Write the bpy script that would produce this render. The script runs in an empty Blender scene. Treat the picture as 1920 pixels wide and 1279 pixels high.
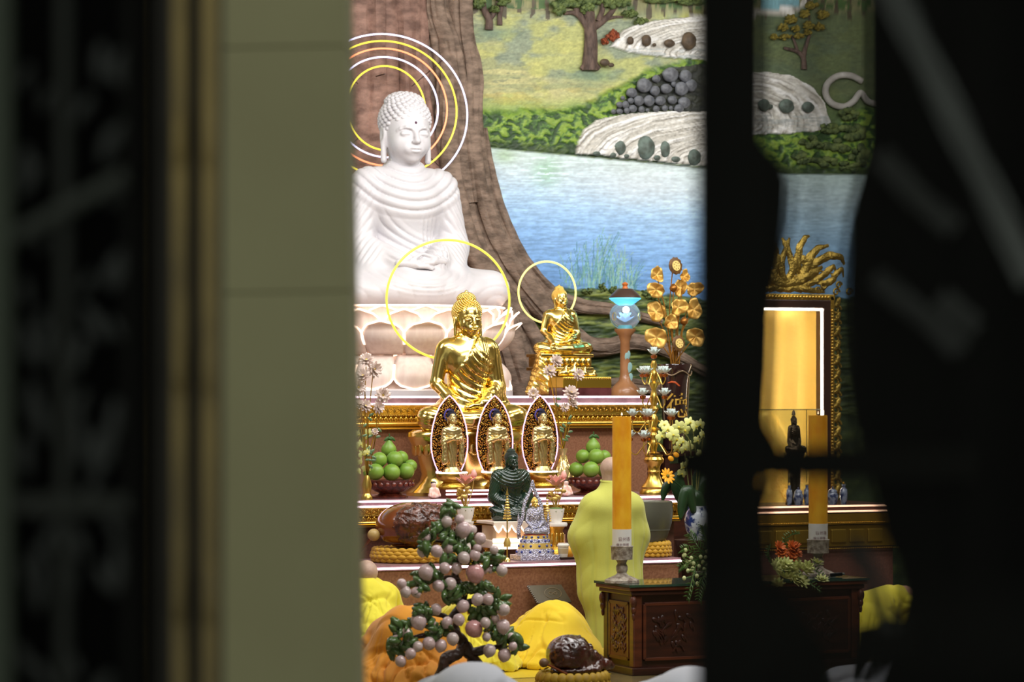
import bpy, math, random
import numpy as np
from mathutils import Vector, Matrix, Euler

# ------------------------------------------------------------------ camera / light / exposure
SC = bpy.context.scene
COL = SC.collection
ANG = math.radians(24.0)            # the altar wall is seen 24 degrees off square
CA, SA = math.cos(ANG), math.sin(ANG)
FPX = 100.0 / 36.0 * 1920.0         # focal length in pixels
DIST, CAMH, HORIZ = 23.0, 2.15, 735.0
CX, CY = -DIST * SA, -DIST * CA
cam = bpy.data.cameras.new('camera')
camo = bpy.data.objects.new('camera', cam)
COL.objects.link(camo)
cam.lens = 100.0
cam.sensor_width = 36.0
cam.shift_y = (HORIZ - 639.5) / 1920.0
cam.clip_start = 0.1
cam.clip_end = 200
camo.location = (CX, CY, CAMH)
camo.rotation_euler = (math.pi / 2, 0, -ANG)
cam.dof.use_dof = True
cam.dof.focus_distance = 23.8
cam.dof.aperture_fstop = 2.0
SC.camera = camo
SC.view_settings.view_transform = 'Standard'
SC.view_settings.look = 'None'
SC.view_settings.gamma = 1.0
SC.view_settings.use_curve_mapping = False
SC.view_settings.exposure = 0.0
wd = bpy.data.worlds.new('world')
SC.world = wd
wd.use_nodes = True
wd.node_tree.nodes['Background'].inputs[0].default_value = (0.95, 1.0, 0.86, 1)
wd.node_tree.nodes['Background'].inputs[1].default_value = 0.55


def area(name, loc, size, power, target, col=(1, 0.985, 0.965)):
    l = bpy.data.lights.new(name, 'AREA')
    l.shape = 'RECTANGLE'
    l.size, l.size_y = size
    l.energy = power
    l.color = col
    o = bpy.data.objects.new(name, l)
    COL.objects.link(o)
    o.location = loc
    d = Vector(target) - Vector(loc)
    o.rotation_euler = d.to_track_quat('-Z', 'Y').to_euler()
    return o


area('hall_ceiling_lamp_altar', (0.9, -1.6, 6.3), (7.0, 1.2), 370, (0.9, 3.6, 1.6))
area('hall_ceiling_lamp_middle', (0.5, -6.0, 6.4), (6.0, 1.6), 330, (0.5, -3.5, 0.0))
area('hall_ceiling_lamp_left', (-3.6, 0.4, 5.8), (1.2, 3.0), 95, (0.6, 3.0, 1.8))
area('hall_ceiling_lamp_right', (5.4, 0.0, 5.8), (1.2, 3.0), 85, (1.6, 3.2, 1.8))


# ------------------------------------------------------------------ pixel <-> place
def P(px, py, V):
    rx = (px - 960.0) / FPX
    dx, dy = SA + CA * rx, CA - SA * rx
    t = (V - CY) / dy
    return Vector((CX + dx * t, V, CAMH + (HORIZ - py) / FPX * t))


def PD(px, py, Z):                   # point at camera depth Z
    rx = (px - 960.0) / FPX
    return Vector((CX + (SA + CA * rx) * Z, CY + (CA - SA * rx) * Z, CAMH + (HORIZ - py) / FPX * Z))


def S(px, V):                        # pixels per metre there
    rx = (px - 960.0) / FPX
    return FPX / ((V - CY) / (CA - SA * rx))


def proj(U, V, z):                   # numpy friendly
    x, y = U - CX, V - CY
    t = x * SA + y * CA
    return 960 + FPX * (x * CA - y * SA) / t, HORIZ - FPX * (z - CAMH) / t


# ------------------------------------------------------------------ colours and materials
def lin(c):
    out = []
    for v in c[:3]:
        v = v / 255.0
        out.append(v / 12.92 if v <= 0.04045 else ((v + 0.055) / 1.055) ** 2.4)
    return tuple(out) + (1.0,)


MATS = {}


def M(name, col=(128, 128, 128), rough=0.5, metal=0.0, col2=None, vscale=6.0, stretch=(1, 1, 1), bump=0.0,
      bscale=30.0, emit=0.0, trans=0.0, ior=1.45, coat=0.0, sheen=0.0, detail=4.0, contrast=(0.35, 0.65),
      kind='noise', sss=0.0, spec=None, attr=None, alpha=1.0):
    if name in MATS:
        return MATS[name]
    m = bpy.data.materials.new(name)
    MATS[name] = m
    m.use_nodes = True
    nt = m.node_tree
    b = nt.nodes['Principled BSDF']
    b.inputs['Base Color'].default_value = lin(col)
    b.inputs['Roughness'].default_value = rough
    b.inputs['Metallic'].default_value = metal
    b.inputs['IOR'].default_value = ior
    b.inputs['Transmission Weight'].default_value = trans
    b.inputs['Coat Weight'].default_value = coat
    b.inputs['Coat Roughness'].default_value = 0.08
    b.inputs['Sheen Weight'].default_value = sheen
    b.inputs['Subsurface Weight'].default_value = sss
    b.inputs['Subsurface Radius'].default_value = (0.05, 0.03, 0.02)
    b.inputs['Alpha'].default_value = alpha
    if spec is not None:
        b.inputs['Specular IOR Level'].default_value = spec
    if emit > 0:
        b.inputs['Emission Color'].default_value = lin(col)
        b.inputs['Emission Strength'].default_value = emit
    tc = nt.nodes.new('ShaderNodeTexCoord')
    mp = nt.nodes.new('ShaderNodeMapping')
    mp.inputs['Scale'].default_value = stretch
    nt.links.new(tc.outputs['Object'], mp.inputs['Vector'])

    def tex(scale):
        if kind == 'voronoi':
            t = nt.nodes.new('ShaderNodeTexVoronoi')
            t.inputs['Scale'].default_value = scale
            out = t.outputs['Distance']
        elif kind == 'wave':
            t = nt.nodes.new('ShaderNodeTexWave')
            t.inputs['Scale'].default_value = scale
            t.inputs['Distortion'].default_value = 6.0
            t.inputs['Detail'].default_value = 3.0
            out = t.outputs['Fac']
        else:
            t = nt.nodes.new('ShaderNodeTexNoise')
            t.inputs['Scale'].default_value = scale
            t.inputs['Detail'].default_value = detail
            out = t.outputs['Fac']
        nt.links.new(mp.outputs['Vector'], t.inputs['Vector'])
        return out
    base = None
    if attr:
        a = nt.nodes.new('ShaderNodeVertexColor')
        a.layer_name = attr
        base = a.outputs['Color']
        nt.links.new(base, b.inputs['Base Color'])
    if col2 is not None:
        r = nt.nodes.new('ShaderNodeValToRGB')
        r.color_ramp.elements[0].position = contrast[0]
        r.color_ramp.elements[1].position = contrast[1]
        r.color_ramp.elements[0].color = lin(col)
        r.color_ramp.elements[1].color = lin(col2)
        nt.links.new(tex(vscale), r.inputs['Fac'])
        nt.links.new(r.outputs['Color'], b.inputs['Base Color'])
        if emit > 0:
            nt.links.new(r.outputs['Color'], b.inputs['Emission Color'])
    if bump > 0:
        bn = nt.nodes.new('ShaderNodeBump')
        bn.inputs['Strength'].default_value = bump
        bn.inputs['Distance'].default_value = 0.02
        nt.links.new(tex(bscale), bn.inputs['Height'])
        nt.links.new(bn.outputs['Normal'], b.inputs['Normal'])
    return m


# ------------------------------------------------------------------ objects
def link(o, parent=None):
    COL.objects.link(o)
    if parent is not None:
        o.parent = parent
    return o


def tag(o, label, cat, group=None, kind=None):
    if label:
        o['label'] = label
    if cat:
        o['category'] = cat
    if group:
        o['group'] = group
    if kind:
        o['kind'] = kind
    return o


def thing(name, label, cat, loc=(0, 0, 0), rz=0.0, group=None, scale=None):
    o = bpy.data.objects.new(name, None)
    o.empty_display_size = 0.1
    link(o)
    o.location = loc
    o.rotation_euler = (0, 0, rz)
    if scale:
        o.scale = (scale, scale, scale) if not hasattr(scale, '__len__') else scale
    return tag(o, label, cat, group)


def mesh_obj(name, v, f, mat, parent=None, smooth=True, solid=0.0):
    me = bpy.data.meshes.new(name)
    if isinstance(v, np.ndarray):
        v = v.tolist()
    if isinstance(f, np.ndarray):
        f = f.tolist()
    me.from_pydata([tuple(p) for p in v], [], f)
    me.materials.append(mat)
    if smooth:
        me.polygons.foreach_set('use_smooth', [True] * len(me.polygons))
    me.update()
    o = bpy.data.objects.new(name, me)
    link(o, parent)
    if solid:
        s = o.modifiers.new('solid', 'SOLIDIFY')
        s.thickness = solid
        s.offset = 0
    return o


def inst(src, parent, loc=(0, 0, 0), rot=(0, 0, 0), scale=None, name=None):
    o = src.copy()
    link(o)
    o.parent = parent
    o.location = loc
    o.rotation_euler = rot
    if scale is not None:
        o.scale = (scale, scale, scale) if not hasattr(scale, '__len__') else scale
    return o


def copy_tree(o, parent=None):
    c = o.copy()
    COL.objects.link(c)
    c.parent = parent
    for ch in list(o.children):
        copy_tree(ch, c)
    return c


class G:
    """collects primitive geometry for ONE mesh"""
    def __init__(s):
        s.v, s.f = [], []

    def add(s, v, f, mat=None):
        n = len(s.v)
        if mat is not None:
            v = [mat @ Vector(p) for p in v]
        s.v.extend([tuple(p) for p in v])
        s.f.extend([tuple(i + n for i in q) for q in f])
        return s

    def box(s, c, d, rz=0.0, mat=None):
        x, y, z = d[0] / 2, d[1] / 2, d[2] / 2
        v = [(-x, -y, -z), (x, -y, -z), (x, y, -z), (-x, y, -z), (-x, -y, z), (x, -y, z), (x, y, z), (-x, y, z)]
        f = [(0, 3, 2, 1), (4, 5, 6, 7), (0, 1, 5, 4), (1, 2, 6, 5), (2, 3, 7, 6), (3, 0, 4, 7)]
        m = Matrix.Translation(c) @ Matrix.Rotation(rz, 4, 'Z')
        return s.add(v, f, mat @ m if mat is not None else m)

    def lathe(s, prof, seg=24, c=(0, 0, 0), sx=1.0, sy=1.0, mat=None, ripple=None):
        v, f = [], []
        for k, (r, z) in enumerate(prof):
            for j in range(seg):
                a = 2 * math.pi * j / seg
                rr = r * (1 + ripple(a, k / (len(prof) - 1))) if ripple else r
                v.append((c[0] + rr * math.cos(a) * sx, c[1] + rr * math.sin(a) * sy, c[2] + z))
        n = len(prof)
        for k in range(n - 1):
            for j in range(seg):
                j2 = (j + 1) % seg
                f.append((k * seg + j, k * seg + j2, (k + 1) * seg + j2, (k + 1) * seg + j))
        if prof[0][0] > 1e-6:
            f.append(tuple(range(seg - 1, -1, -1)))
        if prof[-1][0] > 1e-6:
            f.append(tuple((n - 1) * seg + j for j in range(seg)))
        return s.add(v, f, mat)

    def ell(s, c, r, seg=16, rings=10, mat=None, rot=None):
        v, f = [], []
        R = rot.to_matrix() if rot is not None else None
        for i in range(rings + 1):
            t = math.pi * i / rings
            for j in range(seg):
                a = 2 * math.pi * j / seg
                p = Vector((r[0] * math.sin(t) * math.cos(a), r[1] * math.sin(t) * math.sin(a), -r[2] * math.cos(t)))
                if R is not None:
                    p = R @ p
                v.append((p.x + c[0], p.y + c[1], p.z + c[2]))
        for i in range(rings):
            for j in range(seg):
                j2 = (j + 1) % seg
                f.append((i * seg + j, i * seg + j2, (i + 1) * seg + j2, (i + 1) * seg + j))
        return s.add(v, f, mat)

    def tube(s, pts, rad, seg=8, closed=False, mat=None, flat=1.0, jitter=None):
        pts = [Vector(p) for p in pts]
        n = len(pts)
        v, f = [], []
        prev = None
        for i, p in enumerate(pts):
            if closed:
                d = pts[(i + 1) % n] - pts[i - 1]
            else:
                d = pts[min(i + 1, n - 1)] - pts[max(i - 1, 0)]
            if d.length < 1e-9:
                d = Vector((0, 0, 1))
            d.normalize()
            if prev is None:
                up = Vector((0, 1, 0)) if abs(d.y) < 0.9 else Vector((1, 0, 0))
                a = d.cross(up).normalized()
            else:
                a = (prev - d * prev.dot(d)).normalized()
            prev = a
            b = d.cross(a)
            r = rad[i] if hasattr(rad, '__len__') else rad
            for j in range(seg):
                t = 2 * math.pi * j / seg
                k = r * (1 + (jitter(i, t) if jitter else 0))
                v.append(p + a * math.cos(t) * k + b * math.sin(t) * k * flat)
        m = n if closed else n - 1
        for i in range(m):
            i2 = (i + 1) % n
            for j in range(seg):
                j2 = (j + 1) % seg
                f.append((i * seg + j, i * seg + j2, i2 * seg + j2, i2 * seg + j))
        if not closed:
            f.append(tuple(range(seg - 1, -1, -1)))
            f.append(tuple((n - 1) * seg + j for j in range(seg)))
        return s.add(v, f, mat)

    def prism(s, outline, y0, y1, mat=None):
        """outline in xz, extruded along y"""
        n = len(outline)
        v = [(x, y0, z) for x, z in outline] + [(x, y1, z) for x, z in outline]
        f = [tuple(range(n)), tuple(range(2 * n - 1, n - 1, -1))]
        for i in range(n):
            j = (i + 1) % n
            f.append((i, n + i, n + j, j))
        return s.add(v, f, mat)

    def obj(s, name, mat, parent=None, smooth=True, bevel=0.0, solid=0.0):
        o = mesh_obj(name, s.v, s.f, mat, parent, smooth, solid)
        if bevel:
            b = o.modifiers.new('bevel', 'BEVEL')
            b.width = bevel
            b.segments = 2
            b.limit_method = 'ANGLE'
        if smooth:
            try:
                o.data.set_sharp_from_angle(angle=math.radians(42))
            except Exception:
                pass
        return o


def spline(pts, n=8):
    """Catmull-Rom through the points (any dimension)"""
    pts = [np.array(p, float) for p in pts]
    q = [2 * pts[0] - pts[1]] + pts + [2 * pts[-1] - pts[-2]]
    out = []
    for i in range(1, len(q) - 2):
        for k in range(n):
            t = k / n
            a, b, c, d = q[i - 1], q[i], q[i + 1], q[i + 2]
            out.append(0.5 * (2 * b + (c - a) * t + (2 * a - 5 * b + 4 * c - d) * t * t + (3 * b - a - 3 * c + d) * t ** 3))
    out.append(pts[-1])
    return out


# ------------------------------------------------------------------ noise
def vnoise(x, y, seed=0):
    rs = np.random.RandomState(seed)
    tab = rs.rand(256, 256).astype(np.float32)
    xi, yi = np.floor(x).astype(int), np.floor(y).astype(int)
    fx, fy = x - xi, y - yi
    fx, fy = fx * fx * (3 - 2 * fx), fy * fy * (3 - 2 * fy)
    a = tab[xi % 256, yi % 256]
    b = tab[(xi + 1) % 256, yi % 256]
    c = tab[xi % 256, (yi + 1) % 256]
    d = tab[(xi + 1) % 256, (yi + 1) % 256]
    return (a * (1 - fx) + b * fx) * (1 - fy) + (c * (1 - fx) + d * fx) * fy


def fbm(x, y, seed=0, octv=4):
    s, a, t = 0.0, 0.5, 0.0
    for o in range(octv):
        s = s + a * vnoise(x * 2 ** o + 17.3 * o, y * 2 ** o + 9.1 * o, seed + o)
        t += a
        a *= 0.5
    return s / t


# ------------------------------------------------------------------ signed distance modelling
class Sdf:
    def __init__(s, lo, hi, h):
        s.lo, s.h = np.array(lo, float), h
        n = np.ceil((np.array(hi, float) - s.lo) / h).astype(int) + 1
        ax = [(s.lo[i] + h * np.arange(n[i])).astype(np.float32) for i in range(3)]
        s.X, s.Y, s.Z = np.meshgrid(*ax, indexing='ij')
        s.D = np.full(s.X.shape, 1e3, np.float32)

    def ellipsoid(s, c, r, yaw=0.0, pitch=0.0):
        x, y, z = s.X - c[0], s.Y - c[1], s.Z - c[2]
        if yaw:
            q, w = math.cos(yaw), math.sin(yaw)
            x, y = x * q + y * w, -x * w + y * q
        if pitch:
            q, w = math.cos(pitch), math.sin(pitch)
            y, z = y * q + z * w, -y * w + z * q
        k0 = np.sqrt((x / r[0]) ** 2 + (y / r[1]) ** 2 + (z / r[2]) ** 2)
        k1 = np.sqrt((x / r[0] ** 2) ** 2 + (y / r[1] ** 2) ** 2 + (z / r[2] ** 2) ** 2)
        return k0 * (k0 - 1) / np.maximum(k1, 1e-6)

    def capsule(s, a, b, ra, rb, sy=1.0):
        a, b = np.array(a, float), np.array(b, float)
        d = b - a
        px, py, pz = s.X - a[0], s.Y - a[1], s.Z - a[2]
        t = np.clip((px * d[0] + py * d[1] + pz * d[2]) / max(d @ d, 1e-9), 0, 1)
        return np.sqrt((px - t * d[0]) ** 2 + ((py - t * d[1]) / sy) ** 2 + (pz - t * d[2]) ** 2) - (ra + (rb - ra) * t)

    def box(s, c, d, r=0.0):
        qx, qy, qz = abs(s.X - c[0]) - d[0], abs(s.Y - c[1]) - d[1], abs(s.Z - c[2]) - d[2]
        return np.sqrt(np.maximum(qx, 0) ** 2 + np.maximum(qy, 0) ** 2 + np.maximum(qz, 0) ** 2) + \
            np.minimum(np.maximum(qx, np.maximum(qy, qz)), 0) - r

    def u(s, d, k=0.05):                       # smooth union
        h = np.maximum(k - abs(s.D - d), 0) / k
        s.D = np.minimum(s.D, d) - h * h * k * 0.25
        return s

    def cut(s, d, k=0.02):                     # smooth subtraction
        d = -d
        h = np.maximum(k - abs(s.D - d), 0) / k
        s.D = np.maximum(s.D, d) + h * h * k * 0.25
        return s

    def E(s, c, r, k=0.05, **kw):
        return s.u(s.ellipsoid(c, r, **kw), k)

    def C(s, a, b, ra, rb=None, k=0.05, sy=1.0):
        return s.u(s.capsule(a, b, ra, ra if rb is None else rb, sy), k)

    def clipz(s, z0):
        s.D = np.maximum(s.D, z0 - s.Z)
        return s

    def mesh(s, relax=1):
        D, h = s.D, s.h
        D[0], D[-1] = np.maximum(D[0], h), np.maximum(D[-1], h)
        D[:, 0], D[:, -1] = np.maximum(D[:, 0], h), np.maximum(D[:, -1], h)
        D[:, :, 0], D[:, :, -1] = np.maximum(D[:, :, 0], h), np.maximum(D[:, :, -1], h)
        ins = D < 0
        nx, ny, nz = D.shape
        cnt = np.zeros((nx - 1, ny - 1, nz - 1), np.int8)
        offs = [(i, j, k) for i in (0, 1) for j in (0, 1) for k in (0, 1)]
        for i, j, k in offs:
            cnt += ins[i:nx - 1 + i, j:ny - 1 + j, k:nz - 1 + k]
        act = (cnt > 0) & (cnt < 8)
        idx = np.full(act.shape, -1, np.int64)
        ci = np.argwhere(act)
        idx[act] = np.arange(len(ci))
        vals = {o: D[ci[:, 0] + o[0], ci[:, 1] + o[1], ci[:, 2] + o[2]].astype(float) for o in offs}
        acc = np.zeros((len(ci), 3))
        num = np.zeros(len(ci))
        for o in offs:
            for ax in range(3):
                if o[ax] == 0:
                    o2 = list(o)
                    o2[ax] = 1
                    a, b = vals[o], vals[tuple(o2)]
                    m = (a < 0) != (b < 0)
                    t = np.where(m, a / np.where(m, a - b, 1), 0)
                    p = np.tile(np.array(o, float), (len(ci), 1))
                    p[:, ax] = t
                    acc += p * m[:, None]
                    num += m
        v = s.lo + (ci + acc / num[:, None]) * h
        F = []
        for ax in range(3):
            a1, a2 = (ax + 1) % 3, (ax + 2) % 3
            sl0 = [slice(None)] * 3
            sl1 = [slice(None)] * 3
            sl0[ax], sl1[ax] = slice(0, -1), slice(1, None)
            i0, i1 = ins[tuple(sl0)], ins[tuple(sl1)]
            e = np.argwhere(i0 != i1)
            e = e[(e[:, a1] > 0) & (e[:, a2] > 0) & (e[:, a1] < D.shape[a1] - 1) & (e[:, a2] < D.shape[a2] - 1)]
            fl = i0[e[:, 0], e[:, 1], e[:, 2]]

            def cell(d1, d2):
                q = e.copy()
                q[:, a1] -= d1
                q[:, a2] -= d2
                return idx[q[:, 0], q[:, 1], q[:, 2]]
            q = np.stack([cell(1, 1), cell(0, 1), cell(0, 0), cell(1, 0)], 1)
            q[~fl] = q[~fl][:, ::-1]
            F.append(q)
        F = np.concatenate(F)
        for _ in range(relax):
            v = smooth_verts(v, F)
        return v, F


def smooth_verts(v, F):
    acc = np.zeros_like(v)
    n = np.zeros(len(v))
    for a in range(4):
        for b in ((a + 1) % 4, (a + 3) % 4):
            np.add.at(acc, F[:, a], v[F[:, b]])
            np.add.at(n, F[:, a], 1)
    return v * 0.5 + 0.5 * acc / np.maximum(n, 1)[:, None]


def normals(v, F):
    a = v[F[:, 2]] - v[F[:, 0]]
    b = v[F[:, 3]] - v[F[:, 1]]
    fn = np.cross(a, b)
    n = np.zeros_like(v)
    for k in range(4):
        np.add.at(n, F[:, k], fn)
    return n / np.maximum(np.linalg.norm(n, axis=1), 1e-12)[:, None]


def ridge(t, sharp=2.0):
    """rounded cloth folds with tight valleys, 0..1, period 1"""
    return np.abs(np.sin(np.pi * t)) ** (1.0 / sharp)


def sstep(a, b, x):
    t = np.clip((x - a) / (b - a), 0, 1)
    return t * t * (3 - 2 * t)
# ------------------------------------------------------------------ materials used in many places
GOLD = M('polished_gold', (242, 212, 124), 0.18, 1.0, bump=0.03, bscale=5)
GOLD_DIM = M('gilded_wood', (214, 174, 72), 0.34, 1.0, bump=0.25, bscale=60)
BRASS = M('brass', (226, 190, 96), 0.28, 1.0)
MARBLE = M('white_marble', (209, 206, 209), 0.42, 0, col2=(200, 196, 200), vscale=3, bump=0.05, bscale=40, sss=0.0)
LED = M('led_white_pink', (255, 226, 240), 0.4, emit=3.2)
LEDW = M('led_warm_white', (255, 224, 200), 0.4, emit=2.5)
NEON_Y = M('neon_yellow', (240, 226, 70), 0.4, emit=1.05)
NEON_W = M('neon_white', (216, 214, 255), 0.4, emit=1.5)
NEON_O = M('neon_salmon', (255, 150, 104), 0.4, emit=1.2)
NEON_P = M('neon_pink', (255, 190, 238), 0.4, emit=1.25)
GRANITE = M('brown_granite', (150, 106, 80), 0.32, 0, col2=(126, 84, 62), vscale=60, bump=0.02, bscale=80)
GRANITE_D = M('dark_granite', (84, 56, 48), 0.35, 0, col2=(104, 68, 58), vscale=60)
DARKWOOD = M('dark_carved_wood', (62, 29, 19), 0.35, 0, col2=(42, 19, 14), vscale=5, stretch=(1, 1, 6), coat=0.15)
DARKWOOD2 = M('red_brown_wood', (98, 48, 26), 0.36, 0, col2=(74, 35, 20), vscale=5, stretch=(1, 1, 6), coat=0.15)
BLACK = M('black_iron', (13, 13, 12), 0.8, 0, spec=.1)
GLASS = M('clear_glass', (235, 245, 248), 0.03, 0, trans=1.0, ior=1.35)

# ------------------------------------------------------------------ the hall
WALLV = 4.6


def struct(o):
    o['kind'] = 'structure'
    return o


FLOORM = M('polished_floor', (112, 98, 66), 0.18, 0, col2=(96, 84, 58), vscale=3)
WALLM = M('cream_plaster', (205, 196, 172), 0.7, 0, col2=(196, 186, 160), vscale=4)
struct(G().box((0.5, -3.7, -0.05), (19.0, 16.8, 0.1)).obj('floor', FLOORM, smooth=False))
PORCH = M('porch_tile', (70, 68, 56), 0.5, 0, col2=(60, 58, 48), vscale=4)
struct(G().box((-4.0, -18.2, -0.05), (14.0, 12.2, 0.1)).obj('floor_porch', PORCH, smooth=False))
struct(G().box((0.5, -3.7, 7.05), (19.0, 16.8, 0.1)).obj('ceiling', WALLM, smooth=False))
struct(G().box((0.5, WALLV + 0.18, 3.5), (19.0, 0.16, 7.0)).obj('wall_back', WALLM, smooth=False))
struct(G().box((-9.05, -3.7, 3.5), (0.1, 16.8, 7.0)).obj('wall_left', WALLM, smooth=False))
struct(G().box((10.05, -3.7, 3.5), (0.1, 16.8, 7.0)).obj('wall_right', WALLM, smooth=False))
struct(G().box((3.6, -12.15, 3.5), (12.8, 0.1, 7.0)).obj('wall_front', WALLM, smooth=False))

# ------------------------------------------------------------------ the painted relief behind the altar
mural = thing('landscape_mural', 'painted relief landscape of meadow, waterfalls and blue lake behind the altar', 'mural', (0, WALLV, 0))


def poly_mask(x, y, pts):
    ins = np.zeros(x.shape, bool)
    n = len(pts)
    for i in range(n):
        x0, y0 = pts[i]
        x1, y1 = pts[(i + 1) % n]
        if y0 == y1:
            continue
        c = ((y0 > y) != (y1 > y)) & (x < (x1 - x0) * (y - y0) / (y1 - y0) + x0)
        ins ^= c
    return ins


def paint():
    step = 1.9
    pa, pb = P(560, 0, WALLV), P(1800, 0, WALLV)
    pa, pb = P(640, 0, WALLV), P(1650, 0, WALLV)
    U = np.concatenate([np.arange(-4.6, pa.x, .05), np.arange(pa.x, pb.x, step / 203.0), np.arange(pb.x, 9.9, .05)])
    Zs = np.concatenate([np.arange(.02, 1.9, .05), np.arange(1.9, 5.95, step / 203.0), np.arange(5.95, 6.98, .05)])
    UU, ZZ = np.meshgrid(U, Zs, indexing='ij')
    x, y = proj(UU, np.full_like(UU, WALLV), ZZ)
    c = np.zeros(x.shape + (3,))
    hgt = np.zeros(x.shape)

    def rgb(*a):
        return np.array(a, float)

    def mix(mask, col):
        nonlocal c
        m = np.asarray(mask, float)[..., None]
        c = c * (1 - m) + np.asarray(col) * m
    # wobble of every painted edge
    wx = x + 16 * (fbm(x / 19 + y / 31, y / 22, 3) - 0.5)
    wy = y + 16 * (fbm(x / 22, y / 19 - x / 37, 5) - 0.5)
    st = fbm(x / 55 + y / 90, y / 9, 11)             # long brush strokes
    fine = fbm(x / 7, y / 3.2, 21, 3)
    # meadow
    c[:] = rgb(150, 153, 108)
    mix(sstep(0.4, 0.62, st), rgb(176, 172, 120))
    pn = fbm(x / 70, y / 45, 31)
    mix(0.8 * sstep(0.40, 0.58, pn) * sstep(175, 120, y), rgb(126, 138, 120))
    mix(.45 * sstep(.55, .75, fbm(x / 14 + y / 20, y / 3.0, 47, 4)) * sstep(190, 150, y), rgb(86, 98, 84))
    mix(0.7 * sstep(0.5, 0.66, fbm(x / 60, y / 30, 41)), rgb(178, 178, 100))
    mix(0.5 * sstep(0.55, 0.7, fbm(x / 40, y / 12, 43)) * sstep(140, 190, y), rgb(172, 150, 78))
    mix(0.8 * sstep(160, 225, y + 40 * (pn - 0.5)), rgb(112, 146, 60))
    sh = np.exp(-((x - 1112) / 52) ** 2 - ((y - 142) / 16) ** 2)
    mix(0.7 * sh, rgb(98, 124, 98))
    sh = np.exp(-((x - 925) / 45) ** 2 - ((y - 62) / 14) ** 2)
    mix(0.7 * sh, rgb(100, 122, 102))
    # right part of the meadow painted darker, as dimmed behind the gate bars
    mix(sstep(1330, 1440, x) * 0.75, rgb(72, 88, 62))
    # forest at the top
    fo = sstep(34, 18, y + 8 * st)
    mix(fo * 0.8, rgb(120, 118, 84))
    tr = (np.sin(x / 4.3 + 3 * fbm(x / 30, y / 60, 8)) > 0.55) & (y < 30 + 7 * np.sin(x / 6.0)) & ((x < 1040) | (x > 1170))
    mix(tr * 0.8, rgb(70, 60, 48))
    mix((fbm(x / 9, y / 6, 61) > 0.52) & (y < 14 + 8 * st), rgb(66, 92, 50))
    # mossy bank above the water
    bank_y = np.interp(x, [880, 950, 1080, 1300, 1470, 1700], [272, 280, 292, 312, 326, 328])
    top_y = np.interp(x, [880, 990, 1080, 1150, 1220, 1310, 1460, 1560, 1620], [212, 210, 205, 170, 130, 105, 250, 235, 205])
    lump = fbm(wx / 11 + wy / 17, wy / 7 - wx / 23, 71, 5)
    bm = sstep(-8, 10, wy - top_y) * (y < bank_y)
    mix(bm, rgb(72, 108, 44))
    mix(bm * sstep(0.45, 0.6, lump), rgb(124, 150, 58))
    mix(bm * sstep(0.5, 0.36, lump) * 0.9, rgb(38, 62, 30))
    mix(bm * sstep(24, 4, bank_y - y) * 0.75, rgb(40, 56, 34))
    hgt += bm * (0.02 + 0.03 * lump)
    # water
    w = sstep(-1, 1.5, y - bank_y)
    d = np.clip((y - bank_y) / 270.0, 0, 1)
    cols = np.array([(194, 210, 206), (190, 208, 218), (160, 192, 224), (134, 174, 220), (112, 154, 204), (88, 128, 178)], float)
    pos = [0, 0.16, 0.36, 0.55, 0.78, 1.0]
    wc = np.stack([np.interp(d + 0.10 * (pn - 0.5), pos, cols[:, k]) for k in range(3)], -1)
    mix(w, wc)
    rip = fbm(x / 26, y / 2.4, 81, 3)
    mix(w * 0.45 * sstep(0.52, 0.68, rip), wc * 0.86)
    mix(w * 0.45 * sstep(0.5, 0.34, rip), np.minimum(wc * 1.13 + 6, 255))
    pal = np.exp(-((x - 1210) / 110) ** 2 - ((y - 345) / 42) ** 2)
    mix(w * pal * 0.55, rgb(204, 212, 220))
    mix(w * 0.5 * np.exp(-((x - 1025) / 26) ** 2 - ((y - 322) / 26) ** 2) * (rip > 0.35), rgb(120, 172, 128))
    mix(w * 0.5 * np.exp(-((x - 945) / 22) ** 2 - ((y - 292) / 14) ** 2), rgb(130, 160, 110))
    mix(w * sstep(1380, 1460, x) * 0.35, rgb(120, 150, 158))  # lake dulled in the same way behind the gate bars
    # waterfalls

    def fall(pts, ox, oy, kx, ky, seed):
        m = poly_mask(wx * 0.3 + x * 0.7, wy * 0.3 + y * 0.7, pts)
        s1 = (x - ox) * kx
        s2 = (y - oy) * ky
        ang = np.arctan2(s2, s1)
        rad = np.hypot(s1, s2) + 16 * (fbm(x / 34, y / 34, seed + 2) - .5)
        f = fbm(rad / 7.0, ang * 2.2, seed, 3)
        ln = np.exp(-((rad / 11.0 - np.floor(rad / 11.0) - .5) / .13) ** 2) * sstep(.35, .6, fbm(rad / 16, ang * 4, seed + 5, 2))
        mix(m, rgb(206, 204, 198))
        mix(m * sstep(0.5, 0.36, f) * 0.6, rgb(164, 160, 150))
        mix(m * sstep(0.55, 0.7, f) * 0.8, rgb(232, 232, 232))
        mix(m * ln * .75, rgb(104, 98, 88))
        return m, f
    m1, f1 = fall([(1142, 86), (1160, 66), (1170, 54), (1200, 44), (1250, 36), (1340, 26), (1366, 40), (1378, 70), (1370, 100), (1340, 118), (1255, 108), (1210, 104), (1175, 98)], 1325, 104, 1, 2.6, 91)
    m2, f2 = fall([(1074, 288), (1080, 262), (1090, 242), (1112, 226), (1160, 215), (1230, 210), (1350, 208), (1378, 220), (1396, 250), (1402, 300), (1384, 322), (1350, 316), (1230, 304)], 1345, 306, 1, 2.6, 95)
    m3, f3 = fall([(1372, 170), (1382, 146), (1400, 136), (1440, 136), (1480, 142), (1520, 165), (1540, 190), (1548, 214), (1556, 232), (1530, 246), (1480, 250), (1400, 254), (1376, 236)], 1400, 232, 1, 1.5, 97)
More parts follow.
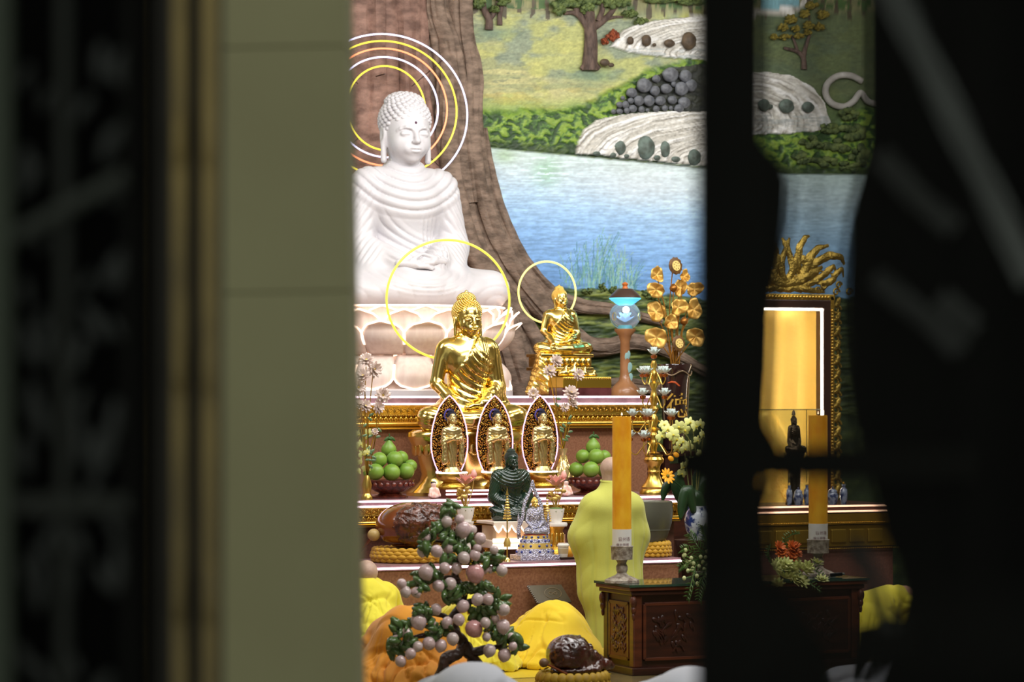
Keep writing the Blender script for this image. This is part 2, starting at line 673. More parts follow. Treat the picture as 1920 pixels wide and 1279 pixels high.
    m4, f4 = fall([(1390, 24), (1400, 16), (1500, 14), (1504, 0), (1500, -20), (1514, -20), (1512, 10), (1490, 26), (1400, 32)], 1400, 60, 0.5, 3, 99)
    for m, f in ((m1, f1), (m2, f2), (m3, f3)):
        hgt += m * (0.035 + 0.03 * f)
    flat = ((m1 & (y > 92)) | (m3 & (y > 216)))
    mix(flat * 0.7 * sstep(0.45, 0.6, fbm(x / 22, y / 3, 101)), rgb(158, 164, 164))
    mix(poly_mask(x, y, [(1425, 18), (1425, -20), (1500, -20), (1498, 12)]), rgb(120, 166, 178))
    mix(poly_mask(wx * .3 + x * .7, wy * .3 + y * .7, [(1146, 214), (1156, 200), (1180, 178), (1196, 156), (1226, 142), (1262, 126), (1330, 120), (1352, 136), (1362, 170), (1358, 212), (1230, 208)]) * .9, rgb(46, 46, 46))
    # reeds standing in the lake
    rg = np.random.RandomState(4)
    for k in range(120):
        bx, by = rg.uniform(1050, 1195), rg.uniform(520, 556)
        hh, lean = rg.uniform(30, 110) * math.exp(-((bx - 1125) / 75) ** 2), rg.uniform(-22, 34)
        t = np.clip((by - y) / hh, 0, 1)
        cxs = bx + lean * t * t
        m = (abs(x - cxs) < 1.0 - 0.4 * t) & (y < by) & (y > by - hh)
        mix(m * 0.7, rgb(*[(96, 148, 150), (120, 168, 150), (70, 118, 128), (150, 186, 160)][k % 4]))
    # mossy shore below the lake
    sy = np.interp(x, [900, 1030, 1100, 1160, 1230, 1320, 1440, 1800], [520, 540, 545, 540, 552, 560, 560, 560])
    ms = sstep(-3, 4, wy - sy)
    lay = fbm(x / 24 + y / 30, y / 4.5, 111, 4)
    band = fbm(x / 60, y / 26, 121, 3)
    mix(ms, rgb(78, 92, 48))
    mix(ms * sstep(0.46, 0.62, lay), rgb(122, 132, 66))
    mix(ms * sstep(0.5, 0.35, lay) * 0.8, rgb(42, 52, 32))
    mix(ms * sstep(0.52, 0.66, band) * 0.6, rgb(40, 58, 34))
    mix(ms * sstep(1230, 1330, x) * 0.6, rgb(30, 44, 28))
    hgt += ms * (0.03 + 0.05 * lay)
    # brush grain
    gl = fbm(x / 3.2 + y / 8, y / 1.9, 131, 2)
    gm = (1 - w) * (1 - ms)
    c *= (0.86 + 0.22 * fine + gm * .22 * (gl - .5) + .06)[..., None]
    c = np.clip(c * 1.06, 0, 255)
    c = np.clip(c, 0, 255) / 255.0
    linc = np.where(c <= 0.04045, c / 12.92, ((c + 0.055) / 1.055) ** 2.4)
    nu, nz = x.shape
    v = np.stack([UU, -hgt, ZZ], -1).reshape(-1, 3)
    ii = np.arange(nu * nz).reshape(nu, nz)
    f = np.stack([ii[:-1, :-1], ii[1:, :-1], ii[1:, 1:], ii[:-1, 1:]], -1).reshape(-1, 4)
    me = bpy.data.meshes.new('painted_panel')
    me.vertices.add(len(v))
    me.vertices.foreach_set('co', v.astype(np.float32).ravel())
    me.loops.add(len(f) * 4)
    me.loops.foreach_set('vertex_index', f.astype(np.int32).ravel())
    me.polygons.add(len(f))
    me.polygons.foreach_set('loop_start', np.arange(0, len(f) * 4, 4, dtype=np.int32))
    me.polygons.foreach_set('use_smooth', np.ones(len(f), bool))
    me.update(calc_edges=True)
    at = me.color_attributes.new('paint', 'FLOAT_COLOR', 'POINT')
    rgba = np.concatenate([linc.reshape(-1, 3), np.ones((nu * nz, 1))], 1)
    at.data.foreach_set('color', rgba.astype(np.float32).ravel())
    me.materials.append(M('mural_paint', rough=0.5, attr='paint', bump=0.12, bscale=40))
    o = bpy.data.objects.new('painted_panel', me)
    link(o, mural)


paint()


def wl(px, py, dv=0.0):              # mural-local point
    p = P(px, py, WALLV - dv)
    return Vector((p.x, -dv, p.z))


SW = 203.0
# boulders, each its own piece
STONE_G = M('painted_stone_grey', (138, 142, 150), 0.5, col2=(86, 88, 94), vscale=9, bump=0.3, bscale=30)
STONE_T = M('painted_stone_teal', (122, 140, 132), 0.6, col2=(74, 82, 74), vscale=9, bump=0.3, bscale=30)
STONE_B = M('painted_stone_brown', (116, 98, 78), 0.6, col2=(74, 62, 50), vscale=9, bump=0.3, bscale=30)


def stone(px, py, rx, ry, mat, seed):
    rs = random.Random(seed)
    c = wl(px, py, 0.085)
    g = G()
    g.ell((0, 0, 0), (rx / SW / CA, min(rx, ry) / SW * 0.8, ry / SW), 14, 9)
    ph = [rs.uniform(0, 6) for _ in range(3)]
    g.v = [(x * (1 + 0.09 * math.sin(9 * z * 8 + ph[0]) * math.sin(ph[1] + 11 * x)), y, z * (1 + 0.08 * math.sin(ph[2] + 14 * x))) for x, y, z in g.v]
    o = g.obj('boulder', mat, mural)
    o.location = c


rz = random.Random(2)
for x, y, r in [(1390, 640, 55), (1480, 590, 35), (1585, 560, 60), (1295, 695, 42), (1470, 680, 38), (1555, 665, 45), (1670, 665, 55),
                (1350, 755, 38), (1425, 755, 42), (1510, 755, 42), (1600, 750, 40), (1690, 770, 50), (1205, 785, 25), (1250, 785, 28),
                (1290, 755, 25), (1205, 835, 25), (1260, 830, 22), (1305, 815, 30), (1370, 820, 24), (1480, 815, 25), (1545, 812, 22),
                (1590, 810, 18), (1415, 825, 15), (1160, 835, 18), (1230, 735, 18), (1700, 570, 50), (1610, 630, 20), (1740, 640, 50), (1650, 812, 36)]:
    stone(860 + x / 3.996, y / 3.996, r / 3.9 * rz.uniform(.95, 1.1), r / 3.9 * rz.uniform(.9, 1.1), STONE_G, x)
for x, y, a, b in [(1182, 76, 7, 8), (1212, 76, 10, 11), (1227, 84, 4, 4), (1255, 81, 11, 9), (1292, 77, 15, 20), (1134, 117, 10, 7), (1146, 122, 6, 5)]:
    stone(x, y, a, b, STONE_B, x)
for x, y, a, b in [(1163, 277, 11, 14), (1211, 277, 18, 24), (1247, 280, 10, 16), (1119, 288, 8, 5), (1150, 291, 6, 5), (1175, 293, 6, 4), (1232, 296, 7, 6),
                   (1267, 299, 9, 7), (1302, 295, 14, 17), (1475, 199, 16, 14), (1515, 201, 13, 11), (1432, 197, 13, 12), (1444, 200, 6, 6)]:
    stone(x, y, a, b, STONE_T, x)

# trees in relief
BARK_S = M('painted_bark', (112, 92, 82), 0.7, col2=(72, 58, 52), vscale=10, stretch=(3, 3, 1), bump=0.4, bscale=30)
LEAF_S = M('painted_foliage', (62, 80, 46), 0.7, col2=(122, 138, 78), vscale=14, bump=0.7, bscale=40)
LEAF_Y = M('painted_yellow_foliage', (112, 104, 44), 0.7, col2=(168, 150, 62), vscale=14, bump=0.7, bscale=40)
LEAF_R = M('painted_red_foliage', (170, 88, 54), 0.7, col2=(120, 60, 40), vscale=20, bump=0.7, bscale=60)


def limb(pts, r0, r1, name='painted_trunk', mat=BARK_S, dv=0.03):
    sp = spline([(a, b) for a, b in pts], 6)
    n = len(sp)
    G().tube([wl(q[0], q[1], dv) for q in sp], [(r0 + (r1 - r0) * i / (n - 1)) / SW for i in range(n)], 10, flat=0.7).obj(name, mat, mural)


def clump(px, py, rx, ry, mat, n=22, seed=0):
    rs = random.Random(seed + int(px * 7 + py))
    g = G()
    c = wl(px, py, 0.05)
    for i in range(n):
        a = rs.uniform(0, 6.28)
        k = math.sqrt(rs.random())
        q = rs.uniform(.2, .36)
        g.ell((math.cos(a) * k * rx * .8 / SW, -rs.uniform(0, .04), math.sin(a) * k * ry * .8 / SW), (rx * q / SW, .03, ry * (q + .1) / SW), 9, 6)
    g.v = [(x + .006 * math.sin(160 * z + 90 * x), y, z + .006 * math.sin(150 * x)) for x, y, z in g.v]
    g.obj('painted_foliage', mat, mural).location = c


limb([(1106, 132), (1106, 118), (1108, 80), (1106, 44), (1104, 10), (1100, -20)], 19, 9)
limb([(1090, 130), (1098, 120), (1104, 104)], 5, 9)
limb([(1124, 129), (1115, 119), (1110, 104)], 5, 9)
limb([(1104, 56), (1090, 34), (1076, 24), (1058, 25)], 8, 3)
limb([(1090, 34), (1078, 10), (1072, -20)], 7, 4)
limb([(1112, 52), (1132, 38), (1150, 18), (1160, -10)], 8, 4)
limb([(1122, 40), (1130, 16), (1130, -15)], 7, 4)
limb([(1132, 38), (1152, 32), (1168, 32)], 4, 2)
limb([(917, 56), (917, 36), (908, 18), (904, -10)], 9, 5)
limb([(918, 36), (930, 18), (936, -10)], 6, 4)
limb([(937, 47), (938, 24), (944, 0)], 6, 4)
for x, y, a, b in [(1045, 17, 22, 14), (1065, 4, 26, 14), (1098, 14, 18, 13), (1112, -3, 28, 14), (1142, 4, 24, 14), (1166, 2, 22, 13), (1180, 26, 18, 9), (1090, -2, 22, 12),
                   (895, 6, 16, 11), (926, 18, 11, 7), (940, 3, 18, 9), (1230, -2, 50, 9), (1290, 2, 40, 8), (1200, 40, 16, 8)]:
    clump(x, y, a, b, LEAF_S)
clump(1147, 67, 13, 13, LEAF_R)
clump(1132, 78, 9, 8, LEAF_R)
limb([(1508, 130), (1506, 108), (1494, 96), (1470, 90)], 7, 3)
limb([(1506, 108), (1512, 84), (1520, 60)], 6, 3)
limb([(1496, 98), (1490, 78), (1484, 66)], 4, 2)
for x, y, a, b in [(1482, 36, 15, 9), (1508, 26, 13, 8), (1466, 52, 13, 8), (1514, 48, 14, 8), (1490, 54, 12, 7), (1450, 70, 10, 6), (1472, 70, 14, 6), (1496, 68, 14, 6),
                   (1512, 60, 10, 6), (1520, 10, 14, 9), (1540, 28, 16, 9), (1536, 50, 14, 8)]:
    clump(x, y, a, b, LEAF_Y)
# pale ring of the pool wall at the right
PALE = M('painted_pale_stone', (206, 204, 200), 0.6, col2=(168, 164, 158), vscale=8)
G().tube([wl(q[0], q[1], 0.05) for q in spline([(1616, 152), (1596, 142), (1572, 142), (1552, 156), (1548, 176), (1560, 194), (1582, 200), (1600, 190), (1614, 174), (1628, 190), (1650, 196)], 6)],
         [7 / SW] * 61, 10).obj('pool_rim', PALE, mural)
for x, y, a, b in [(1590, 215, 30, 16), (1560, 240, 34, 15), (1600, 250, 34, 20), (1520, 268, 30, 14), (1565, 275, 38, 16), (1612, 290, 30, 20), (1500, 296, 26, 14), (1540, 304, 36, 12), (1590, 312, 34, 10)]:
    clump(x, y, a, b, LEAF_S, 14)
# shrubs along the shore
for x, y, a, b in [(1100, 545, 12, 8), (1128, 540, 11, 10), (1150, 544, 12, 7), (1216, 552, 22, 10), (1240, 570, 26, 14)]:
    clump(x, y, a, b, LEAF_S, 12)

# great tree trunk in high relief with its roots
tree = thing('relief_tree_trunk', 'huge grey-brown buttressed tree trunk sculpted on the mural behind the white statue', 'tree trunk', (0, WALLV, 0))
BARK = M('sculpted_bark', (98, 82, 70), 0.75, col2=(150, 128, 112), vscale=7, stretch=(1, 1, 2.2), bump=0.55, bscale=26, detail=8)
BARK_HALO = M('sculpted_bark_halo_lit', (108, 82, 72), 0.75, col2=(158, 124, 110), vscale=6, stretch=(1, 1, 2.0), bump=0.55, bscale=26, detail=8)  # redder copy of the bark, salmon neon glow painted into the colour


def strand(pts, rads, mat=BARK, dv=0.06, name='trunk_strand', flat=0.9, seed=1):
    sp = spline([(a, b, r) for (a, b), r in zip(pts, rads)], 12)
    n = len(sp)
    ph = [random.Random(seed + k).uniform(0, 6) for k in range(4)]

    def jit(i, t):
        gr = max(0, math.sin(4 * t + .9 * math.sin(i * .07 + ph[3]) + ph[1])) ** 10
        g2 = max(0, math.sin(7 * t + 1.4 * math.sin(i * .05 + ph[2]) + ph[0])) ** 14
        return 0.08 * math.sin(3 * t + i * .11 + ph[0]) + 0.05 * math.sin(5 * t - i * .23 + ph[1]) + 0.02 * math.sin(i * .9 + 2 * t + ph[2]) - .26 * gr - .12 * g2
    g = G().tube([wl(q[0], q[1], dv) for q in sp], [q[2] / SW for q in sp], 44, flat=flat, jitter=jit)
    g.v = [(x, min(y, -.001), z) for x, y, z in g.v]
    g.obj(name, mat, tree)


G().box(((wl(560, 0) + wl(880, 0)) / 2 + Vector((0, -.05, 0)) - Vector((0, 0, 2.66))), (1.75, .1, 6.5)).obj('trunk_core', BARK, tree, smooth=False)
strand([(598, -60), (596, 200), (580, 420), (560, 640), (545, 1130)], [62, 62, 66, 76, 84], BARK_HALO, .06, flat=.62, seed=1)
strand([(690, -60), (696, 150), (690, 330), (676, 470), (650, 640), (640, 1130)], [50, 52, 56, 60, 66, 72], BARK_HALO, .08, flat=.70, seed=2)
strand([(768, -60), (768, 80), (776, 220), (786, 330), (800, 470), (820, 640), (830, 1130)], [42, 40, 44, 46, 54, 58, 62], BARK_HALO, .08, flat=.75, seed=3)
strand([(816, -60), (818, 20), (836, 80), (846, 150), (846, 230), (846, 330), (872, 450), (920, 560), (960, 680), (985, 770)], [26, 26, 28, 32, 34, 36, 38, 42, 40, 34], BARK, .14, seed=4)
strand([(862, -60), (866, 60), (880, 140), (882, 230), (894, 330), (912, 410), (948, 490), (1000, 560), (1050, 612), (1100, 646), (1140, 650), (1180, 640), (1225, 648), (1270, 668), (1330, 700)],
       [26, 25, 25, 25, 27, 28, 29, 27, 24, 20, 18, 16, 15, 13, 10], BARK, .13, seed=5)
strand([(905, 240), (912, 310), (928, 380), (954, 448), (992, 508), (1040, 556), (1090, 574), (1140, 580), (1180, 588), (1240, 604)], [10, 14, 18, 19, 19, 17, 15, 12, 11, 8], BARK, .10, seed=6)
strand([(868, 420), (930, 540), (990, 640), (1030, 740), (1050, 800)], [22, 30, 34, 36, 36], BARK, .10, seed=7)
strand([(960, 600), (1010, 660), (1060, 712), (1120, 726), (1180, 722), (1250, 736)], [20, 24, 22, 18, 15, 12], BARK, .10, 'root', seed=8)
strand([(838, 120), (862, 190), (872, 290), (884, 380)], [10, 12, 14, 12], BARK, .20, seed=9)
# ------------------------------------------------------------------ three-step altar
MAUVE = M('mauve_marble', (150, 118, 122), 0.3, col2=(128, 98, 104), vscale=12)
V3, V2, V1 = 2.2, 1.0, 0.2
Z3 = P(900, 742, V3).z
Z2 = P(700, 938, V2).z
Z1 = P(700, 1061, V1).z
UL = P(330, 900, V2).x
UR3, UR2, UR1 = P(1232, 742, V3).x, P(1284, 930, V2).x, P(1277, 1047, V1).x
altar = thing('altar_tier', 'top granite altar tier with gilded cornice and two strip lights under the lotus throne', 'altar', (0, 0, 0))
orn_g = G()
orn_g.tube([(0.024 * math.cos(t * .55) * (1 - t * .06), 0, 0.02 * math.sin(t * .55) * (1 - t * .06)) for t in range(14)], .006, 6)
orn_g.ell((.0, 0, .0), (.008, .008, .008), 8, 6)
orn_g.ell((-.026, 0, .0), (.007, .008, .024), 8, 6)
leaf_g = G().ell((0, 0, 0), (.012, .009, .02), 8, 6).ell((.014, 0, -.008), (.006, .007, .012), 6, 5).ell((-.014, 0, -.008), (.006, .007, .012), 6, 5)


def cornice(zt, vf, u0, u1, scale=1.0, zb=None):
    """gilded cornice hanging under a ledge; zt top, vf front plane of the ledge"""
    L, c = u1 - u0, (u0 + u1) / 2
    s = scale
    G().box((c, vf + .09, zt - .045 * s), (L - .04, .1, .09 * s)).obj('cornice_band', GOLD_DIM, altar, smooth=False)
    G().box((c, vf + .10, zt - .125 * s), (L - .06, .08, .05 * s)).obj('cornice_frieze', M('gilded_wood_shadow', (150, 100, 26), .4, 1.0, bump=.5, bscale=90), altar, smooth=False)  # frieze uses a darker copy of the gilding, shade put into the colour
    G().tube([(u0 + .03, vf + .06, zt - .175 * s), (u1 - .03, vf + .06, zt - .175 * s)], .024 * s, 10).obj('cornice_roll', BRASS, altar)
    G().box((c, vf + .08, zt - .212 * s), (L - .05, .09, .016 * s)).obj('cornice_lip', BRASS, altar, smooth=False)
    g = G()
    k = u0 + .04
    while k < u1 - .04:
        g.ell((k, vf + .045, zt - .095 * s), (.007, .007, .007), 6, 5)
        g.ell((k, vf + .06, zt - .148 * s), (.006, .006, .006), 6, 5)
        k += .0165
    b = g.obj('cornice_beads', BRASS, altar)
    b['kind'] = 'stuff'
    n = int(L / .062)
    first = None
    for i in range(n):
        loc = (u0 + .05 + i * .062, vf + .036, zt - .046 * s)
        if first is None:
            first = orn_g.obj('scroll_ornament', BRASS, altar)
            first.location = loc
        else:
            inst(first, altar, loc)
    first = None
    for i in range(int(L / .048)):
        loc = (u0 + .05 + i * .048, vf + .056, zt - .122 * s)
        if first is None:
            first = leaf_g.obj('leaf_ornament', GOLD_DIM, altar)
            first.location = loc
        else:
            inst(first, altar, loc)


def ledge(zt, vf, vb, u0, u1, th, led=2):
    L, c = u1 - u0, (u0 + u1) / 2
    G().box((c, (vf + vb) / 2, zt - th / 2), (L, vb - vf, th)).obj('ledge', MAUVE, altar, smooth=False)
    zs = [zt - .012, zt - th + .004] if led == 2 else [zt - th / 2 - .004]
    for z in zs:
        G().tube([(u0, vf - .006, z), (u1, vf - .006, z)], .0085, 6).obj('led_strip', LED, altar)


ledge(Z3, V3, WALLV - .35, UL, UR3, .078)
cornice(Z3 - .085, V3, UL, UR3, 0.95)
G().box(((UL + UR3) / 2, V3 + .15, (Z3 - .29) / 2), (UR3 - UL - .1, .1, Z3 - .29)).obj('granite_panel', GRANITE, altar, smooth=False)
for u_ in (UL + .1, UR3 - .1):
    G().box((u_, (V3 + .2 + WALLV - .35) / 2, (Z3 - .078) / 2), (.1, WALLV - .35 - V3 - .2, Z3 - .078)).obj('end_panel', GRANITE_D, altar, smooth=False)
altar = thing('altar_tier', 'middle altar tier with strip lights carrying the fruit bowls and standing figures', 'altar', (0, 0, 0))
ledge(Z2, V2, V3 + .10, UL, UR2, .058)
cornice(Z2 - .062, V2, UL, UR2, 0.75)
G().box(((UL + UR2) / 2, V2 + .16, (Z2 - .22) / 2), (UR2 - UL - .1, .1, Z2 - .22)).obj('granite_panel', GRANITE_D, altar, smooth=False)
for u_ in (UL + .1, UR2 - .1):
    G().box((u_, (V2 + .21 + V3 + .10) / 2, (Z2 - .058) / 2), (.1, V3 - V2 - .11, Z2 - .058)).obj('end_panel', GRANITE_D, altar, smooth=False)
altar = thing('altar_tier', 'lowest brown granite altar step with one strip light behind the monks', 'altar', (0, 0, 0))
ledge(Z1, V1, V2 + .11, UL, UR1, .045, 1)
G().box(((UL + UR1) / 2, V1 + .06, (Z1 - .045) / 2), (UR1 - UL - .04, .1, Z1 - .045)).obj('granite_panel', GRANITE, altar, smooth=False)
G().box((UR1 - .07, (V1 + V2) / 2 + .06, (Z1 - .045) / 2), (.1, V2 - V1, Z1 - .045)).obj('end_panel', GRANITE_D, altar, smooth=False)

# low riser under the three standing figures
ua, ub = P(836, 915, V2 + .12).x, P(1066, 915, V2 + .12).x
ZR = P(930, 917, V2 + .12).z
ris = thing('lit_riser', 'low dark red wooden riser with two strip lights under the three standing figures', 'riser', ((ua + ub) / 2, V2 + .26, Z2))
G().box((0, 0, (ZR - Z2) / 2), (ub - ua, .28, ZR - Z2)).obj('shelf', M('red_lacquer', (92, 34, 26), .3, coat=.4), ris, smooth=False)
for z in (ZR - Z2 - .01, (ZR - Z2) * .45):
    G().tube([(-(ub - ua) / 2, -.145, z), ((ub - ua) / 2, -.145, z)], .0075, 6).obj('led_strip', LED, ris)
# ------------------------------------------------------------------ seated figures
def head_mesh(human=False, res=.0068):
    s = Sdf((-.30, -.36, -.14), (.30, .36, .64), res)
    s.E((0, .03, .36), (.205, .245, .225), .02)
    s.E((0, -.045, .20), (.178, .175, .20), .08)
    s.E((0, .10, .22), (.17, .16, .2), .08)
    for q in (-1, 1):
        s.E((q * .09, -.125, .18), (.075, .07, .08), .06)
    s.E((0, -.165, .055), (.055, .045, .045), .06)
    s.C((0, .03, -.12), (0, .02, .12), .125, .125, .05)
    # eye hollows then lids
    for q in (-1, 1):
        s.cut(s.ellipsoid((q * .082, -.265, .275), (.062, .06, .034)), .03)
        s.E((q * .082, -.193, .262), (.052, .030, .028), .012)
        s.cut(s.ellipsoid((q * .084, -.226, .249), (.05, .016, .0045)), .006)
        a = [(q * .022, -.222, .296), (q * .05, -.226, .314), (q * .09, -.212, .320), (q * .13, -.178, .305), (q * .148, -.155, .288)]
        for i in range(4):
            s.C(a[i], a[i + 1], .0075, .007, .02)
    s.C((0, -.222, .30), (0, -.262, .205), .016, .024, .03)
    s.E((0, -.262, .198), (.024, .026, .02), .02)
    for q in (-1, 1):
        s.E((q * .026, -.243, .193), (.017, .02, .014), .012)
    s.E((0, -.205, .125), (.085, .04, .045), .04)
    s.E((-.02, -.238, .136), (.032, .022, .0115), .01)
    s.E((.02, -.238, .136), (.032, .022, .0115), .01)
    s.E((0, -.236, .110), (.042, .022, .0145), .012)
    s.cut(s.ellipsoid((0, -.262, .1245), (.066, .02, .0035)), .008)
    for q in (-1, 1):
        if human:
            s.E((q * .205, .03, .23), (.022, .045, .07), .02)
            s.cut(s.ellipsoid((q * .232, .02, .235), (.016, .024, .04)), .015)
        else:
            s.E((q * .212, .03, .255), (.024, .055, .08), .02)
            s.C((q * .214, .02, .22), (q * .212, .0, .03), .024, .028, .03)
            s.cut(s.ellipsoid((q * .243, .02, .25), (.02, .028, .05)), .02)
    return s.mesh(1)


HEADV, HEADF = head_mesh()
HHV, HHF = head_mesh(True, .0085)


def curls(radius, n, c=(0, .055, .385), r=(.222, .245, .222), um=True, knob=False, low=False):
    """snail curls over the skull, one mesh"""
    g = G()
    g.ell(c, (r[0] - .006, r[1] - .006, r[2] - .006), 30, 20)
    if um:
        g.ell((0, .07, .585 - .045 * low), (.135 + .025 * low, .14, .085 if not knob else .10), 22, 12)
    # cut the face side of the smooth cap
    pts = []
    ga = math.pi * (3 - math.sqrt(5))
    for i in range(n):
        z = 1 - 2 * (i + .5) / n
        q = math.sqrt(1 - z * z)
        a = ga * i
        p = (c[0] + r[0] * q * math.cos(a), c[1] + r[1] * q * math.sin(a), c[2] + r[2] * z)
        fr = -p[1]
        hair = p[2] > .375 + .2 * max(0, fr - .09) if fr > .06 else (p[2] > .30 if fr > -.02 else p[2] > .14)
        if hair:
            pts.append(p)
    if um:
        for i in range(n // 4):
            z = 1 - (i + .5) / (n // 4)
            q = math.sqrt(1 - z * z)
            a = ga * i
            pts.append(((.138 + .025 * low) * q * math.cos(a), .07 + .142 * q * math.sin(a), .585 - .045 * low + (.09 if not knob else .105) * z))
    h = G()
    # scalp shell only where hair grows
    for o in (g,):
        keep = {i for i, p in enumerate(o.v) if (p[2] > .37 + .2 * max(0, -p[1] - .09) if -p[1] > .06 else (p[2] > .29 if -p[1] > -.02 else p[2] > .12))}
        h.add(o.v, [f for f in o.f if all(i in keep for i in f)])
    for p in pts:
        h.ell(p, (radius, radius, radius * (.9 - .15 * low)), 8, 5)
    if knob:
        h.ell((0, .07, .70), (.03, .03, .035), 10, 6)
    return h


CURL_W = curls(.030, 330, r=(.214, .237, .214), low=True)
CURL_G = curls(.0185, 560, knob=True)


def add_head(parent, loc, scale, mat, curl=CURL_G, hairmat=None, yaw=0.0, pitch=0.0, cache={}):
    key = (id(curl), mat.name)
    if key not in cache:
        h = mesh_obj('head', HEADV, HEADF, mat, parent)
        c = curl.obj('hair_curls', hairmat or mat, h)
        cache[key] = h
    else:
        src = cache[key]
        h = src.copy()
        link(h, parent)
        c = src.children[0].copy()
        link(c, h)
        c.data = src.children[0].data
    h.location = loc
    h.rotation_euler = (pitch, 0, yaw)
    h.scale = (scale, scale, scale)
    return h


def hand(s, wrist, palm, fdir, r, side, k=.012, spread=.9, n=4):
    """fingers as separate capsules joined to a palm inside an Sdf"""
    w, p, d = np.array(wrist, float), np.array(palm, float), np.array(fdir, float)
    d = d / np.linalg.norm(d)
    sd = np.array(side, float)
    s.C(w, p, r * 1.5, r * 1.7, k * 2)
    for i in range(n):
        o = (i - (n - 1) / 2) * r * 1.75 * spread
        l = [5.6, 6.6, 6.2, 4.8][i] * r
        a = p + sd * o + d * r
        m = a + d * l * .55
        e = m + (d * .85 + np.array((0, 0, -.35))) * l * .45
        s.C(a, m, r * .85, r * .75, k)
        s.C(m, e, r * .75, r * .6, k)
    return s


def seated(kind='dhyana', res=.014, legs=1.0, chest=1.0):
    """sitting height 1.36 to the chin; returns body mesh"""
    lw = legs
    s = Sdf((-1.02, -.78, -.02), (1.02, .52, 1.42), res)
    # legs
    for q in (-1, 1):
        s.C((q * .24, .10, .20), (q * .70 * lw, -.20, .165), .22, .17, .08)
        s.C((q * .70 * lw, -.20, .15), (-q * .06, -.46, .13), .155, .115, .07)
    s.E((0, -.14, .12), (.72 * lw, .42, .15), .1)
    # torso
    s.E((0, .07, .32), (.36, .28, .30), .1)
    s.C((0, .05, .38), (0, .03, .98), .28, .27, .1, .85)
    s.E((0, -.01, .96), (.375 * chest, .235, .27), .12)
    s.C((-.30 * chest, .04, 1.12), (.30 * chest, .04, 1.12), .15, .15, .1)
    s.C((0, .04, 1.10), (0, .02, 1.40), .18, .125, .12)
    if kind == 'dhyana':
        for q in (-1, 1):
            s.C((q * .38 * chest, .04, 1.09), (q * .47 * chest, .02, .58), .155, .15, .08)
            s.C((q * .47 * chest, .0, .55), (q * .14, -.36, .36), .145, .10, .06)
            s.C((q * .46 * chest, .0, .50), (q * .40, -.22, .30), .13, .12, .08)
        s.E((0, -.30, .26), (.34, .22, .09), .08)
    else:
        # right arm bare, hand over the shin; left hand in the lap
        s.C((-.38 * chest, .04, 1.10), (-.49 * chest, .03, .66), .115, .10, .06)
        s.C((-.49 * chest, .03, .64), (-.44 * lw, -.36, .36), .098, .062, .04)
        s.C((.38 * chest, .04, 1.09), (.48 * chest, .03, .60), .14, .135, .08)
        s.C((.48 * chest, .0, .58), (.12, -.36, .36), .12, .07, .05)
        s.C((.46 * chest, .0, .5), (.50, .0, .26), .12, .12, .08)
        hand(s, (-.44 * lw, -.38, .36), (-.44 * lw, -.47, .27), (0, -.12, -1), .026, (1, 0, 0))
        hand(s, (.12, -.36, .36), (.02, -.38, .34), (-1, -.1, -.02), .026, (0, 1, 0))
    s.clipz(0.0)
    v, F = s.mesh(1)
    n = normals(v, F)
    x, y, z = v.T
    front = sstep(.15, -.12, y)
    d = np.zeros(len(v))
    if kind == 'dhyana':
        # cowl of U-shaped folds round the neck
        r = np.hypot(x * .92, (z - 1.44))
        cow = sstep(.10, .16, r) * sstep(.70, .55, r) * front * sstep(.62, .74, z)
        d += cow * .030 * (ridge(r / .082) - .35)
        # folds sweeping from the left shoulder across the belly
        r2 = np.hypot((x - .30) * .9, (z - 1.12) * 1.0)
        mid = sstep(.46, .60, r2) * sstep(.95, .86, r2) * front * sstep(.34, .24, abs(x)) * sstep(.36, .44, z)
        d += mid * .024 * (ridge(r2 / .062) - .35) * (1 - cow)
        # straight pleats on the left front
        pl = sstep(.04, .1, x) * sstep(.34, .26, x) * sstep(.30, .42, z) * sstep(.86, .74, z) * front
        d += pl * .022 * (ridge((x + .05 * z) / .05) - .4)
        # sleeve folds
        sl = sstep(.30, .40, abs(x)) * sstep(.34, .44, z) * sstep(1.14, 1.0, z)
        d += sl * .016 * (ridge((z * .8 + (abs(x) - .4) * 1.1 + y * .9) / .085, 1.5) - .4)
        # lap: fan of folds below the hands and arcs on the shins
        lap = sstep(.34, .26, z) * sstep(-.05, -.25, y)
        r3 = np.hypot(x * 1.0, (z - .36) * 2.0)
        d += lap * sstep(.62, .5, r3) * .013 * (ridge(r3 / .085) - .4)
        r4 = np.hypot(abs(x) - .78, (z - .02) * 1.6)
        d += lap * sstep(.3, .38, r3) * .008 * (ridge(r4 / .13) - .4)
    else:
        # robe over the left shoulder, edge runs diagonally; right breast and arm bare
        e = x * .80 + (1.12 - z) * .62 + .02            # >0 robed
        rob = sstep(0, .03, e) * sstep(-.44, -.36, x)
        rob = np.maximum(rob, sstep(.30, .33, x))
        d += rob * .014
        r2 = np.hypot((x - .34) * .85, (z - 1.22) * .95)
        mid = rob * front * sstep(.16, .24, r2) * sstep(.98, .86, r2) * sstep(.34, .44, z) * sstep(.40, .30, x)
        d += mid * .020 * (ridge(r2 / .085) - .4)
        band = rob * sstep(.10, .13, x) * sstep(.27, .24, x) * sstep(.46, .52, z) * front
        d += band * .022 * (.6 + .4 * ridge(x / .045))
        sl = sstep(.34, .42, x) * sstep(.34, .44, z)
        d += sl * .010 * (ridge((x * 1.0 + y * .8 + z * .12) / .07) - .4)
        lap = sstep(.34, .24, z) * sstep(-.0, -.2, y)
        r4 = np.hypot(x * .8, (z - .5) * 2.2)
        d += lap * .008 * (ridge(r4 / .14) - .4)
        nk = sstep(1.24, 1.27, z) * sstep(1.40, 1.36, z)
        d += nk * .008 * ridge(z / .045)
    v = v + n * d[:, None]
    return v, F


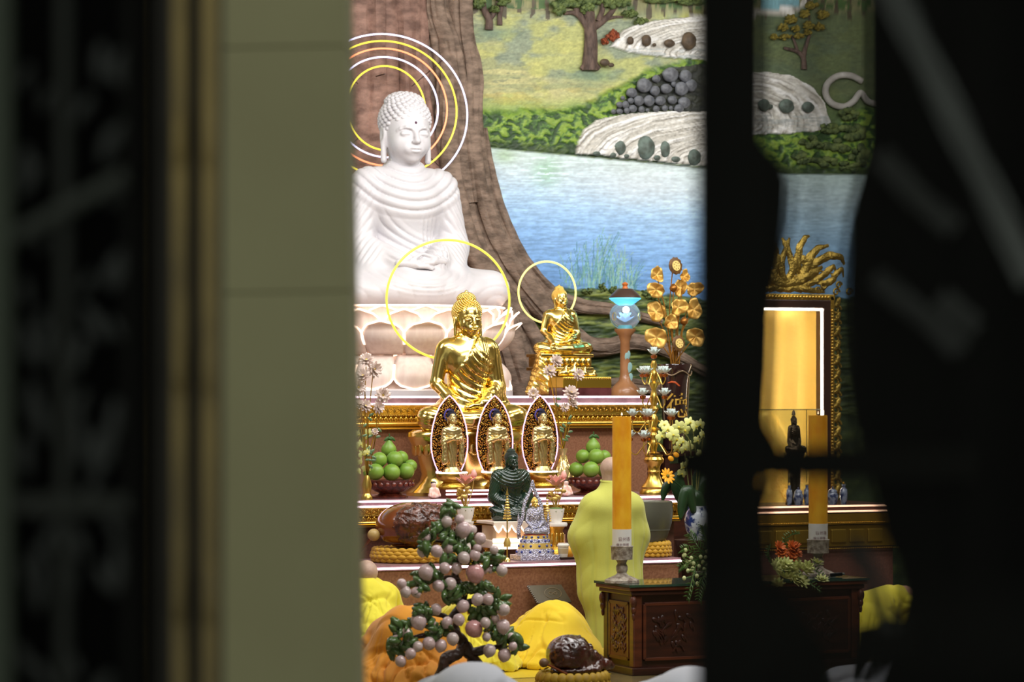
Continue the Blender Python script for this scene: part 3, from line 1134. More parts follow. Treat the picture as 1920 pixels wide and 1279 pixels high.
def lotus_petal(R0, R1, z0, z1, dl, curl, thick=.012, down=False, nu=9, nv=10, bul=.05, knee=.42):
    g = G()
    edge = []
    vv = []
    for j in range(nv + 1):
        t = j / nv
        w = dl * (1 - max(0, (t - knee) / (1 - knee)) ** 2.6) ** .55 * (.86 + .14 * min(1, t / .4))
        w = max(w, .012)
        for i in range(nu + 1):
            u = -1 + 2 * i / nu
            a = u * w
            r = R0 + (R1 - R0) * math.sin(t * math.pi / 2) ** .8 + bul * (1 - u * u) * math.sin(math.pi * min(1, t * 1.05)) + curl * max(0, t - .78) ** 1.2 * 3
            z = z0 + (z1 - z0) * t
            vv.append((r * math.sin(a), -r * math.cos(a), z))
        edge.append((vv[-nu - 1], vv[-1]))
    f = []
    for j in range(nv):
        for i in range(nu):
            a = j * (nu + 1) + i
            f.append((a, a + 1, a + nu + 2, a + nu + 1))
    path = [e[0] for e in edge if True][int(nv * .30):] + [e[1] for e in edge][::-1][:nv + 1 - int(nv * .30)]
    return vv, f, path


# ---- white marble figure
WV = 3.24
wc = P(758, 575, WV)
seat = wc.z
wb = thing('white_buddha_statue', 'large white marble seated Buddha with hands folded in its lap', 'statue', (wc.x, WV, seat))
bv, bf = seated('dhyana', .0125, legs=1.10)
body = mesh_obj('body', bv, bf, MARBLE, wb)
hs = Sdf((-.30, -.66, .26), (.30, -.28, .50), .007)
hand(hs, (-.22, -.42, .375), (-.08, -.47, .365), (1, -.02, 0), .024, (0, .55, .35), spread=.85)
hand(hs, (.22, -.41, .40), (.10, -.46, .40), (-1, -.02, 0), .024, (0, .55, .35), spread=.85)
hs.C((-.12, -.47, .40), (-.02, -.44, .455), .020, .016, .015)
hs.C((.12, -.47, .43), (.01, -.44, .462), .020, .016, .015)
hv, hf = hs.mesh(1)
mesh_obj('hands', hv, hf, MARBLE, wb)
hd = add_head(wb, (0, -.04, 1.305), 1.03, MARBLE, CURL_W, pitch=.06)
u = G().ell((0, -.213, .362), (.013, .013, .013), 10, 6).obj('urna', M('dark_jewel', (70, 24, 60), .2), hd)

# ---- lotus throne
lt = thing('lotus_throne', 'white lotus throne outlined with glowing neon under the marble Buddha', 'lotus throne', (wc.x, WV, Z3), scale=(1, .86, 1))
LH = seat - Z3
PETAL = M('pale_marble_petal', (232, 214, 204), 0.45, col2=(222, 200, 190), vscale=4, stretch=(6, 6, 1))
zw = LH * .46
G().lathe([(0, .0), (.93, 0), (.93, .05), (.90, .10), (.80, zw * .85), (.74, zw), (.78, zw + .06), (.9, LH * .80), (.93, LH - .035), (.93, LH - .004), (0, LH - .004)], 64).obj('core', PETAL, lt)
G().tube([(.94 * math.cos(a * math.pi / 36), .94 * math.sin(a * math.pi / 36), LH - .012) for a in range(72)], .009, 6, closed=True).obj('neon_rim', LEDW, lt)
G().tube([(.80 * math.cos(a * math.pi / 48), .80 * math.sin(a * math.pi / 48), zw + .02 * math.sin(a * math.pi / 3)) for a in range(96)], .010, 6, closed=True).obj('neon_waist', LEDW, lt)
NP = 16
for (R0, R1, z0, z1, off, cl, dl) in ((.78, .955, zw + .03, LH - .015, 0.5, .10, .205), (.80, 1.0, zw + .01, LH - .05, 0.0, .13, .20), (.82, 1.02, zw - .005, LH - .155, 0.5, .16, .205)):
    pv, pf, path = lotus_petal(R0, R1, z0, z1, dl, cl)
    src = None
    for i in range(NP):
        a = 2 * math.pi * (i + off) / NP + .06
        if src is None:
            src = mesh_obj('petal', pv, pf, PETAL, lt, solid=.016)
            ns = G().tube([(p[0] * 1.012, p[1] * 1.012, p[2]) for p in path], .0095, 6).obj('neon_outline', LEDW, src)
            src.rotation_euler = (0, 0, a)
        else:
            p = inst(src, lt, rot=(0, 0, a))
            inst(ns, p)
pv, pf, path = lotus_petal(.80, .985, zw - .01, .055, .20, .03, knee=.5)
src = None
for i in range(NP):
    a = 2 * math.pi * (i + .25) / NP + .06
    if src is None:
        src = mesh_obj('lower_petal', pv, pf, PETAL, lt, solid=.016)
        ns = G().tube([(p[0] * 1.012, p[1] * 1.012, p[2]) for p in path], .0095, 6).obj('neon_outline', LEDW, src)
        src.rotation_euler = (0, 0, a)
    else:
        p = inst(src, lt, rot=(0, 0, a))
        inst(ns, p)
G().lathe([(0, 0), (1.02, 0), (1.02, .045), (.99, .06), (0, .06)], 64).obj('plinth', MARBLE, lt)

# ---- neon halo behind the white head
HV = 4.02
hc = P(724, 210, HV)
halo = thing('neon_halo', 'five concentric neon rings in white, yellow and salmon behind the marble head', 'halo', (hc.x, HV, hc.z))
sc = S(724, HV)
for (rx, ry, dx, dy, mat, nm) in ((72, 79, 0, -7, NEON_Y, 'inner'), (96, 94, 0, -9, NEON_W, ''), (113, 110, 0, -9, NEON_O, ''), (131, 127, 0, -6, NEON_Y, ''), (151, 146, 0, 0, NEON_W, '')):
    G().tube([((dx + rx * math.cos(t * math.pi / 60)) / sc / CA, 0, (-dy + ry * math.sin(t * math.pi / 60)) / sc) for t in range(120)], 1.75 / sc, 7, closed=True).obj('neon_ring', mat, halo)
br = G()
for t in range(4):
    a = math.radians(45 + 90 * t)
    br.tube([(math.cos(a) * 70 / sc / CA, .03, math.sin(a) * 72 / sc), (math.cos(a) * 152 / sc / CA, .03, math.sin(a) * 147 / sc)], .005, 5)
br.tube([(0, .03, 72 / sc), (0, .26, 72 / sc)], .006, 5)
br.obj('bracket', M('dark_wire', (60, 40, 34), .5), halo)

# ---- large golden figure
GV = 1.80
gc = P(876, 806, GV)
gscale = .80
gb = thing('gilded_buddha_statue', 'large polished gold seated Buddha with bare right shoulder in front of the lotus throne', 'statue', (gc.x, GV, Z2))
gv, gf = seated('bhumi', .0125, legs=.80, chest=.98)
gz = gc.z - Z2
SX, SZ = .585, .63
gbig = gv * np.array([SX, .58, SZ])
gbig[:, 0] *= np.interp(gv[:, 2], [.3, .5], [1.18, 1.0])
ob = mesh_obj('body', gbig, gf, GOLD, gb)
ob.location = (0, 0, gz)
add_head(gb, (0, -.02, gz + 1.30 * SZ - .01), .56, GOLD, CURL_G)
G().lathe([(0, 0), (.56, 0), (.56, .03), (.50, .07), (.44, .12), (.42, .18), (.46, gz * .62), (.52, gz * .80), (.55, gz * .9), (.54, gz * .96), (.5, gz), (0, gz)], 40, sx=1, sy=.58).obj('pedestal', GOLD, gb)
src = None
for i in range(26):
    a = 2 * math.pi * i / 26
    loc = (.49 * math.cos(a), .49 * .58 * math.sin(a), gz * .72)
    if src is None:
        src = G().ell((0, 0, 0), (.055, .02, .07), 10, 8).obj('pedestal_petal', GOLD, gb)
        src.location, src.rotation_euler = loc, (0, 0, a + math.pi / 2)
    else:
        inst(src, gb, loc, (0, 0, a + math.pi / 2))
GH = 2.16
p = P(841, 562, GH)
sc = S(841, GH)
h2 = thing('neon_ring_halo', 'large single yellow neon ring standing behind the big gold Buddha', 'halo', (p.x, GH, p.z))
G().tube([(114 * math.cos(t * math.pi / 60) / sc / CA, 0, 112 * math.sin(t * math.pi / 60) / sc) for t in range(120)], 2.2 / sc, 8, closed=True).obj('neon_ring', NEON_Y, h2)
G().tube([(0, .0, -112 / sc), (0, .0, Z2 - p.z + .3), (0, 0, Z2 - p.z)], .008, 6).obj('support_rod', BRASS, h2)

# ---- smaller golden figure on a stepped pedestal
SV = 3.05
c2 = P(1050, 664, SV)
sb = thing('small_gilded_buddha', 'small polished gold seated Buddha on a tiered gold pedestal beside the white lotus throne', 'statue', (c2.x, SV, Z3))
sz = c2.z - Z3
ssc = .335
gsm = gv * ssc * np.array([1.0, 1.0, .98])
gsm[:, 0] *= np.interp(gv[:, 2], [.3, .5], [1.2, 1.0])
o2 = mesh_obj('body', gsm, gf, GOLD, sb)
o2.location = (0, 0, sz)
add_head(sb, (0, -.01, sz + 1.28 * ssc), .30, GOLD, CURL_G, yaw=.25)
G().box((0, 0, sz - .015), (.54, .34, .03)).obj('seat_slab', GOLD, sb, smooth=False, bevel=.006)
G().box((0, 0, sz - .075), (.50, .31, .09)).obj('petal_tier_core', GOLD, sb, smooth=False)
src = None
for k in range(9):
    loc = (-.22 + .055 * k, -.165, sz - .075)
    if src is None:
        src = G().ell((0, 0, 0), (.026, .016, .042), 9, 7).obj('pedestal_petal', GOLD, sb)
        src.location = loc
    else:
        inst(src, sb, loc)
G().box((0, 0, sz - .14), (.54, .34, .03)).obj('middle_slab', GOLD, sb, smooth=False, bevel=.006)
G().lathe([(0, 0), (.30, 0), (.28, .06), (.2, .10), (.22, .16), (.26, sz - .155), (0, sz - .155)], 4, sx=1.15, sy=.8, mat=Matrix.Rotation(math.pi / 4, 4, 'Z')).obj('base', GOLD, sb, smooth=False, bevel=.01)
# drapery hanging at the left of the pedestal
dr = Sdf((-.42, -.3, 0), (-.1, .2, .42), .012)
dr.C((-.24, -.1, .36), (-.27, -.12, .2), .05, .06, .05).C((-.27, -.12, .2), (-.34, -.12, .03), .06, .06, .05).C((-.22, -.16, .2), (-.2, -.18, .03), .07, .08, .05).clipz(0)
dv_, df_ = dr.mesh(1)
nn = normals(dv_, df_)
dv_ = dv_ + nn * (.008 * ridge(dv_[:, 2] / .06 + dv_[:, 0] / .08))[:, None]
mesh_obj('drapery', dv_, df_, GOLD, sb)
SH = 3.32
p = P(1026, 548, SH)
sc = S(1026, SH)
h3 = thing('neon_ring_halo', 'small pale yellow neon ring behind the small gold Buddha', 'halo', (p.x, SH, p.z))
G().tube([(54 * math.cos(t * math.pi / 60) / sc / CA, 0, 57.5 * math.sin(t * math.pi / 60) / sc) for t in range(120)], 1.9 / sc, 8, closed=True).obj('neon_ring', M('neon_pale_yellow', (244, 238, 130), .4, emit=1.05), h3)
G().tube([(0, 0, -57.5 / sc), (0, 0, Z3 - p.z)], .008, 6).obj('support_rod', BRASS, h3)
# gilded chest with marble foot at its right
PLV = 2.58
p = P(1087, 740, PLV)
q0, q1 = P(1042, 740, PLV).x, P(1133, 740, PLV).x
gb2 = thing('offering_plinth', 'low gold plinth on dark red marble heaped with small gold ornaments', 'plinth', ((q0 + q1) / 2, PLV, Z3))
w = q1 - q0
G().box((0, 0, .035), (w, .3, .07)).obj('marble_foot', M('dark_red_marble', (70, 34, 36), .2, col2=(96, 52, 54), vscale=8), gb2, smooth=False)
G().box((0, 0, .12), (w * 1.0, .31, .10)).obj('body', M('satin_gold', (190, 158, 60), .35, 1.0), gb2, smooth=False, bevel=.006)
g = G()
for k in range(22):
    g.ell((-w / 2 + w * (k + .5) / 22, -.155, .155), (.009, .008, .011), 6, 5)
g.obj('bead_trim', GOLD, gb2)
for k, (dx, hh, ww) in enumerate([(-.16, .10, .05), (-.07, .13, .06), (.03, .09, .07), (.12, .06, .06)]):
    o = Sdf((-.12, -.1, 0), (.12, .1, .2), .009)
    o.E((0, 0, hh * .3), (ww, .04, hh * .35), .03).C((-.01, 0, hh * .4), (.02, -.01, hh), .03, .012, .03).C((-ww, 0, .02), (-ww * .4, 0, hh * .6), .016, .01, .02).clipz(0)
    a, b = o.mesh(1)
    og = mesh_obj('gold_ornament', a, b, GOLD, gb2)
    og.location = (dx, 0, .17)

# ---- dark jade figure
JADE = M('dark_jade', (18, 38, 28), 0.10, 0, col2=(40, 66, 48), vscale=5, coat=.6, contrast=(.45, .8))
JV = .80
jc = P(958, 975, JV)
jz = jc.z
js = .335
jb = thing('jade_buddha_statue', 'dark green jade seated Buddha on a white glowing pedestal', 'statue', (jc.x, JV, jz))
jv = bv * js * np.array([.98, .85, 1.0])
jv[:, 0] *= np.interp(bv[:, 2], [.2, .5], [.66, 1.0])
jo = mesh_obj('body', jv, bf, JADE, jb)
add_head(jb, (0, -.02, 1.28 * js), .245, JADE, CURL_G)

# white pedestal below it
def pedestal():
    t = thing('white_pedestal', 'white and gold scalloped pedestal with lit legs under the jade Buddha', 'pedestal', (jc.x, JV, Z1))
    h = jz - Z1 - .004
    WHT = M('white_lacquer', (240, 226, 208), .4)
    G().box((0, 0, h - .012), (.48, .36, .024)).obj('top_slab', WHT, t, smooth=False, bevel=.005)
    pts = [(-.24, -.015)]
    for k in range(6):
        pts += [(-.24 + .48 * (k + .25) / 6, -.05), (-.24 + .48 * (k + .5) / 6, -.07), (-.24 + .48 * (k + .75) / 6, -.05), (-.24 + .48 * (k + 1) / 6, -.015)]
    G().prism([(x, z + h - .02) for x, z in pts] + [(.24, h - .005), (-.24, h - .005)], -.195, -.17).obj('apron', WHT, t, smooth=False)
    G().tube([(x, -.196, z + h - .02) for x, z in pts], .007, 6).obj('neon_outline', LEDW, t)
    G().box((0, 0, h - .10), (.40, .30, .12)).obj('neck', M('cream_lacquer', (230, 206, 170), .4), t, smooth=False)
    G().box((0, 0, h - .19), (.48, .34, .07)).obj('lower_slab', WHT, t, smooth=False, bevel=.01)
    for z in (h - .150, h - .165, h - .195, h - .222):
        G().tube([(-.24, -.174, z), (.24, -.174, z)], .010, 6).obj('neon_outline', LEDW, t)  # extra strips added to strengthen the pedestal's glow
    for q in (-1, 1):
        for r in (-.12, .12):
            G().lathe([(.07, 0), (.06, .02), (.03, .05), (.028, max(.06, h - .30)), (.06, h - .22), (0, h - .22)], 14, c=(q * .165, r, 0)).obj('leg', GOLD, t)


pedestal()
# ------------------------------------------------------------------ three standing figures with lit almond halos
DARKGOLD = M('antique_gold_carving', (226, 176, 74), .25, .9, col2=(26, 18, 12), vscale=75, kind='voronoi', contrast=(.40, .52), bump=1.0, bscale=75)
FIGGOLD = M('figure_gold', (220, 196, 136), .26, .9, bump=.1, bscale=40)
SV3 = V2 + .27


def standing(first, px, label):
    p = P(px, 917, SV3)
    if first is not None:
        t = copy_tree(first)
        t.location = (p.x, SV3, ZR)
        t['label'] = label
        return t
    k = S(930, SV3)
    t = thing('standing_buddha', label, 'statue', (p.x, SV3, ZR), group='standing figures in lit halos')
    # pedestal: foot, neck, lotus, lit rim
    G().lathe([(0, 0), (.115, 0), (.118, .018), (.09, .045), (.075, .06), (.08, .07), (0, .07)], 24, sy=.8).obj('foot', GOLD_DIM, t)
    lb = G().lathe([(0, .07), (.10, .07), (.128, .095), (.135, .125), (.13, .135), (0, .135)], 28, sy=.8, ripple=lambda a, q: .05 * abs(math.sin(7 * a))).obj('lotus_base', BRASS, t)
    G().tube([(.135 * math.cos(a * math.pi / 24), .108 * math.sin(a * math.pi / 24), .139) for a in range(48)], .006, 6, closed=True).obj('neon_rim', LED, lb)
    G().lathe([(0, .135), (.085, .135), (.075, .16), (.06, .185), (0, .185)], 24, sy=.8, ripple=lambda a, q: .10 * abs(math.sin(8 * a))).obj('rock_base', FIGGOLD, t)
    # robed body
    s = Sdf((-.16, -.13, .16), (.16, .12, .62), .0056)
    s.C((0, 0, .18), (0, 0, .40), .044, .048, .03, .8).E((0, 0, .46), (.058, .042, .07), .04).C((-.046, 0, .50), (.046, 0, .50), .030, .030, .03).C((0, 0, .50), (0, 0, .58), .024, .022, .02)
    for q in (-1, 1):
        s.C((q * .062, 0, .50), (q * .080, -.01, .40), .026, .026, .015)
        s.C((q * .080, -.012, .40), (q * .03, -.075, .425), .024, .016, .012)
        s.C((q * .078, -.03, .39), (q * .076, -.03, .23), .019, .023, .006, 1.0)
    s.E((0, -.078, .425), (.03, .02, .016), .01)
    s.C((-.02, -.085, .43), (.0, -.09, .455), .012, .010, .008)
    v, F = s.mesh(1)
    n = normals(v, F)
    x, y, z = v.T
    fr = sstep(.02, -.02, y)
    d = fr * sstep(.40, .36, z) * .007 * (ridge((x * .9 + .25 * (z - .2)) / .028) - .4)
    r = np.hypot(x, z - .60)
    d += fr * sstep(.41, .44, z) * .004 * (ridge(r / .024) - .4)
    d += sstep(.06, .08, abs(x)) * .004 * (ridge((z + y) / .035) - .4)
    mesh_obj('body', v + n * d[:, None], F, FIGGOLD, t)
    add_head(t, (0, -.005, .552), .178, FIGGOLD, CURL_G, hairmat=M('blue_black_hair', (24, 24, 52), .35))
    ring = G().tube([(.046 * math.cos(a * math.pi / 20) - .0, .048, .625 + .05 * math.sin(a * math.pi / 20)) for a in range(40)], .007, 6, closed=True).obj('head_ring', M('blue_enamel', (84, 76, 150), .3), t)
    # almond shaped openwork plate
    half = [(.0, .795), (.045, .755), (.088, .70), (.125, .62), (.150, .53), (.164, .43), (.163, .34), (.150, .27), (.128, .205), (.105, .155)]
    out = [(a, b) for a, b in half] + [(-a, b) for a, b in half[:0:-1]]
    pl = G().prism(out, .06, .075).obj('halo_plate', DARKGOLD, t, smooth=False)
    nl = half + [(.12, .15), (.075, .142)]
    G().tube([(-a * 1.03, .05, b) for a, b in nl[::-1]] + [(a * 1.03, .05, b) for a, b in nl[1:-2]], .0058, 7).obj('neon_outline', NEON_P, pl)
    # raised scroll leaves on the plate
    rs = random.Random(5)
    src = None
    for i in range(64):
        b = rs.uniform(.2, .77)
        w = np.interp(b, [.155, .205, .27, .34, .43, .53, .62, .70, .755, .795], [.105, .128, .15, .163, .164, .15, .125, .088, .045, 0]) * .9
        a = rs.uniform(-w, w)
        if src is None:
            src = G().tube([(.012 * math.cos(q * .6) * (1 - q * .06), 0, .012 * math.sin(q * .6) * (1 - q * .06)) for q in range(12)], .0032, 5).obj('scroll', BRASS, pl)
            src.location = (a, .058, b)
        else:
            inst(src, pl, (a, .058, b), (0, rs.uniform(0, 6.28), 0), rs.uniform(.7, 1.3))
    return t


st1 = standing(None, 847, 'standing gold Buddha in a neon almond halo beside the crystal-flower fruit bowl')
standing(st1, 932, 'standing gold Buddha in a neon almond halo, middle of the three, behind the jade head')
standing(st1, 1017, 'standing gold Buddha in a neon almond halo, the one beside the gold lattice vase')

# ------------------------------------------------------------------ bowls of green fruit
POMELO = M('green_pomelo_skin', (98, 138, 44), .38, col2=(128, 162, 62), vscale=5, bump=.06, bscale=160)
STEM = M('fruit_stem', (58, 92, 40), .6)
BOWL = M('carved_dark_red_bowl', (70, 28, 20), .22, col2=(120, 52, 36), vscale=28, bump=.6, bscale=40, coat=.5)


def fruit_bowl(px, py, V, label, side, fruits):
    p = P(px, py, V)
    t = thing('offering_bowl', label, 'bowl', (p.x, V, Z2), group='carved fruit bowls')
    prof = [(0, 0), (.15, 0), (.16, .015), (.11, .03), (.09, .045), (.13, .06), (.19, .10), (.212, .155), (.205, .155), (.198, .148), (.0, .148)]
    G().lathe(prof, 36, sy=.85).obj('bowl', BOWL, t)
    src = None
    for i in range(22):
        a = 2 * math.pi * i / 22
        loc = (.203 * math.cos(a), .203 * .85 * math.sin(a), .118)
        if src is None:
            src = G().ell((0, 0, 0), (.022, .012, .022), 8, 6).obj('carved_boss', BOWL, t)
            src.location, src.rotation_euler = loc, (0, 0, a + math.pi / 2)
        else:
            inst(src, t, loc, (0, 0, a + math.pi / 2))
    g = S(px, V)
    placed, spots = [], {}
    for i in sorted(range(len(fruits)), key=lambda j: (-round(fruits[j][1] / 14.0), fruits[j][3])):
        fx, fy, r, dv, lab = fruits[i]
        R = r / g * 1.04
        best = None
        for sft in sorted(np.arange(-.16, .161, .008), key=abs):
            q = P(fx, fy, V + dv + sft)
            zz0 = q.z
            dd = math.hypot(q.x - p.x, (q.y - V) / .85)
            low = Z2 + (.148 if dd < .15 else .157) + R - .003
            zz = low if dd < .24 else -9
            for (x_, y_, z_, R_) in placed:
                h2_ = (R + R_ - .003) ** 2 - (q.x - x_) ** 2 - (q.y - y_) ** 2
                if h2_ > 0:
                    zz = max(zz, z_ + math.sqrt(h2_))
            if zz < 0:
                continue
            cost = abs(zz - zz0) + .10 * abs(sft)
            if best is None or cost < best[0]:
                best = (cost, q.x, q.y, zz)
        placed.append((best[1], best[2], best[3], R))
        spots[i] = best[1:]
    for k, (fx, fy, r, dv, lab) in enumerate(fruits):
        q = Vector(spots[k])
        ft = thing('pomelo', lab, 'fruit', tuple(q), group='green pomelos in the bowl ' + side)
        R = r / g * 1.04
        if 'pear-shaped' in lab and 'under' not in lab:                                   # pear-shaped one on top, with leaf and stalk
            G().lathe([(0, -R), (R * .5, -R * .86), (R * .85, -R * .5), (R * .97, 0), (R * .82, R * .45), (R * .5, R * .85), (R * .28, R * 1.2), (R * .14, R * 1.45), (0, R * 1.5)], 28).obj('fruit', POMELO, ft)
            G().tube([(0, 0, R * 1.45), (R * .1, 0, R * 1.7), (R * .05, 0, R * 1.95)], .006, 6).obj('stalk', STEM, ft)
            for s_ in (-1, 1, .3):
                G().ell((s_ * R * .42, -.02, R * 1.35), (R * .42, .008, R * .18), 8, 6, rot=Euler((0, .7 * s_, 0))).obj('leaf', STEM, ft)
        else:
            G().ell((0, 0, 0), (R, R, R * .96), 24, 16).obj('fruit', POMELO, ft)
            G().ell((0, 0, R * .955), (.008, .008, .006), 8, 5).obj('stalk', STEM, ft)
    return t


fruit_bowl(731, 934, 1.33, 'carved dark red footed bowl of green pomelos beside the crystal flower spray', 'by the crystal flowers', [
    (704, 884, 15.5, .02, 'green pomelo in the bowl by the crystal flowers, lower row end by the flowers'),
    (734, 882, 16, -.06, 'green pomelo at the front centre of the lower row, bowl by the crystal flowers'),
    (761, 883, 15.5, .0, 'green pomelo in the bowl by the crystal flowers, lower row end by the lit figures'),
    (711, 862, 14.5, .06, 'green pomelo resting on the second row, bowl by the crystal flowers, flower side'),
    (740, 862, 15.5, -.01, 'lighter green pomelo directly under the pear-shaped one, bowl by the crystal flowers'),
    (752, 859, 13.5, .14, 'green pomelo half hidden behind the second row, bowl by the crystal flowers'),
    (729, 843, 14.8, .08, 'pear-shaped green pomelo with leaves crowning the bowl by the crystal flowers'),
    (693, 889, 12, .13, 'small green pomelo hidden at the back of the bowl by the crystal flowers'),
    (770, 888, 12, .12, 'yellowish green pomelo at the back edge of the bowl by the crystal flowers')])
fruit_bowl(1108, 928, 1.33, 'carved dark red footed bowl of green pomelos beside the standing monk', 'by the standing monk', [
    (1081, 879, 14, .0, 'yellow-green pomelo at the end of the lower row by the lattice vase'),
    (1108, 878, 15, -.06, 'green pomelo at the front of the lower row beside the monk'),
    (1134, 882, 14, .04, 'green pomelo in the lower row hidden behind the monk head'),
    (1093, 855, 13, .05, 'green pomelo of the second row on the lattice vase side'),
    (1118, 856, 14.5, -.0, 'large light green pomelo of the second row beside the yellow candle'),
    (1133, 852, 12, .13, 'green pomelo behind the second row by the yellow candle'),
    (1112, 838, 14, .08, 'pear-shaped green pomelo with leaves crowning the bowl beside the monk')])

# ------------------------------------------------------------------ wooden fish drums
FISHWOOD = M('brown_glossy_wood', (128, 66, 26), .18, col2=(98, 46, 18), vscale=4, coat=.7)
FISHCARVE = M('carved_brown_wood', (106, 52, 28), .25, col2=(54, 24, 14), vscale=22, bump=1.0, bscale=26, coat=.5)
CUSHM = M('yellow_quilted_cover', (214, 168, 34), .6, col2=(188, 138, 22), vscale=12, sheen=.2)


def cushion(name, label, p, rx, ry, h, rows, per, square=False, mat=CUSHM):
    t = thing(name, label, 'cushion', p)
    G().lathe([(0, 0), (rx * .92, 0), (rx * .98, h * .3), (rx * .96, h * .75), (rx * .8, h), (0, h)], 32, sy=ry / rx).obj('core', mat, t)
    src = None
    for r in range(rows):
        hz_ = .82 * h / rows
        zz = hz_ * 1.08 + (h - hz_ * 1.5) * r / max(1, rows - 1)
        rr = 1.0 - .1 * abs((r + .5) / rows - .4)
        for i in range(per):
            a = 2 * math.pi * (i + .5 * (r % 2)) / per
            loc = (rx * rr * math.cos(a), ry * rr * math.sin(a), zz)
            if src is None:
                w = 2 * math.pi * rx / per
                src = G().ell((0, 0, 0), (w * .60, w * .30, h / rows * .80), 8, 6).obj('quilt_scale', mat, t)
                src.location, src.rotation_euler = loc, (-.5, 0, a + math.pi / 2)
            else:
                inst(src, t, loc, (-.5, 0, a + math.pi / 2))
    return t


WF = .58
p = P(776, 1058, WF)
k = S(776, WF)
cushion('quilted_cushion', 'yellow scale-quilted cushion under the big brown wooden fish drum', (p.x, WF, Z1), 80 / k, .30, 26 / k, 4, 30)
wf = thing('wooden_fish_drum', 'big glossy brown wooden fish drum with carved oval face on the altar step', 'drum', (p.x - .01, WF, Z1 + 24 / k))
s = Sdf((-.36, -.36, -.02), (.36, .36, .46), .012)
s.E((0, 0, .19), (.31, .28, .195), .05).clipz(0)
s.cut(s.box((-.1, -.02, .05), (.3, .4, .006)), .02)
v, F = s.mesh(1)
mesh_obj('body', v, F, FISHWOOD, wf)
s = Sdf((-.30, -.36, .0), (.30, -.05, .42), .0085)
s.E((.03, -.165, .20), (.265, .13, .178), .02)
v, F = s.mesh(1)
n = normals(v, F)
d = .012 * (fbm(v[:, 0] * 22, v[:, 2] * 22, 5, 3) > .5) + .010 * fbm(v[:, 0] * 40, v[:, 2] * 40, 9, 2)
mesh_obj('carved_face', v + n * d[:, None], F, FISHCARVE, wf)
q = P(701, 1003, WF)
ml = thing('drum_mallet', 'wooden mallet with pale round head beside the big wooden fish drum', 'mallet', (q.x, WF, Z1))
G().ell((0, 0, q.z - Z1), (.052, .052, .050), 18, 12).obj('head', M('pale_wood', (178, 150, 92), .4), ml)
G().tube([(0, 0, q.z - Z1), (-.045, .33, .012)], .011, 8).obj('handle', FISHWOOD, ml)

LF = -2.28
p = P(1074, 1262, LF)
k = S(1074, LF)
ZF = p.z
cushion('quilted_cushion', 'olive-yellow scale-quilted cushion under the dark wooden fish drum on the floor', (p.x + .0, LF, 0.0), 68 / k, .24, max(.06, ZF), 2, 26, mat=M('olive_yellow_cover', (176, 142, 24), .6, col2=(140, 110, 18), vscale=10))
wf2 = thing('wooden_fish_drum', 'dark lacquered wooden fish drum with curled tail on a floor cushion before the table', 'drum', (p.x, LF, ZF))
s = Sdf((-.34, -.26, -.02), (.38, .26, .32), .0105)
s.E((-.04, 0, .135), (.162, .165, .145), .05).C((.02, 0, .13), (.22, -.02, .055), .12, .045, .06).C((.22, -.02, .055), (.29, -.02, .05), .04, .03, .03).E((0, -.02, .03), (.2, .16, .04), .05).clipz(0)
s.cut(s.box((-.2, -.05, .045), (.2, .3, .005)), .015)
v, F = s.mesh(1)
n = normals(v, F)
d = (.010 * (fbm(v[:, 0] * 26, v[:, 2] * 26, 15, 3) > .52) + .008 * fbm(v[:, 0] * 50, v[:, 2] * 50, 19, 2)) * sstep(-.0, -.05, v[:, 1])
mesh_obj('body', v + n * d[:, None], F, M('dark_lacquered_wood', (44, 18, 14), .12, col2=(70, 26, 18), vscale=6, coat=.9, bump=.4, bscale=40), wf2)
q = P(1020, 1243, LF - .04)
ml = thing('drum_mallet', 'small mallet with grey-brown ball head leaning on the dark wooden fish drum', 'mallet', (q.x, LF - .04, ZF))
G().ell((0, 0, q.z - ZF), (.037, .034, .034), 16, 10).obj('head', M('grey_brown_wood', (110, 84, 60), .4), ml)
G().tube([(0, 0, q.z - ZF), (.13, -.135, .008)], .009, 8).obj('handle', FISHWOOD, ml)

# ------------------------------------------------------------------ grey bronze singing bowl on cushion
BV = .42
p = P(1222, 1042, BV)
k = S(1222, BV)
cushion('quilted_cushion', 'yellow scale-quilted cushion under the big grey bowl bell', (p.x, BV, Z1), 35 / k, .16, 28 / k, 4, 22)
bb = thing('bowl_bell', 'tall plain grey metal bowl bell standing behind the monk', 'bell', (p.x - .04, BV, Z1 + 28 / k))
G().lathe([(0, 0), (.14, 0), (.17, .05), (.205, .16), (.215, .26), (.21, .34), (.20, .345), (.19, .33), (.19, .1), (0, .05)], 36).obj('body', M('grey_bronze', (104, 104, 92), .38, .5), bb)

# ------------------------------------------------------------------ takeaway cup, scissors, box
CV = .36
p = P(1056, 1044, CV)
k = S(1056, CV)
cup = thing('takeaway_cup', 'white paper takeaway cup with lid and straw on the altar step', 'cup', (p.x, CV, Z1 + .02))
G().lathe([(0, 0), (.036, 0), (.046, .09), (0, .09)], 20).obj('cup_body', M('white_paper', (226, 220, 208), .6), cup)
G().lathe([(.037, .022), (.0445, .07)], 20).obj('sleeve', M('pale_brown_sleeve', (206, 188, 150), .7), cup, solid=.003)
G().lathe([(0, .09), (.05, .09), (.05, .102), (.044, .106), (.042, .116), (0, .116)], 20).obj('lid', M('white_plastic', (240, 236, 228), .3), cup)
G().tube([(.012, 0, .10), (.014, 0, .19)], .005, 8).obj('straw', M('brown_straw', (188, 140, 110), .5), cup)
bx = thing('dark_box', 'small flat dark box under the takeaway cup', 'box', (p.x + .025, CV, Z1))
G().box((0, 0, .010), (.13, .10, .018)).obj('lid', M('dark_card', (42, 22, 20), .4), bx, smooth=False, bevel=.003)
p = P(1085, 1046, CV)
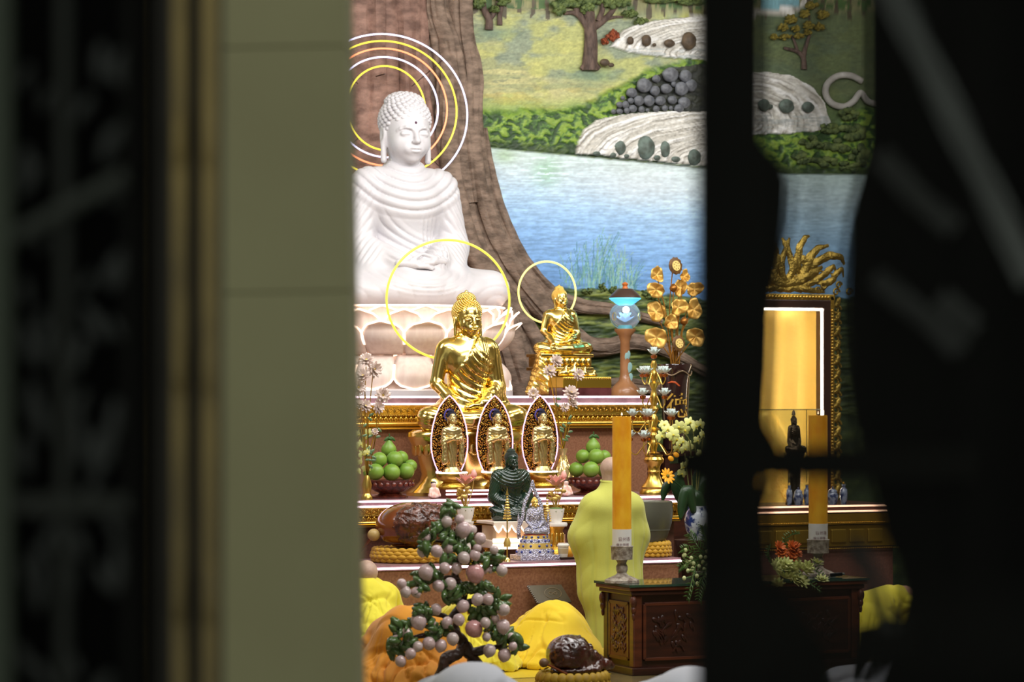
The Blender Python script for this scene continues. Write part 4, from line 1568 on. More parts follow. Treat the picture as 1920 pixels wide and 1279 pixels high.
sc_ = thing('scissors', 'open scissors with orange handles lying on the altar step', 'scissors', (p.x, CV - .03, Z1))
for q in (-1, 1):
    G().tube([(.022 * q + .020 * math.cos(a * .4), -.0, .035 + .02 * math.sin(a * .4)) for a in range(16)], .005, 6, closed=True).obj('handle', M('orange_plastic', (226, 110, 40), .35), sc_)
    G().tube([(.02 * q, 0, .018), (-.0 * q, .0, .010), (.06, -.01 * q, .006)], .004, 6).obj('blade', M('steel', (190, 190, 190), .25, 1.0), sc_)
p = P(1067, 1028, CV + .12)
pl = thing('orange_fruit', 'small orange-yellow fruit behind the takeaway cup', 'fruit', (p.x, CV + .12, Z1))
G().ell((0, 0, .055), (.045, .045, .055), 18, 12).obj('fruit', M('orange_peel', (240, 176, 50), .45, bump=.1, bscale=150), pl)
G().ell((0, 0, .11), (.006, .006, .006), 8, 5).obj('stalk', STEM, pl)

# ------------------------------------------------------------------ flower pots with pink lotus
PINK = M('pink_lotus_petal', (240, 184, 172), .5, col2=(226, 150, 140), vscale=10)
POTW = M('white_ceramic', (238, 234, 228), .3)
PALEGOLD = M('pale_gold_leaf', (222, 190, 110), .35, .6)


def lotus_flower(name, mat, r, parent, n=8, rings=2, up=.6, part=True, centre=None):
    g = G()
    for q in range(rings):
        for i in range(n):
            a = 2 * math.pi * (i + .5 * q) / n
            tl = up + .45 * q
            m = Matrix.Rotation(a, 4, 'Z') @ Matrix.Rotation(-tl, 4, 'Y')
            g.ell((r * .55, 0, 0), (r * .5, r * .20, r * .06), 8, 6, mat=m)
    o = g.obj(name, mat, parent)
    if centre is not None:
        G().ell((0, 0, r * .15), (r * .22, r * .22, r * .16), 8, 6).obj('flower_centre', centre, o)
    return o


def pot(px, py, V, z, label):
    p = P(px, py, V)
    k = S(px, V)
    t = thing('lotus_flower_pot', label, 'flower pot', (p.x, V, z))
    h = 26 / k
    G().lathe([(0, 0), (.045, 0), (.052, .01), (.066, h * .5), (.075, h), (.068, h), (.06, h * .8), (0, h * .8)], 28, ripple=lambda a, q: .02 * math.sin(20 * a)).obj('pot', POTW, t)
    G().lathe([(0, h * .8), (.068, h * .8), (.06, h * 1.02), (.03, h * 1.1), (0, h * 1.1)], 16, ripple=lambda a, q: .12 * math.sin(9 * a)).obj('moss', M('green_moss', (92, 122, 60), .8, bump=.8, bscale=80), t)
    rs = random.Random(int(px))
    for i in range(9):
        a = rs.uniform(0, 6.28)
        l = rs.uniform(.08, .17)
        x, y = math.cos(a) * rs.uniform(.04, .10), math.sin(a) * .04
        G().tube([(x * .2, y * .2, h), (x * .6, y * .6, h + l * .6), (x, y, h + l)], .004, 6).obj('stem', PALEGOLD, t)
        G().ell((x, y, h + l), (.03, .02, .016), 10, 6, rot=Euler((rs.uniform(-.6, .6), rs.uniform(-.6, .6), 0))).obj('leaf', PALEGOLD, t)
    f = lotus_flower('lotus_flower', PINK, .105, t, centre=PALEGOLD)
    f.location = (-.01, -.02, h + .19)
    G().tube([(0, 0, h), (-.01, -.02, h + .19)], .005, 6).obj('stem', PALEGOLD, t)
    b = G().lathe([(0, 0), (.02, .012), (.027, .035), (.018, .065), (0, .085)], 12).obj('lotus_bud', PINK, t)
    b.location = (.075, 0, h + .24)
    G().tube([(.01, 0, h), (.06, 0, h + .14), (.075, 0, h + .24)], .005, 6).obj('stem', PALEGOLD, t)


pz = P(873, 978, .75).z
stt = thing('white_stand', 'small white turned stand under a pink lotus pot beside the big wooden fish drum', 'stand', (P(873, 978, .75).x, .75, Z1))
G().lathe([(0, 0), (.075, 0), (.075, .015), (.045, .04), (.04, pz - Z1 - .05), (.068, pz - Z1 - .015), (.07, pz - Z1), (0, pz - Z1)], 24).obj('column', POTW, stt)
pot(873, 978, .75, pz, 'white pot of pink lotus flowers on the white stand beside the peach tree top')
GSV = .68
p = P(1042, 980, GSV)
stt = thing('gold_stand', 'ornate white-topped gold stand beside the crystal Buddha', 'stand', (p.x, GSV, Z1))
hh = p.z - Z1
G().lathe([(0, 0), (.09, 0), (.09, .03), (.07, .06), (.058, .12), (.062, hh - .06), (.082, hh - .03), (0, hh - .03)], 28).obj('column', GOLD_DIM, stt)
for i in range(10):
    a = 2 * math.pi * i / 10
    G().ell((.064 * math.cos(a), .064 * math.sin(a), hh * .5), (.010, .010, hh * .22), 8, 6).obj('flute', GOLD, stt)
G().lathe([(0, hh - .03), (.095, hh - .03), (.10, hh - .015), (.095, hh), (0, hh)], 28).obj('top', POTW, stt)
pot(1042, 980, GSV, p.z, 'white pot of pink lotus flowers on the gold stand beside the standing monk')

# ------------------------------------------------------------------ little gold tiered towers
def tower(px, pyb, pyt, V, label):
    p, q = P(px, pyb, V), P(px, pyt, V)
    H_ = q.z - p.z
    t = thing('gold_tiered_tower', label, 'ornament', (p.x, V, Z1), group='gold tiered towers')
    G().tube([(0, 0, 0), (0, 0, p.z - Z1)], .006, 8).obj('rod', BRASS, t)
    G().lathe([(0, 0), (.03, 0), (.026, .012), (.012, .03), (0, .03)], 20).obj('foot', GOLD, t)
    z = p.z - Z1
    for i in range(9):
        w = .034 * (1 - i / 10.5)
        hh = H_ * .082
        o = G()
        o.lathe([(0, z), (w, z), (w * .9, z + hh * .55), (w * .65, z + hh * .75), (0, z + hh * .75)], 20)
        for j in range(10):
            a = 2 * math.pi * j / 10
            o.ell((w * .97 * math.cos(a), w * .97 * math.sin(a), z + hh * .3), (w * .16, w * .16, hh * .26), 6, 5)
        o.obj('tier', M('pale_gold_metal', (236, 206, 120), .28, .9), t)
        z += hh
    G().lathe([(0, z), (.014, z), (.006, z + H_ * .12), (0, z + H_ * .26)], 10).obj('finial', GOLD, t)
    G().lathe([(0, .12), (.026, .12), (.03, .15), (.018, .19), (0, .19)], 18).obj('lower_tier', PALEGOLD, t)


tower(951, 974, 913, .30, 'thin gold tiered tower standing before the jade Buddha')
tower(1026, 978, 922, .572, 'thin gold tiered tower beside the pink lotus pot on the gold stand')

# ------------------------------------------------------------------ small silver and gold figure with pointed arch
SILVER = M('jewelled_silver', (206, 204, 216), .22, .9, col2=(150, 150, 176), vscale=70, bump=.8, bscale=90)
CBV = .42
p = P(1003, 1050, CBV)
k = S(1003, CBV)
cb = thing('jewelled_buddha', 'small silver and gold seated Buddha under a pointed silver arch on a tiered throne', 'statue', (p.x, CBV, Z1))
G().box((0, 0, .022), (74 / k / CA, .22, .044)).obj('base_slab', SILVER, cb, smooth=False, bevel=.004)
zt = .044
for i, (w, h) in enumerate([(70, .05), (62, .045), (54, .035), (46, .03)]):
    G().lathe([(0, zt), (w / k * .56, zt), (w / k * .50, zt + h), (0, zt + h)], 24, sy=.62).obj('throne_tier', SILVER if i % 2 == 0 else PALEGOLD, cb)
    src = None
    for j in range(12):
        a = 2 * math.pi * j / 12
        loc = (w / k * .53 * math.cos(a), w / k * .53 * .62 * math.sin(a), zt + h * .5)
        if src is None:
            src = G().ell((0, 0, 0), (.012, .008, .012), 8, 5).obj('gem', M('blue_gem', (62, 72, 140), .1, coat=.5), cb)
            src.location = loc
        else:
            inst(src, cb, loc)
    zt += h
G().lathe([(0, zt), (.10, zt), (.10, zt + .008), (0, zt + .008)], 24, sy=.62).obj('red_cloth', M('red_cloth', (176, 30, 34), .6), cb)
zt += .008
fs = .155
o = mesh_obj('body', gv * fs * np.array([.95, .8, 1.1]), gf, SILVER, cb)
o.location = (0, 0, zt)
add_head(cb, (0, 0, zt + 1.3 * fs * 1.08), .125, GOLD, CURL_G)
arch = [(-.115, 0), (-.12, .08), (-.085, .17), (-.075, .26), (-.045, .33), (-.015, .40), (0, .455), (.015, .40), (.045, .33), (.075, .26), (.085, .17), (.12, .08), (.115, 0)]
G().tube([(x, .05, zt - .03 + z) for x, z in [(q[0], q[1]) for q in spline(arch, 5)]], .013, 8).obj('arch', SILVER, cb)
g = G()
for x, z in [(q[0], q[1]) for q in spline(arch, 5)]:
    g.ell((x * 1.14, .045, zt - .03 + z * 1.02), (.010, .006, .014), 6, 5)
g.obj('arch_crest', SILVER, cb)
for q in (-1, 1):
    G().lathe([(0, 0), (.016, 0), (.008, .10), (.014, .12), (0, .19)], 10, c=(q * .135, .03, zt)).obj('side_finial', SILVER, cb)

# little seated porcelain figures on the second step
for px, py, lab in ((813, 928, 'tiny pink porcelain figurine between the crystal-flower fruit bowl and the lit riser'), (1061, 922, 'tiny pink and white porcelain figurine below the gold lattice vase')):
    p = P(px, py, V2 + .045)
    t = thing('porcelain_figurine', lab, 'figurine', (p.x, V2 + .045, Z2))
    s = Sdf((-.07, -.06, -.005), (.07, .06, .15), .0055)
    s.E((0, 0, .03), (.05, .04, .03), .02).E((0, 0, .07), (.032, .028, .04), .02).C((-.03, -.01, .08), (-.045, -.03, .03), .014, .01, .01).C((.03, -.01, .08), (.045, -.03, .03), .014, .01, .01).E((0, -.0, .12), (.024, .024, .026), .006).clipz(0)
    v, F = s.mesh(1)
    mesh_obj('body', v, F, M('pink_porcelain', (238, 170, 150), .25, col2=(240, 224, 214), vscale=30, coat=.4), t)
    G().ell((0, .004, .134), (.025, .024, .016), 10, 6).obj('hair', M('dark_hair', (46, 30, 28), .4), t)

# gold lattice vase and crystal flowers
LVV = 1.68
p = P(1056, 890, LVV)
lv = thing('lattice_vase', 'slender gold lattice vase holding crystal flowers beside the standing figures', 'vase', (p.x, LVV, Z2))
prof = [(0, 0), (.06, 0), (.065, .01), (.045, .03), (.085, .08), (.095, .14), (.07, .22), (.035, .29), (.025, .35), (.045, .40), (.04, .40), (.02, .35), (0, .33)]
G().lathe(prof, 28).obj('vase_body', M('champagne_glass', (222, 196, 140), .15, .5, coat=.5), lv)
rr = lambda z: np.interp(z, [.03, .08, .14, .22, .29, .35], [.047, .087, .097, .072, .037, .027])
for i in range(8):
    for sgn in (-1, 1):
        G().tube([((rr(z)) * math.cos(2 * math.pi * i / 8 + sgn * z * 6), (rr(z)) * math.sin(2 * math.pi * i / 8 + sgn * z * 6), z) for z in np.linspace(.035, .34, 20)], .0032, 5).obj('lattice_wire', GOLD, lv)
CRYS = M('crystal_petal', (246, 230, 220), .12, 0, col2=(232, 206, 194), vscale=14, coat=.8, trans=.35)


def crystal_spray(lv, V, z0, flowers, base, seed):
    rs = random.Random(seed)
    kk = S(flowers[0][0], V)
    for (fx, fy, r) in flowers:
        q = P(fx, fy, V)
        l = (q.x - lv.location.x, q.y - lv.location.y, q.z - lv.location.z)
        f = lotus_flower('crystal_flower', CRYS, 1.25 * r / kk, lv, 9, 3, up=.1, centre=BRASS)
        f.location = l
        f.rotation_euler = (rs.uniform(.7, 1.5), rs.uniform(-.5, .5), rs.uniform(-.5, .5))
        mid = ((l[0] + base[0]) / 2 + rs.uniform(-.03, .03), l[1], (l[2] + base[2]) / 2)
        sp = spline([base, mid, l], 6)
        G().tube(sp, .0045, 6).obj('stem', BRASS, lv)
        for j in (3, 7):
            w = sp[j]
            G().ell((w[0] + .02, w[1], w[2]), (.028, .006, .012), 8, 5, rot=Euler((0, rs.uniform(-1, 1), 0))).obj('leaf', M('glass_leaf_green', (92, 120, 84), .2, coat=.5), lv)


crystal_spray(lv, LVV, 0, [(1070, 738, 13), (1073, 757, 9), (1058, 764, 8), (1042, 678, 11), (1030, 697, 11), (1084, 703, 10), (1000, 738, 9)], (0, 0, .38), 3)
LVL = 1.15
p = P(688, 930, LVL)
lv2 = thing('crystal_flower_stem', 'tall gold spray of crystal flowers with pale orchids beside the pillar', 'flowers', (p.x, LVL, Z2))
G().lathe([(0, 0), (.05, 0), (.05, .02), (.03, .05), (.045, .12), (.02, .20), (0, .20)], 20).obj('foot_vase', BRASS, lv2)
crystal_spray(lv2, LVL, 0, [(687, 676, 12), (700, 693, 14), (681, 706, 12), (718, 742, 13), (671, 727, 13), (684, 762, 11), (708, 764, 11), (703, 810, 6), (672, 760, 9)], (0, 0, .18), 4)
ORCHID = M('pale_yellow_orchid', (226, 226, 150), .5, col2=(206, 210, 112), vscale=14)
ORC_C = M('orchid_throat', (206, 190, 60), .5)


def orchid_flower(parent, r):
    g = G()
    for a, w, l in ((90, .27, .95), (215, .24, .95), (325, .24, .95), (15, .42, 1.0), (165, .42, 1.0)):
        m = Matrix.Rotation(-math.radians(a), 4, 'Y') @ Matrix.Rotation(.15, 4, 'Z')
        g.ell((r * .5 * l, 0, 0), (r * .5 * l, r * .06, r * w), 8, 6, mat=m)
    o = g.obj('orchid_flower', ORCHID, parent)
    G().ell((0, -r * .15, -r * .08), (r * .16, r * .2, r * .16), 8, 6).obj('flower_centre', ORC_C, o)
    return o


def orchids(parent, V, pts, seed, src=None):
    rs = random.Random(seed)
    kk = S(pts[0][0], V)
    for x, y, r in pts:
        q = P(x, y, V + rs.uniform(-.05, .05))
        l = q - parent.location
        if src is None:
            src = orchid_flower(parent, 10 / kk)
            o = src
        else:
            o = src.copy()
            link(o, parent)
            c = src.children[0].copy()
            link(c, o)
        o.location = l
        o.rotation_euler = (rs.uniform(-.3, .3), rs.uniform(-.5, .5), rs.uniform(-.4, .8))
        o.scale = (r / 8.2,) * 3
    return src


osrc = orchids(lv2, LVL, [(672, 815, 9), (684, 822, 8), (691, 812, 8), (676, 834, 9), (668, 842, 9), (688, 838, 7), (679, 852, 9), (668, 862, 9), (688, 850, 8), (676, 868, 8), (687, 878, 8), (670, 884, 9)], 5)
for k in range(5):
    q = P(676 + 4 * k, 812 + 15 * k, LVL) - lv2.location
    G().tube(spline([(0, 0, .19), (q.x * .5, .02, max(.2, q.z * .8)), tuple(q)], 5), .004, 5).obj('stem', M('olive_stem', (112, 112, 60), .6), lv2)

# ------------------------------------------------------------------ globe lamp
GLV = 3.0
p = P(1172, 740, GLV)
k = S(1172, GLV)
gl = thing('globe_lamp', 'glass globe lamp with blue glow and fluted brown cap on a brown column', 'lamp', (p.x, GLV, Z3))
COLM = M('brown_ceramic', (168, 118, 78), .35, col2=(146, 98, 62), vscale=5, coat=.3)
kz = lambda y: (740 - y) / k
G().lathe([(0, 0), (28 / k, 0), (28 / k, kz(730)), (22 / k, kz(722)), (12 / k, kz(712)), (9.5 / k, kz(700)), (9 / k, kz(640)), (12 / k, kz(628)), (20 / k, kz(619)), (20 / k, kz(615)), (0, kz(615))], 28).obj('column', COLM, gl)
for (y, dx, r) in ((665, 1, 7), (688, 4, 8), (707, 6, 7)):
    G().ell(((dx) / k, -8.6 / k, kz(y)), (r / k * .8, .004, r / k * 1.3), 10, 7, rot=Euler((0, .3, 0))).obj('painted_lotus', M('pale_blue_glaze', (150, 190, 190), .3), gl)
gs = M('lamp_glass', (236, 246, 252), .02, trans=.88, ior=1.04)
gb_ = G().ell((0, 0, kz(590)), (29 / k, 29 / k, 27 / k), 32, 20).obj('glass_globe', gs, gl)
lf = lotus_flower('glass_lotus', M('lit_glass_lotus', (170, 204, 250), .2, emit=.5), 20 / k, gl, 8, 2, up=.55)
lf.location = (0, 0, kz(602))
bl_ = bpy.data.lights.new('globe_bulb', 'POINT')
bl_.energy, bl_.color, bl_.shadow_soft_size = 2.2, (.6, .85, 1.0), .03
bo_ = link(bpy.data.objects.new('globe_bulb', bl_), gl)
bo_.location = (0, -.02, kz(580))
G().lathe([(0, 0), (15 / k, 0), (12 / k, 8 / k), (0, 8 / k)], 20, c=(0, 0, kz(616))).obj('lotus_base', M('teal_base', (80, 160, 170), .3, emit=.25), gl)
G().lathe([(0, kz(564)), (12 / k, kz(572)), (24 / k, kz(563)), (30 / k, kz(559)), (29 / k, kz(556)), (0, kz(556))], 28).obj('lit_collar', M('cyan_light', (96, 206, 240), .3, emit=.95), gl)
G().lathe([(0, kz(557)), (30 / k, kz(557)), (28 / k, kz(553)), (16 / k, kz(541)), (14 / k, kz(540)), (0, kz(540))], 48, ripple=lambda a, q: .04 * math.sin(24 * a)).obj('cap', M('fluted_brown', (70, 52, 46), .35), gl)
G().lathe([(0, kz(540)), (6 / k, kz(540)), (4 / k, kz(535)), (6 / k, kz(531)), (3 / k, kz(528)), (0, kz(527))], 12).obj('finial', M('amber_finial', (200, 110, 50), .3), gl)
for q in (-1, 1):
    G().tube([(q * 26 / k + .018 * math.cos(a * .4), -.04, kz(592) + .036 * math.sin(a * .4)) for a in range(16)], .004, 6, closed=True).obj('side_ring', BRASS, gl)

# ------------------------------------------------------------------ brown glazed vase with gilt lotus leaves
VV = 2.45
p = P(1264, 846, VV)
k = S(1264, VV)
pedz = p.z
std = thing('dark_plant_stand', 'tall dark wooden stand under the brown glazed vase', 'stand', (p.x, VV, 0))
G().box((0, 0, pedz - .02), (.42, .42, .04)).obj('top', DARKWOOD, std, smooth=False)
for a in (-1, 1):
    for b in (-1, 1):
        G().box((a * .17, b * .17, (pedz - .04) / 2), (.05, .05, pedz - .04)).obj('leg', DARKWOOD, std, smooth=False)
G().box((0, 0, pedz * .5), (.30, .30, pedz * .86)).obj('panel', DARKWOOD, std, smooth=False)
va = thing('glazed_vase', 'dark brown glazed floor vase with a gold character and wavy rim', 'vase', (p.x, VV, pedz))
VBR = M('brown_black_glaze', (34, 18, 20), .08, col2=(48, 26, 24), vscale=3, coat=.8)
zz = lambda y: (846 - y) / k
prof = [(0, 0), (.10, 0), (.115, .02), (20 / k, zz(815)), (23 / k, zz(780)), (25 / k, zz(745)), (27 / k, zz(715)), (31 / k, zz(695)), (34 / k, zz(686)), (33 / k, zz(683)), (28 / k, zz(690)), (0, zz(700))]
G().lathe(prof, 40, ripple=lambda a, q: .02 * math.sin(6 * a) if q > .7 else 0).obj('vase_body', VBR, va)
G().tube([((33 / k) * math.cos(a * math.pi / 30), (33 / k) * math.sin(a * math.pi / 30), zz(700 + 4 * math.sin(a * math.pi / 6))) for a in range(60)], .006, 6, closed=True).obj('rim_line', M('grey_gold_line', (150, 130, 104), .3, .6), va)
for sgn in (1, -1):
    sp = spline([(sgn * 31 / k, -.0, zz(700)), (sgn * 29 / k, -.02, zz(716)), (sgn * 26.5 / k, -.03, zz(745)), (sgn * 24.5 / k, -.03, zz(780)), (sgn * 21 / k, -.03, zz(815))], 5)
    G().tube(sp, .008, 6).obj('handle_line', M('grey_gold_line', (150, 130, 104), .3, .6), va)


def text_obj(name, body, size, mat, parent, loc, rot, extrude=.002, bold=0.0):
    cu = bpy.data.curves.new(name, 'FONT')
    cu.body = body
    cu.size = size
    cu.extrude = extrude
    cu.offset = bold
    cu.align_x = 'CENTER'
    cu.align_y = 'CENTER'
    tmp = bpy.data.objects.new(name + '_tmp', cu)
    COL.objects.link(tmp)
    dg = bpy.context.evaluated_depsgraph_get()
    me = bpy.data.meshes.new_from_object(tmp.evaluated_get(dg))
    bpy.data.objects.remove(tmp)
    me.materials.clear()
    me.materials.append(mat)
    o = bpy.data.objects.new(name, me)
    link(o, parent)
    o.location = loc
    o.rotation_euler = rot
    return o


def wrap_on_cylinder(o, r, yaw):
    """bends flat lettering (x right, y up) round a vertical cylinder"""
    for v in o.data.vertices:
        a = v.co.x / r + yaw
        rr_ = r + v.co.z
        v.co = Vector((rr_ * math.sin(a), -rr_ * math.cos(a), v.co.y))


ch = text_obj('gold_character', '\u5fb7', 50 / k, M('gold_paint', (206, 164, 70), .35, .5), va, (0, 0, zz(764)), (0, 0, 0), .003)
wrap_on_cylinder(ch, 25.2 / k, -.15)
fl = G().tube([(-.02 + .03 * i, -24.6 / k + .004 * i * i, zz(722 + 3 * math.sin(i * 1.3) + 2 * i)) for i in range(-3, 3)], [.004, .01, .012, .012, .010, .004], 6)
fl.obj('painted_flame', M('orange_glaze', (186, 84, 46), .25), va)
GL_LEAF = M('gilt_leaf', (222, 182, 100), .45, .55, col2=(190, 142, 60), vscale=9, bump=.3, bscale=14)
POD = M('pod_brown', (74, 48, 22), .5, col2=(110, 74, 30), vscale=14)
PODF = M('pod_face', (226, 196, 116), .5)
SEED = M('pod_seed', (120, 84, 40), .5)
STEMG = M('gilt_stem', (168, 118, 48), .4, .7)
lbq = thing('gilded_lotus_bouquet', 'bouquet of gilded lotus leaves and seed pods in the brown glazed vase', 'flowers', (p.x, VV, pedz))


def l5(x, y, dv=0.0):
    q = P(960 + x / 4.262, 460 + y / 4.262, VV + dv)
    return q - lbq.location


mouth = lambda i: Vector(((i % 5 - 2) * .018, (i % 3 - 1) * .02, zz(692)))
rs = random.Random(9)
for i, (x, y, a, b) in enumerate([(1160, 235, 45, 65), (1150, 355, 62, 60), (1150, 530, 68, 75), (1155, 735, 80, 80), (1330, 495, 62, 68), (1455, 510, 60, 75), (1270, 610, 45, 65),
                                  (1345, 340, 45, 70), (1380, 245, 38, 45), (1460, 350, 62, 55), (1470, 730, 65, 75)]):
    l = l5(x, y, rs.uniform(-.08, .08))
    A_, B_ = a / 4.262 / k * 1.1, b / 4.262 / k * 1.05
    vv, ff = [(0, .012, 0)], []
    n = 28
    ph = rs.uniform(0, 6)
    for r_ in (1, 2, 3, 4):
        for j in range(n):
            t = 2 * math.pi * j / n
            q = r_ / 4
            w = 1 + .10 * math.sin(2 * t + ph) + .06 * math.sin(3 * t + 2 * ph) + .05 * math.sin(7 * t + ph)
            vv.append((A_ * q * w * math.cos(t), -.030 * q * q * (1 + .6 * math.sin(2 * t + 2 * ph)) + .012 * q * math.sin(5 * t + ph) + .01, B_ * q * w * math.sin(t)))
    for j in range(n):
        ff.append((0, 1 + j, 1 + (j + 1) % n))
    for r_ in range(3):
        for j in range(n):
            a0 = 1 + r_ * n
            ff.append((a0 + j, a0 + n + j, a0 + n + (j + 1) % n, a0 + (j + 1) % n))
    o = mesh_obj('lotus_leaf', vv, ff, GL_LEAF, lbq, solid=.004)
    o.location = l
    o.rotation_euler = (rs.uniform(-.2, .2), 0, rs.uniform(-.55, -.1))
    G().tube(spline([mouth(i), mouth(i) * .4 + l * .6 + Vector((-.2 * l.x, 0, -.03)), l + Vector((0, .015, 0))], 6), .006, 6).obj('stem', STEMG, lbq)
for i, (x, y, r) in enumerate([(1305, 165, 70), (1330, 785, 66)]):
    l = l5(x, y, -.08)
    R = r / 4.262 / k
    o = G().lathe([(0, -.05), (R * .5, -.045), (R * .9, -.01), (R, .005), (R * .82, .012), (0, .012)], 30, ripple=lambda a, q: .07 * math.sin(11 * a) if q > .4 else 0).obj('lotus_pod', POD, lbq)
    o.location, o.rotation_euler = l, (math.pi / 2 - .1, 0, .25)
    fo = G().lathe([(0, .010), (R * .60, .010), (R * .58, .018), (0, .018)], 24).obj('pod_face', PODF, o)
    for j in range(8):
        q = (0, 0) if j == 7 else (R * .38 * math.cos(j * .9), R * .38 * math.sin(j * .9))
        G().ell((q[0], q[1], .019), (R * .065, R * .065, .003), 8, 5).obj('seed', SEED, o)
    G().tube(spline([mouth(i + 3), mouth(i) * .5 + l * .5 + Vector((-.03, .02, 0)), l + Vector((0, .05, 0))], 6), .006, 6).obj('stem', STEMG, lbq)
for i, (x, y, r) in enumerate([(1290, 345, 33), (1375, 610, 33)]):
    l = l5(x, y, -.05)
    R = r / 4.262 / k
    o = G().lathe([(0, -R), (R * .8, -R * .5), (R, 0), (R * .8, R * .6), (R * .3, R * 1.1), (0, R * 1.2)], 14).obj('lotus_bud', M('brown_gold_bud', (150, 96, 36), .35, .7), lbq)
    o.location = l
    G().tube(spline([mouth(i + 6), mouth(i) * .5 + l * .5, l], 6), .006, 6).obj('stem', STEMG, lbq)

# ------------------------------------------------------------------ brass candelabrum with glass lotus cups
KV = 1.28
p = P(1226, 922, KV)
k = S(1226, KV)
kd = thing('lotus_candelabrum', 'tall brass candelabrum carrying glass lotus cups on curling arms', 'candelabrum', (p.x, KV, Z2))
kz = lambda y: (922 - y) / k
G().lathe([(0, 0), (27 / k, 0), (27 / k, kz(917)), (23 / k, kz(912)), (24 / k, kz(908)), (17 / k, kz(900)), (12 / k, kz(888)), (11 / k, kz(882)), (12.5 / k, kz(879)), (11 / k, kz(876)), (13 / k, kz(866)),
           (18 / k, kz(862)), (19 / k, kz(857)), (16 / k, kz(852)), (17 / k, kz(848)), (0, kz(848))], 36).obj('base', BRASS, kd)
G().lathe([(0, kz(848)), (13 / k, kz(845)), (5 / k, kz(842)), (6 / k, kz(834)), (8 / k, kz(828)), (6 / k, kz(822)), (4.5 / k, kz(816)), (7 / k, kz(811)), (5 / k, kz(806)), (12 / k, kz(800)), (5 / k, kz(796)),
           (8 / k, kz(786)), (7 / k, kz(778)), (4 / k, kz(772)), (9 / k, kz(762)), (5 / k, kz(757)), (7 / k, kz(750)), (8 / k, kz(740)), (6 / k, kz(734)), (4 / k, kz(726)), (10 / k, kz(714)), (4 / k, kz(710)),
           (7 / k, kz(700)), (6 / k, kz(693)), (4 / k, kz(688)), (6 / k, kz(680)), (4 / k, kz(672)), (0, kz(670))], 24).obj('stem', BRASS, kd)
TEAL = M('pale_teal_glass', (240, 250, 248), .15, col2=(216, 238, 236), vscale=16, coat=.8, trans=.15)
csrc = [None]


def cup_at(l, s_=1.0):
    if csrc[0] is None:
        o = lotus_flower('glass_lotus_cup', TEAL, 17 / k, kd, 9, 2, up=.75)
        G().lathe([(0, -.03), (.022, -.025), (.03, 0), (0, .005)], 14).obj('cup_socket', M('copper', (190, 110, 60), .3, 1.0), o)
        csrc[0] = o
    else:
        o = csrc[0].copy()
        link(o, kd)
        c = csrc[0].children[0].copy()
        link(c, o)
    o.location = l
    o.scale = (s_,) * 3


cup_at((0, 0, kz(662)))
for lev, (yy, n, rad, ya, off) in enumerate([(697, 4, 25, 708, .55), (738, 4, 29, 752, .30), (777, 5, 40, 798, .25), (817, 5, 45, 840, .05)]):
    for i in range(n):
        a = 2 * math.pi * i / n + off
        R = rad / k
        e = (R * math.cos(a), R * math.sin(a), kz(yy) - .02)
        cup_at((e[0], e[1], kz(yy)), .95)
        pts = [(4 / k, kz(ya)), (R * .25, kz(ya - 14)), (R * .5, kz(ya - 4)), (R * .75, kz(ya + 8)), (R * 1.0, kz(ya)), (R, kz(yy) - .02)]
        G().tube([(q[0] * math.cos(a), q[0] * math.sin(a), q[1]) for q in spline(pts, 4)], .005, 6).obj('arm', BRASS, kd)

# ------------------------------------------------------------------ orchid arrangement in blue and white vase
OV = .55
p = P(1308, 1012, OV)
k = S(1308, OV)
ost = thing('turned_stand', 'pale turned stool holding the blue and white porcelain vase', 'stand', (p.x, OV, 0))
oz = p.z
G().lathe([(0, 0), (.20, 0), (.20, .04), (.13, .08), (.11, oz * .4), (.14, oz * .7), (.19, oz - .06), (.20, oz), (0, oz)], 28).obj('body', M('dark_turned_wood', (66, 44, 32), .35), ost)
ov = thing('porcelain_vase', 'blue and white porcelain vase below the pale orchids', 'vase', (p.x, OV, oz))
G().lathe([(0, 0), (.07, 0), (.075, .02), (.10, .08), (.115, .17), (.10, .23), (.085, .26), (.09, .29), (.08, .29), (.07, .25), (0, .24)], 32).obj('vase_body', M('blue_white_porcelain', (206, 214, 222), .15, col2=(44, 62, 120), vscale=16, contrast=(.48, .56), coat=.6), ov)
oc = thing('orchid_plant', 'pale yellow orchids and broad leaves rising from the porcelain vase', 'plant', (p.x, OV, oz + .26))
DLEAF = M('dark_orchid_leaf', (28, 52, 28), .35, col2=(44, 72, 34), vscale=4)
orchids(oc, OV, [(1252, 805, 11), (1240, 818, 11), (1262, 815, 12), (1272, 800, 12), (1284, 806, 12), (1294, 792, 11), (1304, 800, 11), (1313, 796, 10), (1245, 796, 9), (1268, 824, 11), (1280, 828, 10),
                 (1273, 834, 9), (1290, 836, 11), (1284, 842, 10), (1308, 826, 9), (1270, 842, 9), (1281, 876, 10), (1290, 868, 9), (1279, 888, 9), (1296, 864, 8), (1312, 850, 8), (1318, 815, 10)], 7, osrc)
for k_, pts in enumerate([[(1300, 960), (1296, 880), (1290, 820), (1250, 800)], [(1305, 960), (1306, 870), (1300, 800), (1315, 790)], [(1298, 960), (1290, 900), (1284, 850)], [(1304, 960), (1312, 880), (1318, 820)]]):
    G().tube(spline([tuple(P(a, b, OV) - oc.location) for a, b in pts], 6), .006, 6).obj('stem', M('olive_stem', (112, 112, 60), .6), oc)


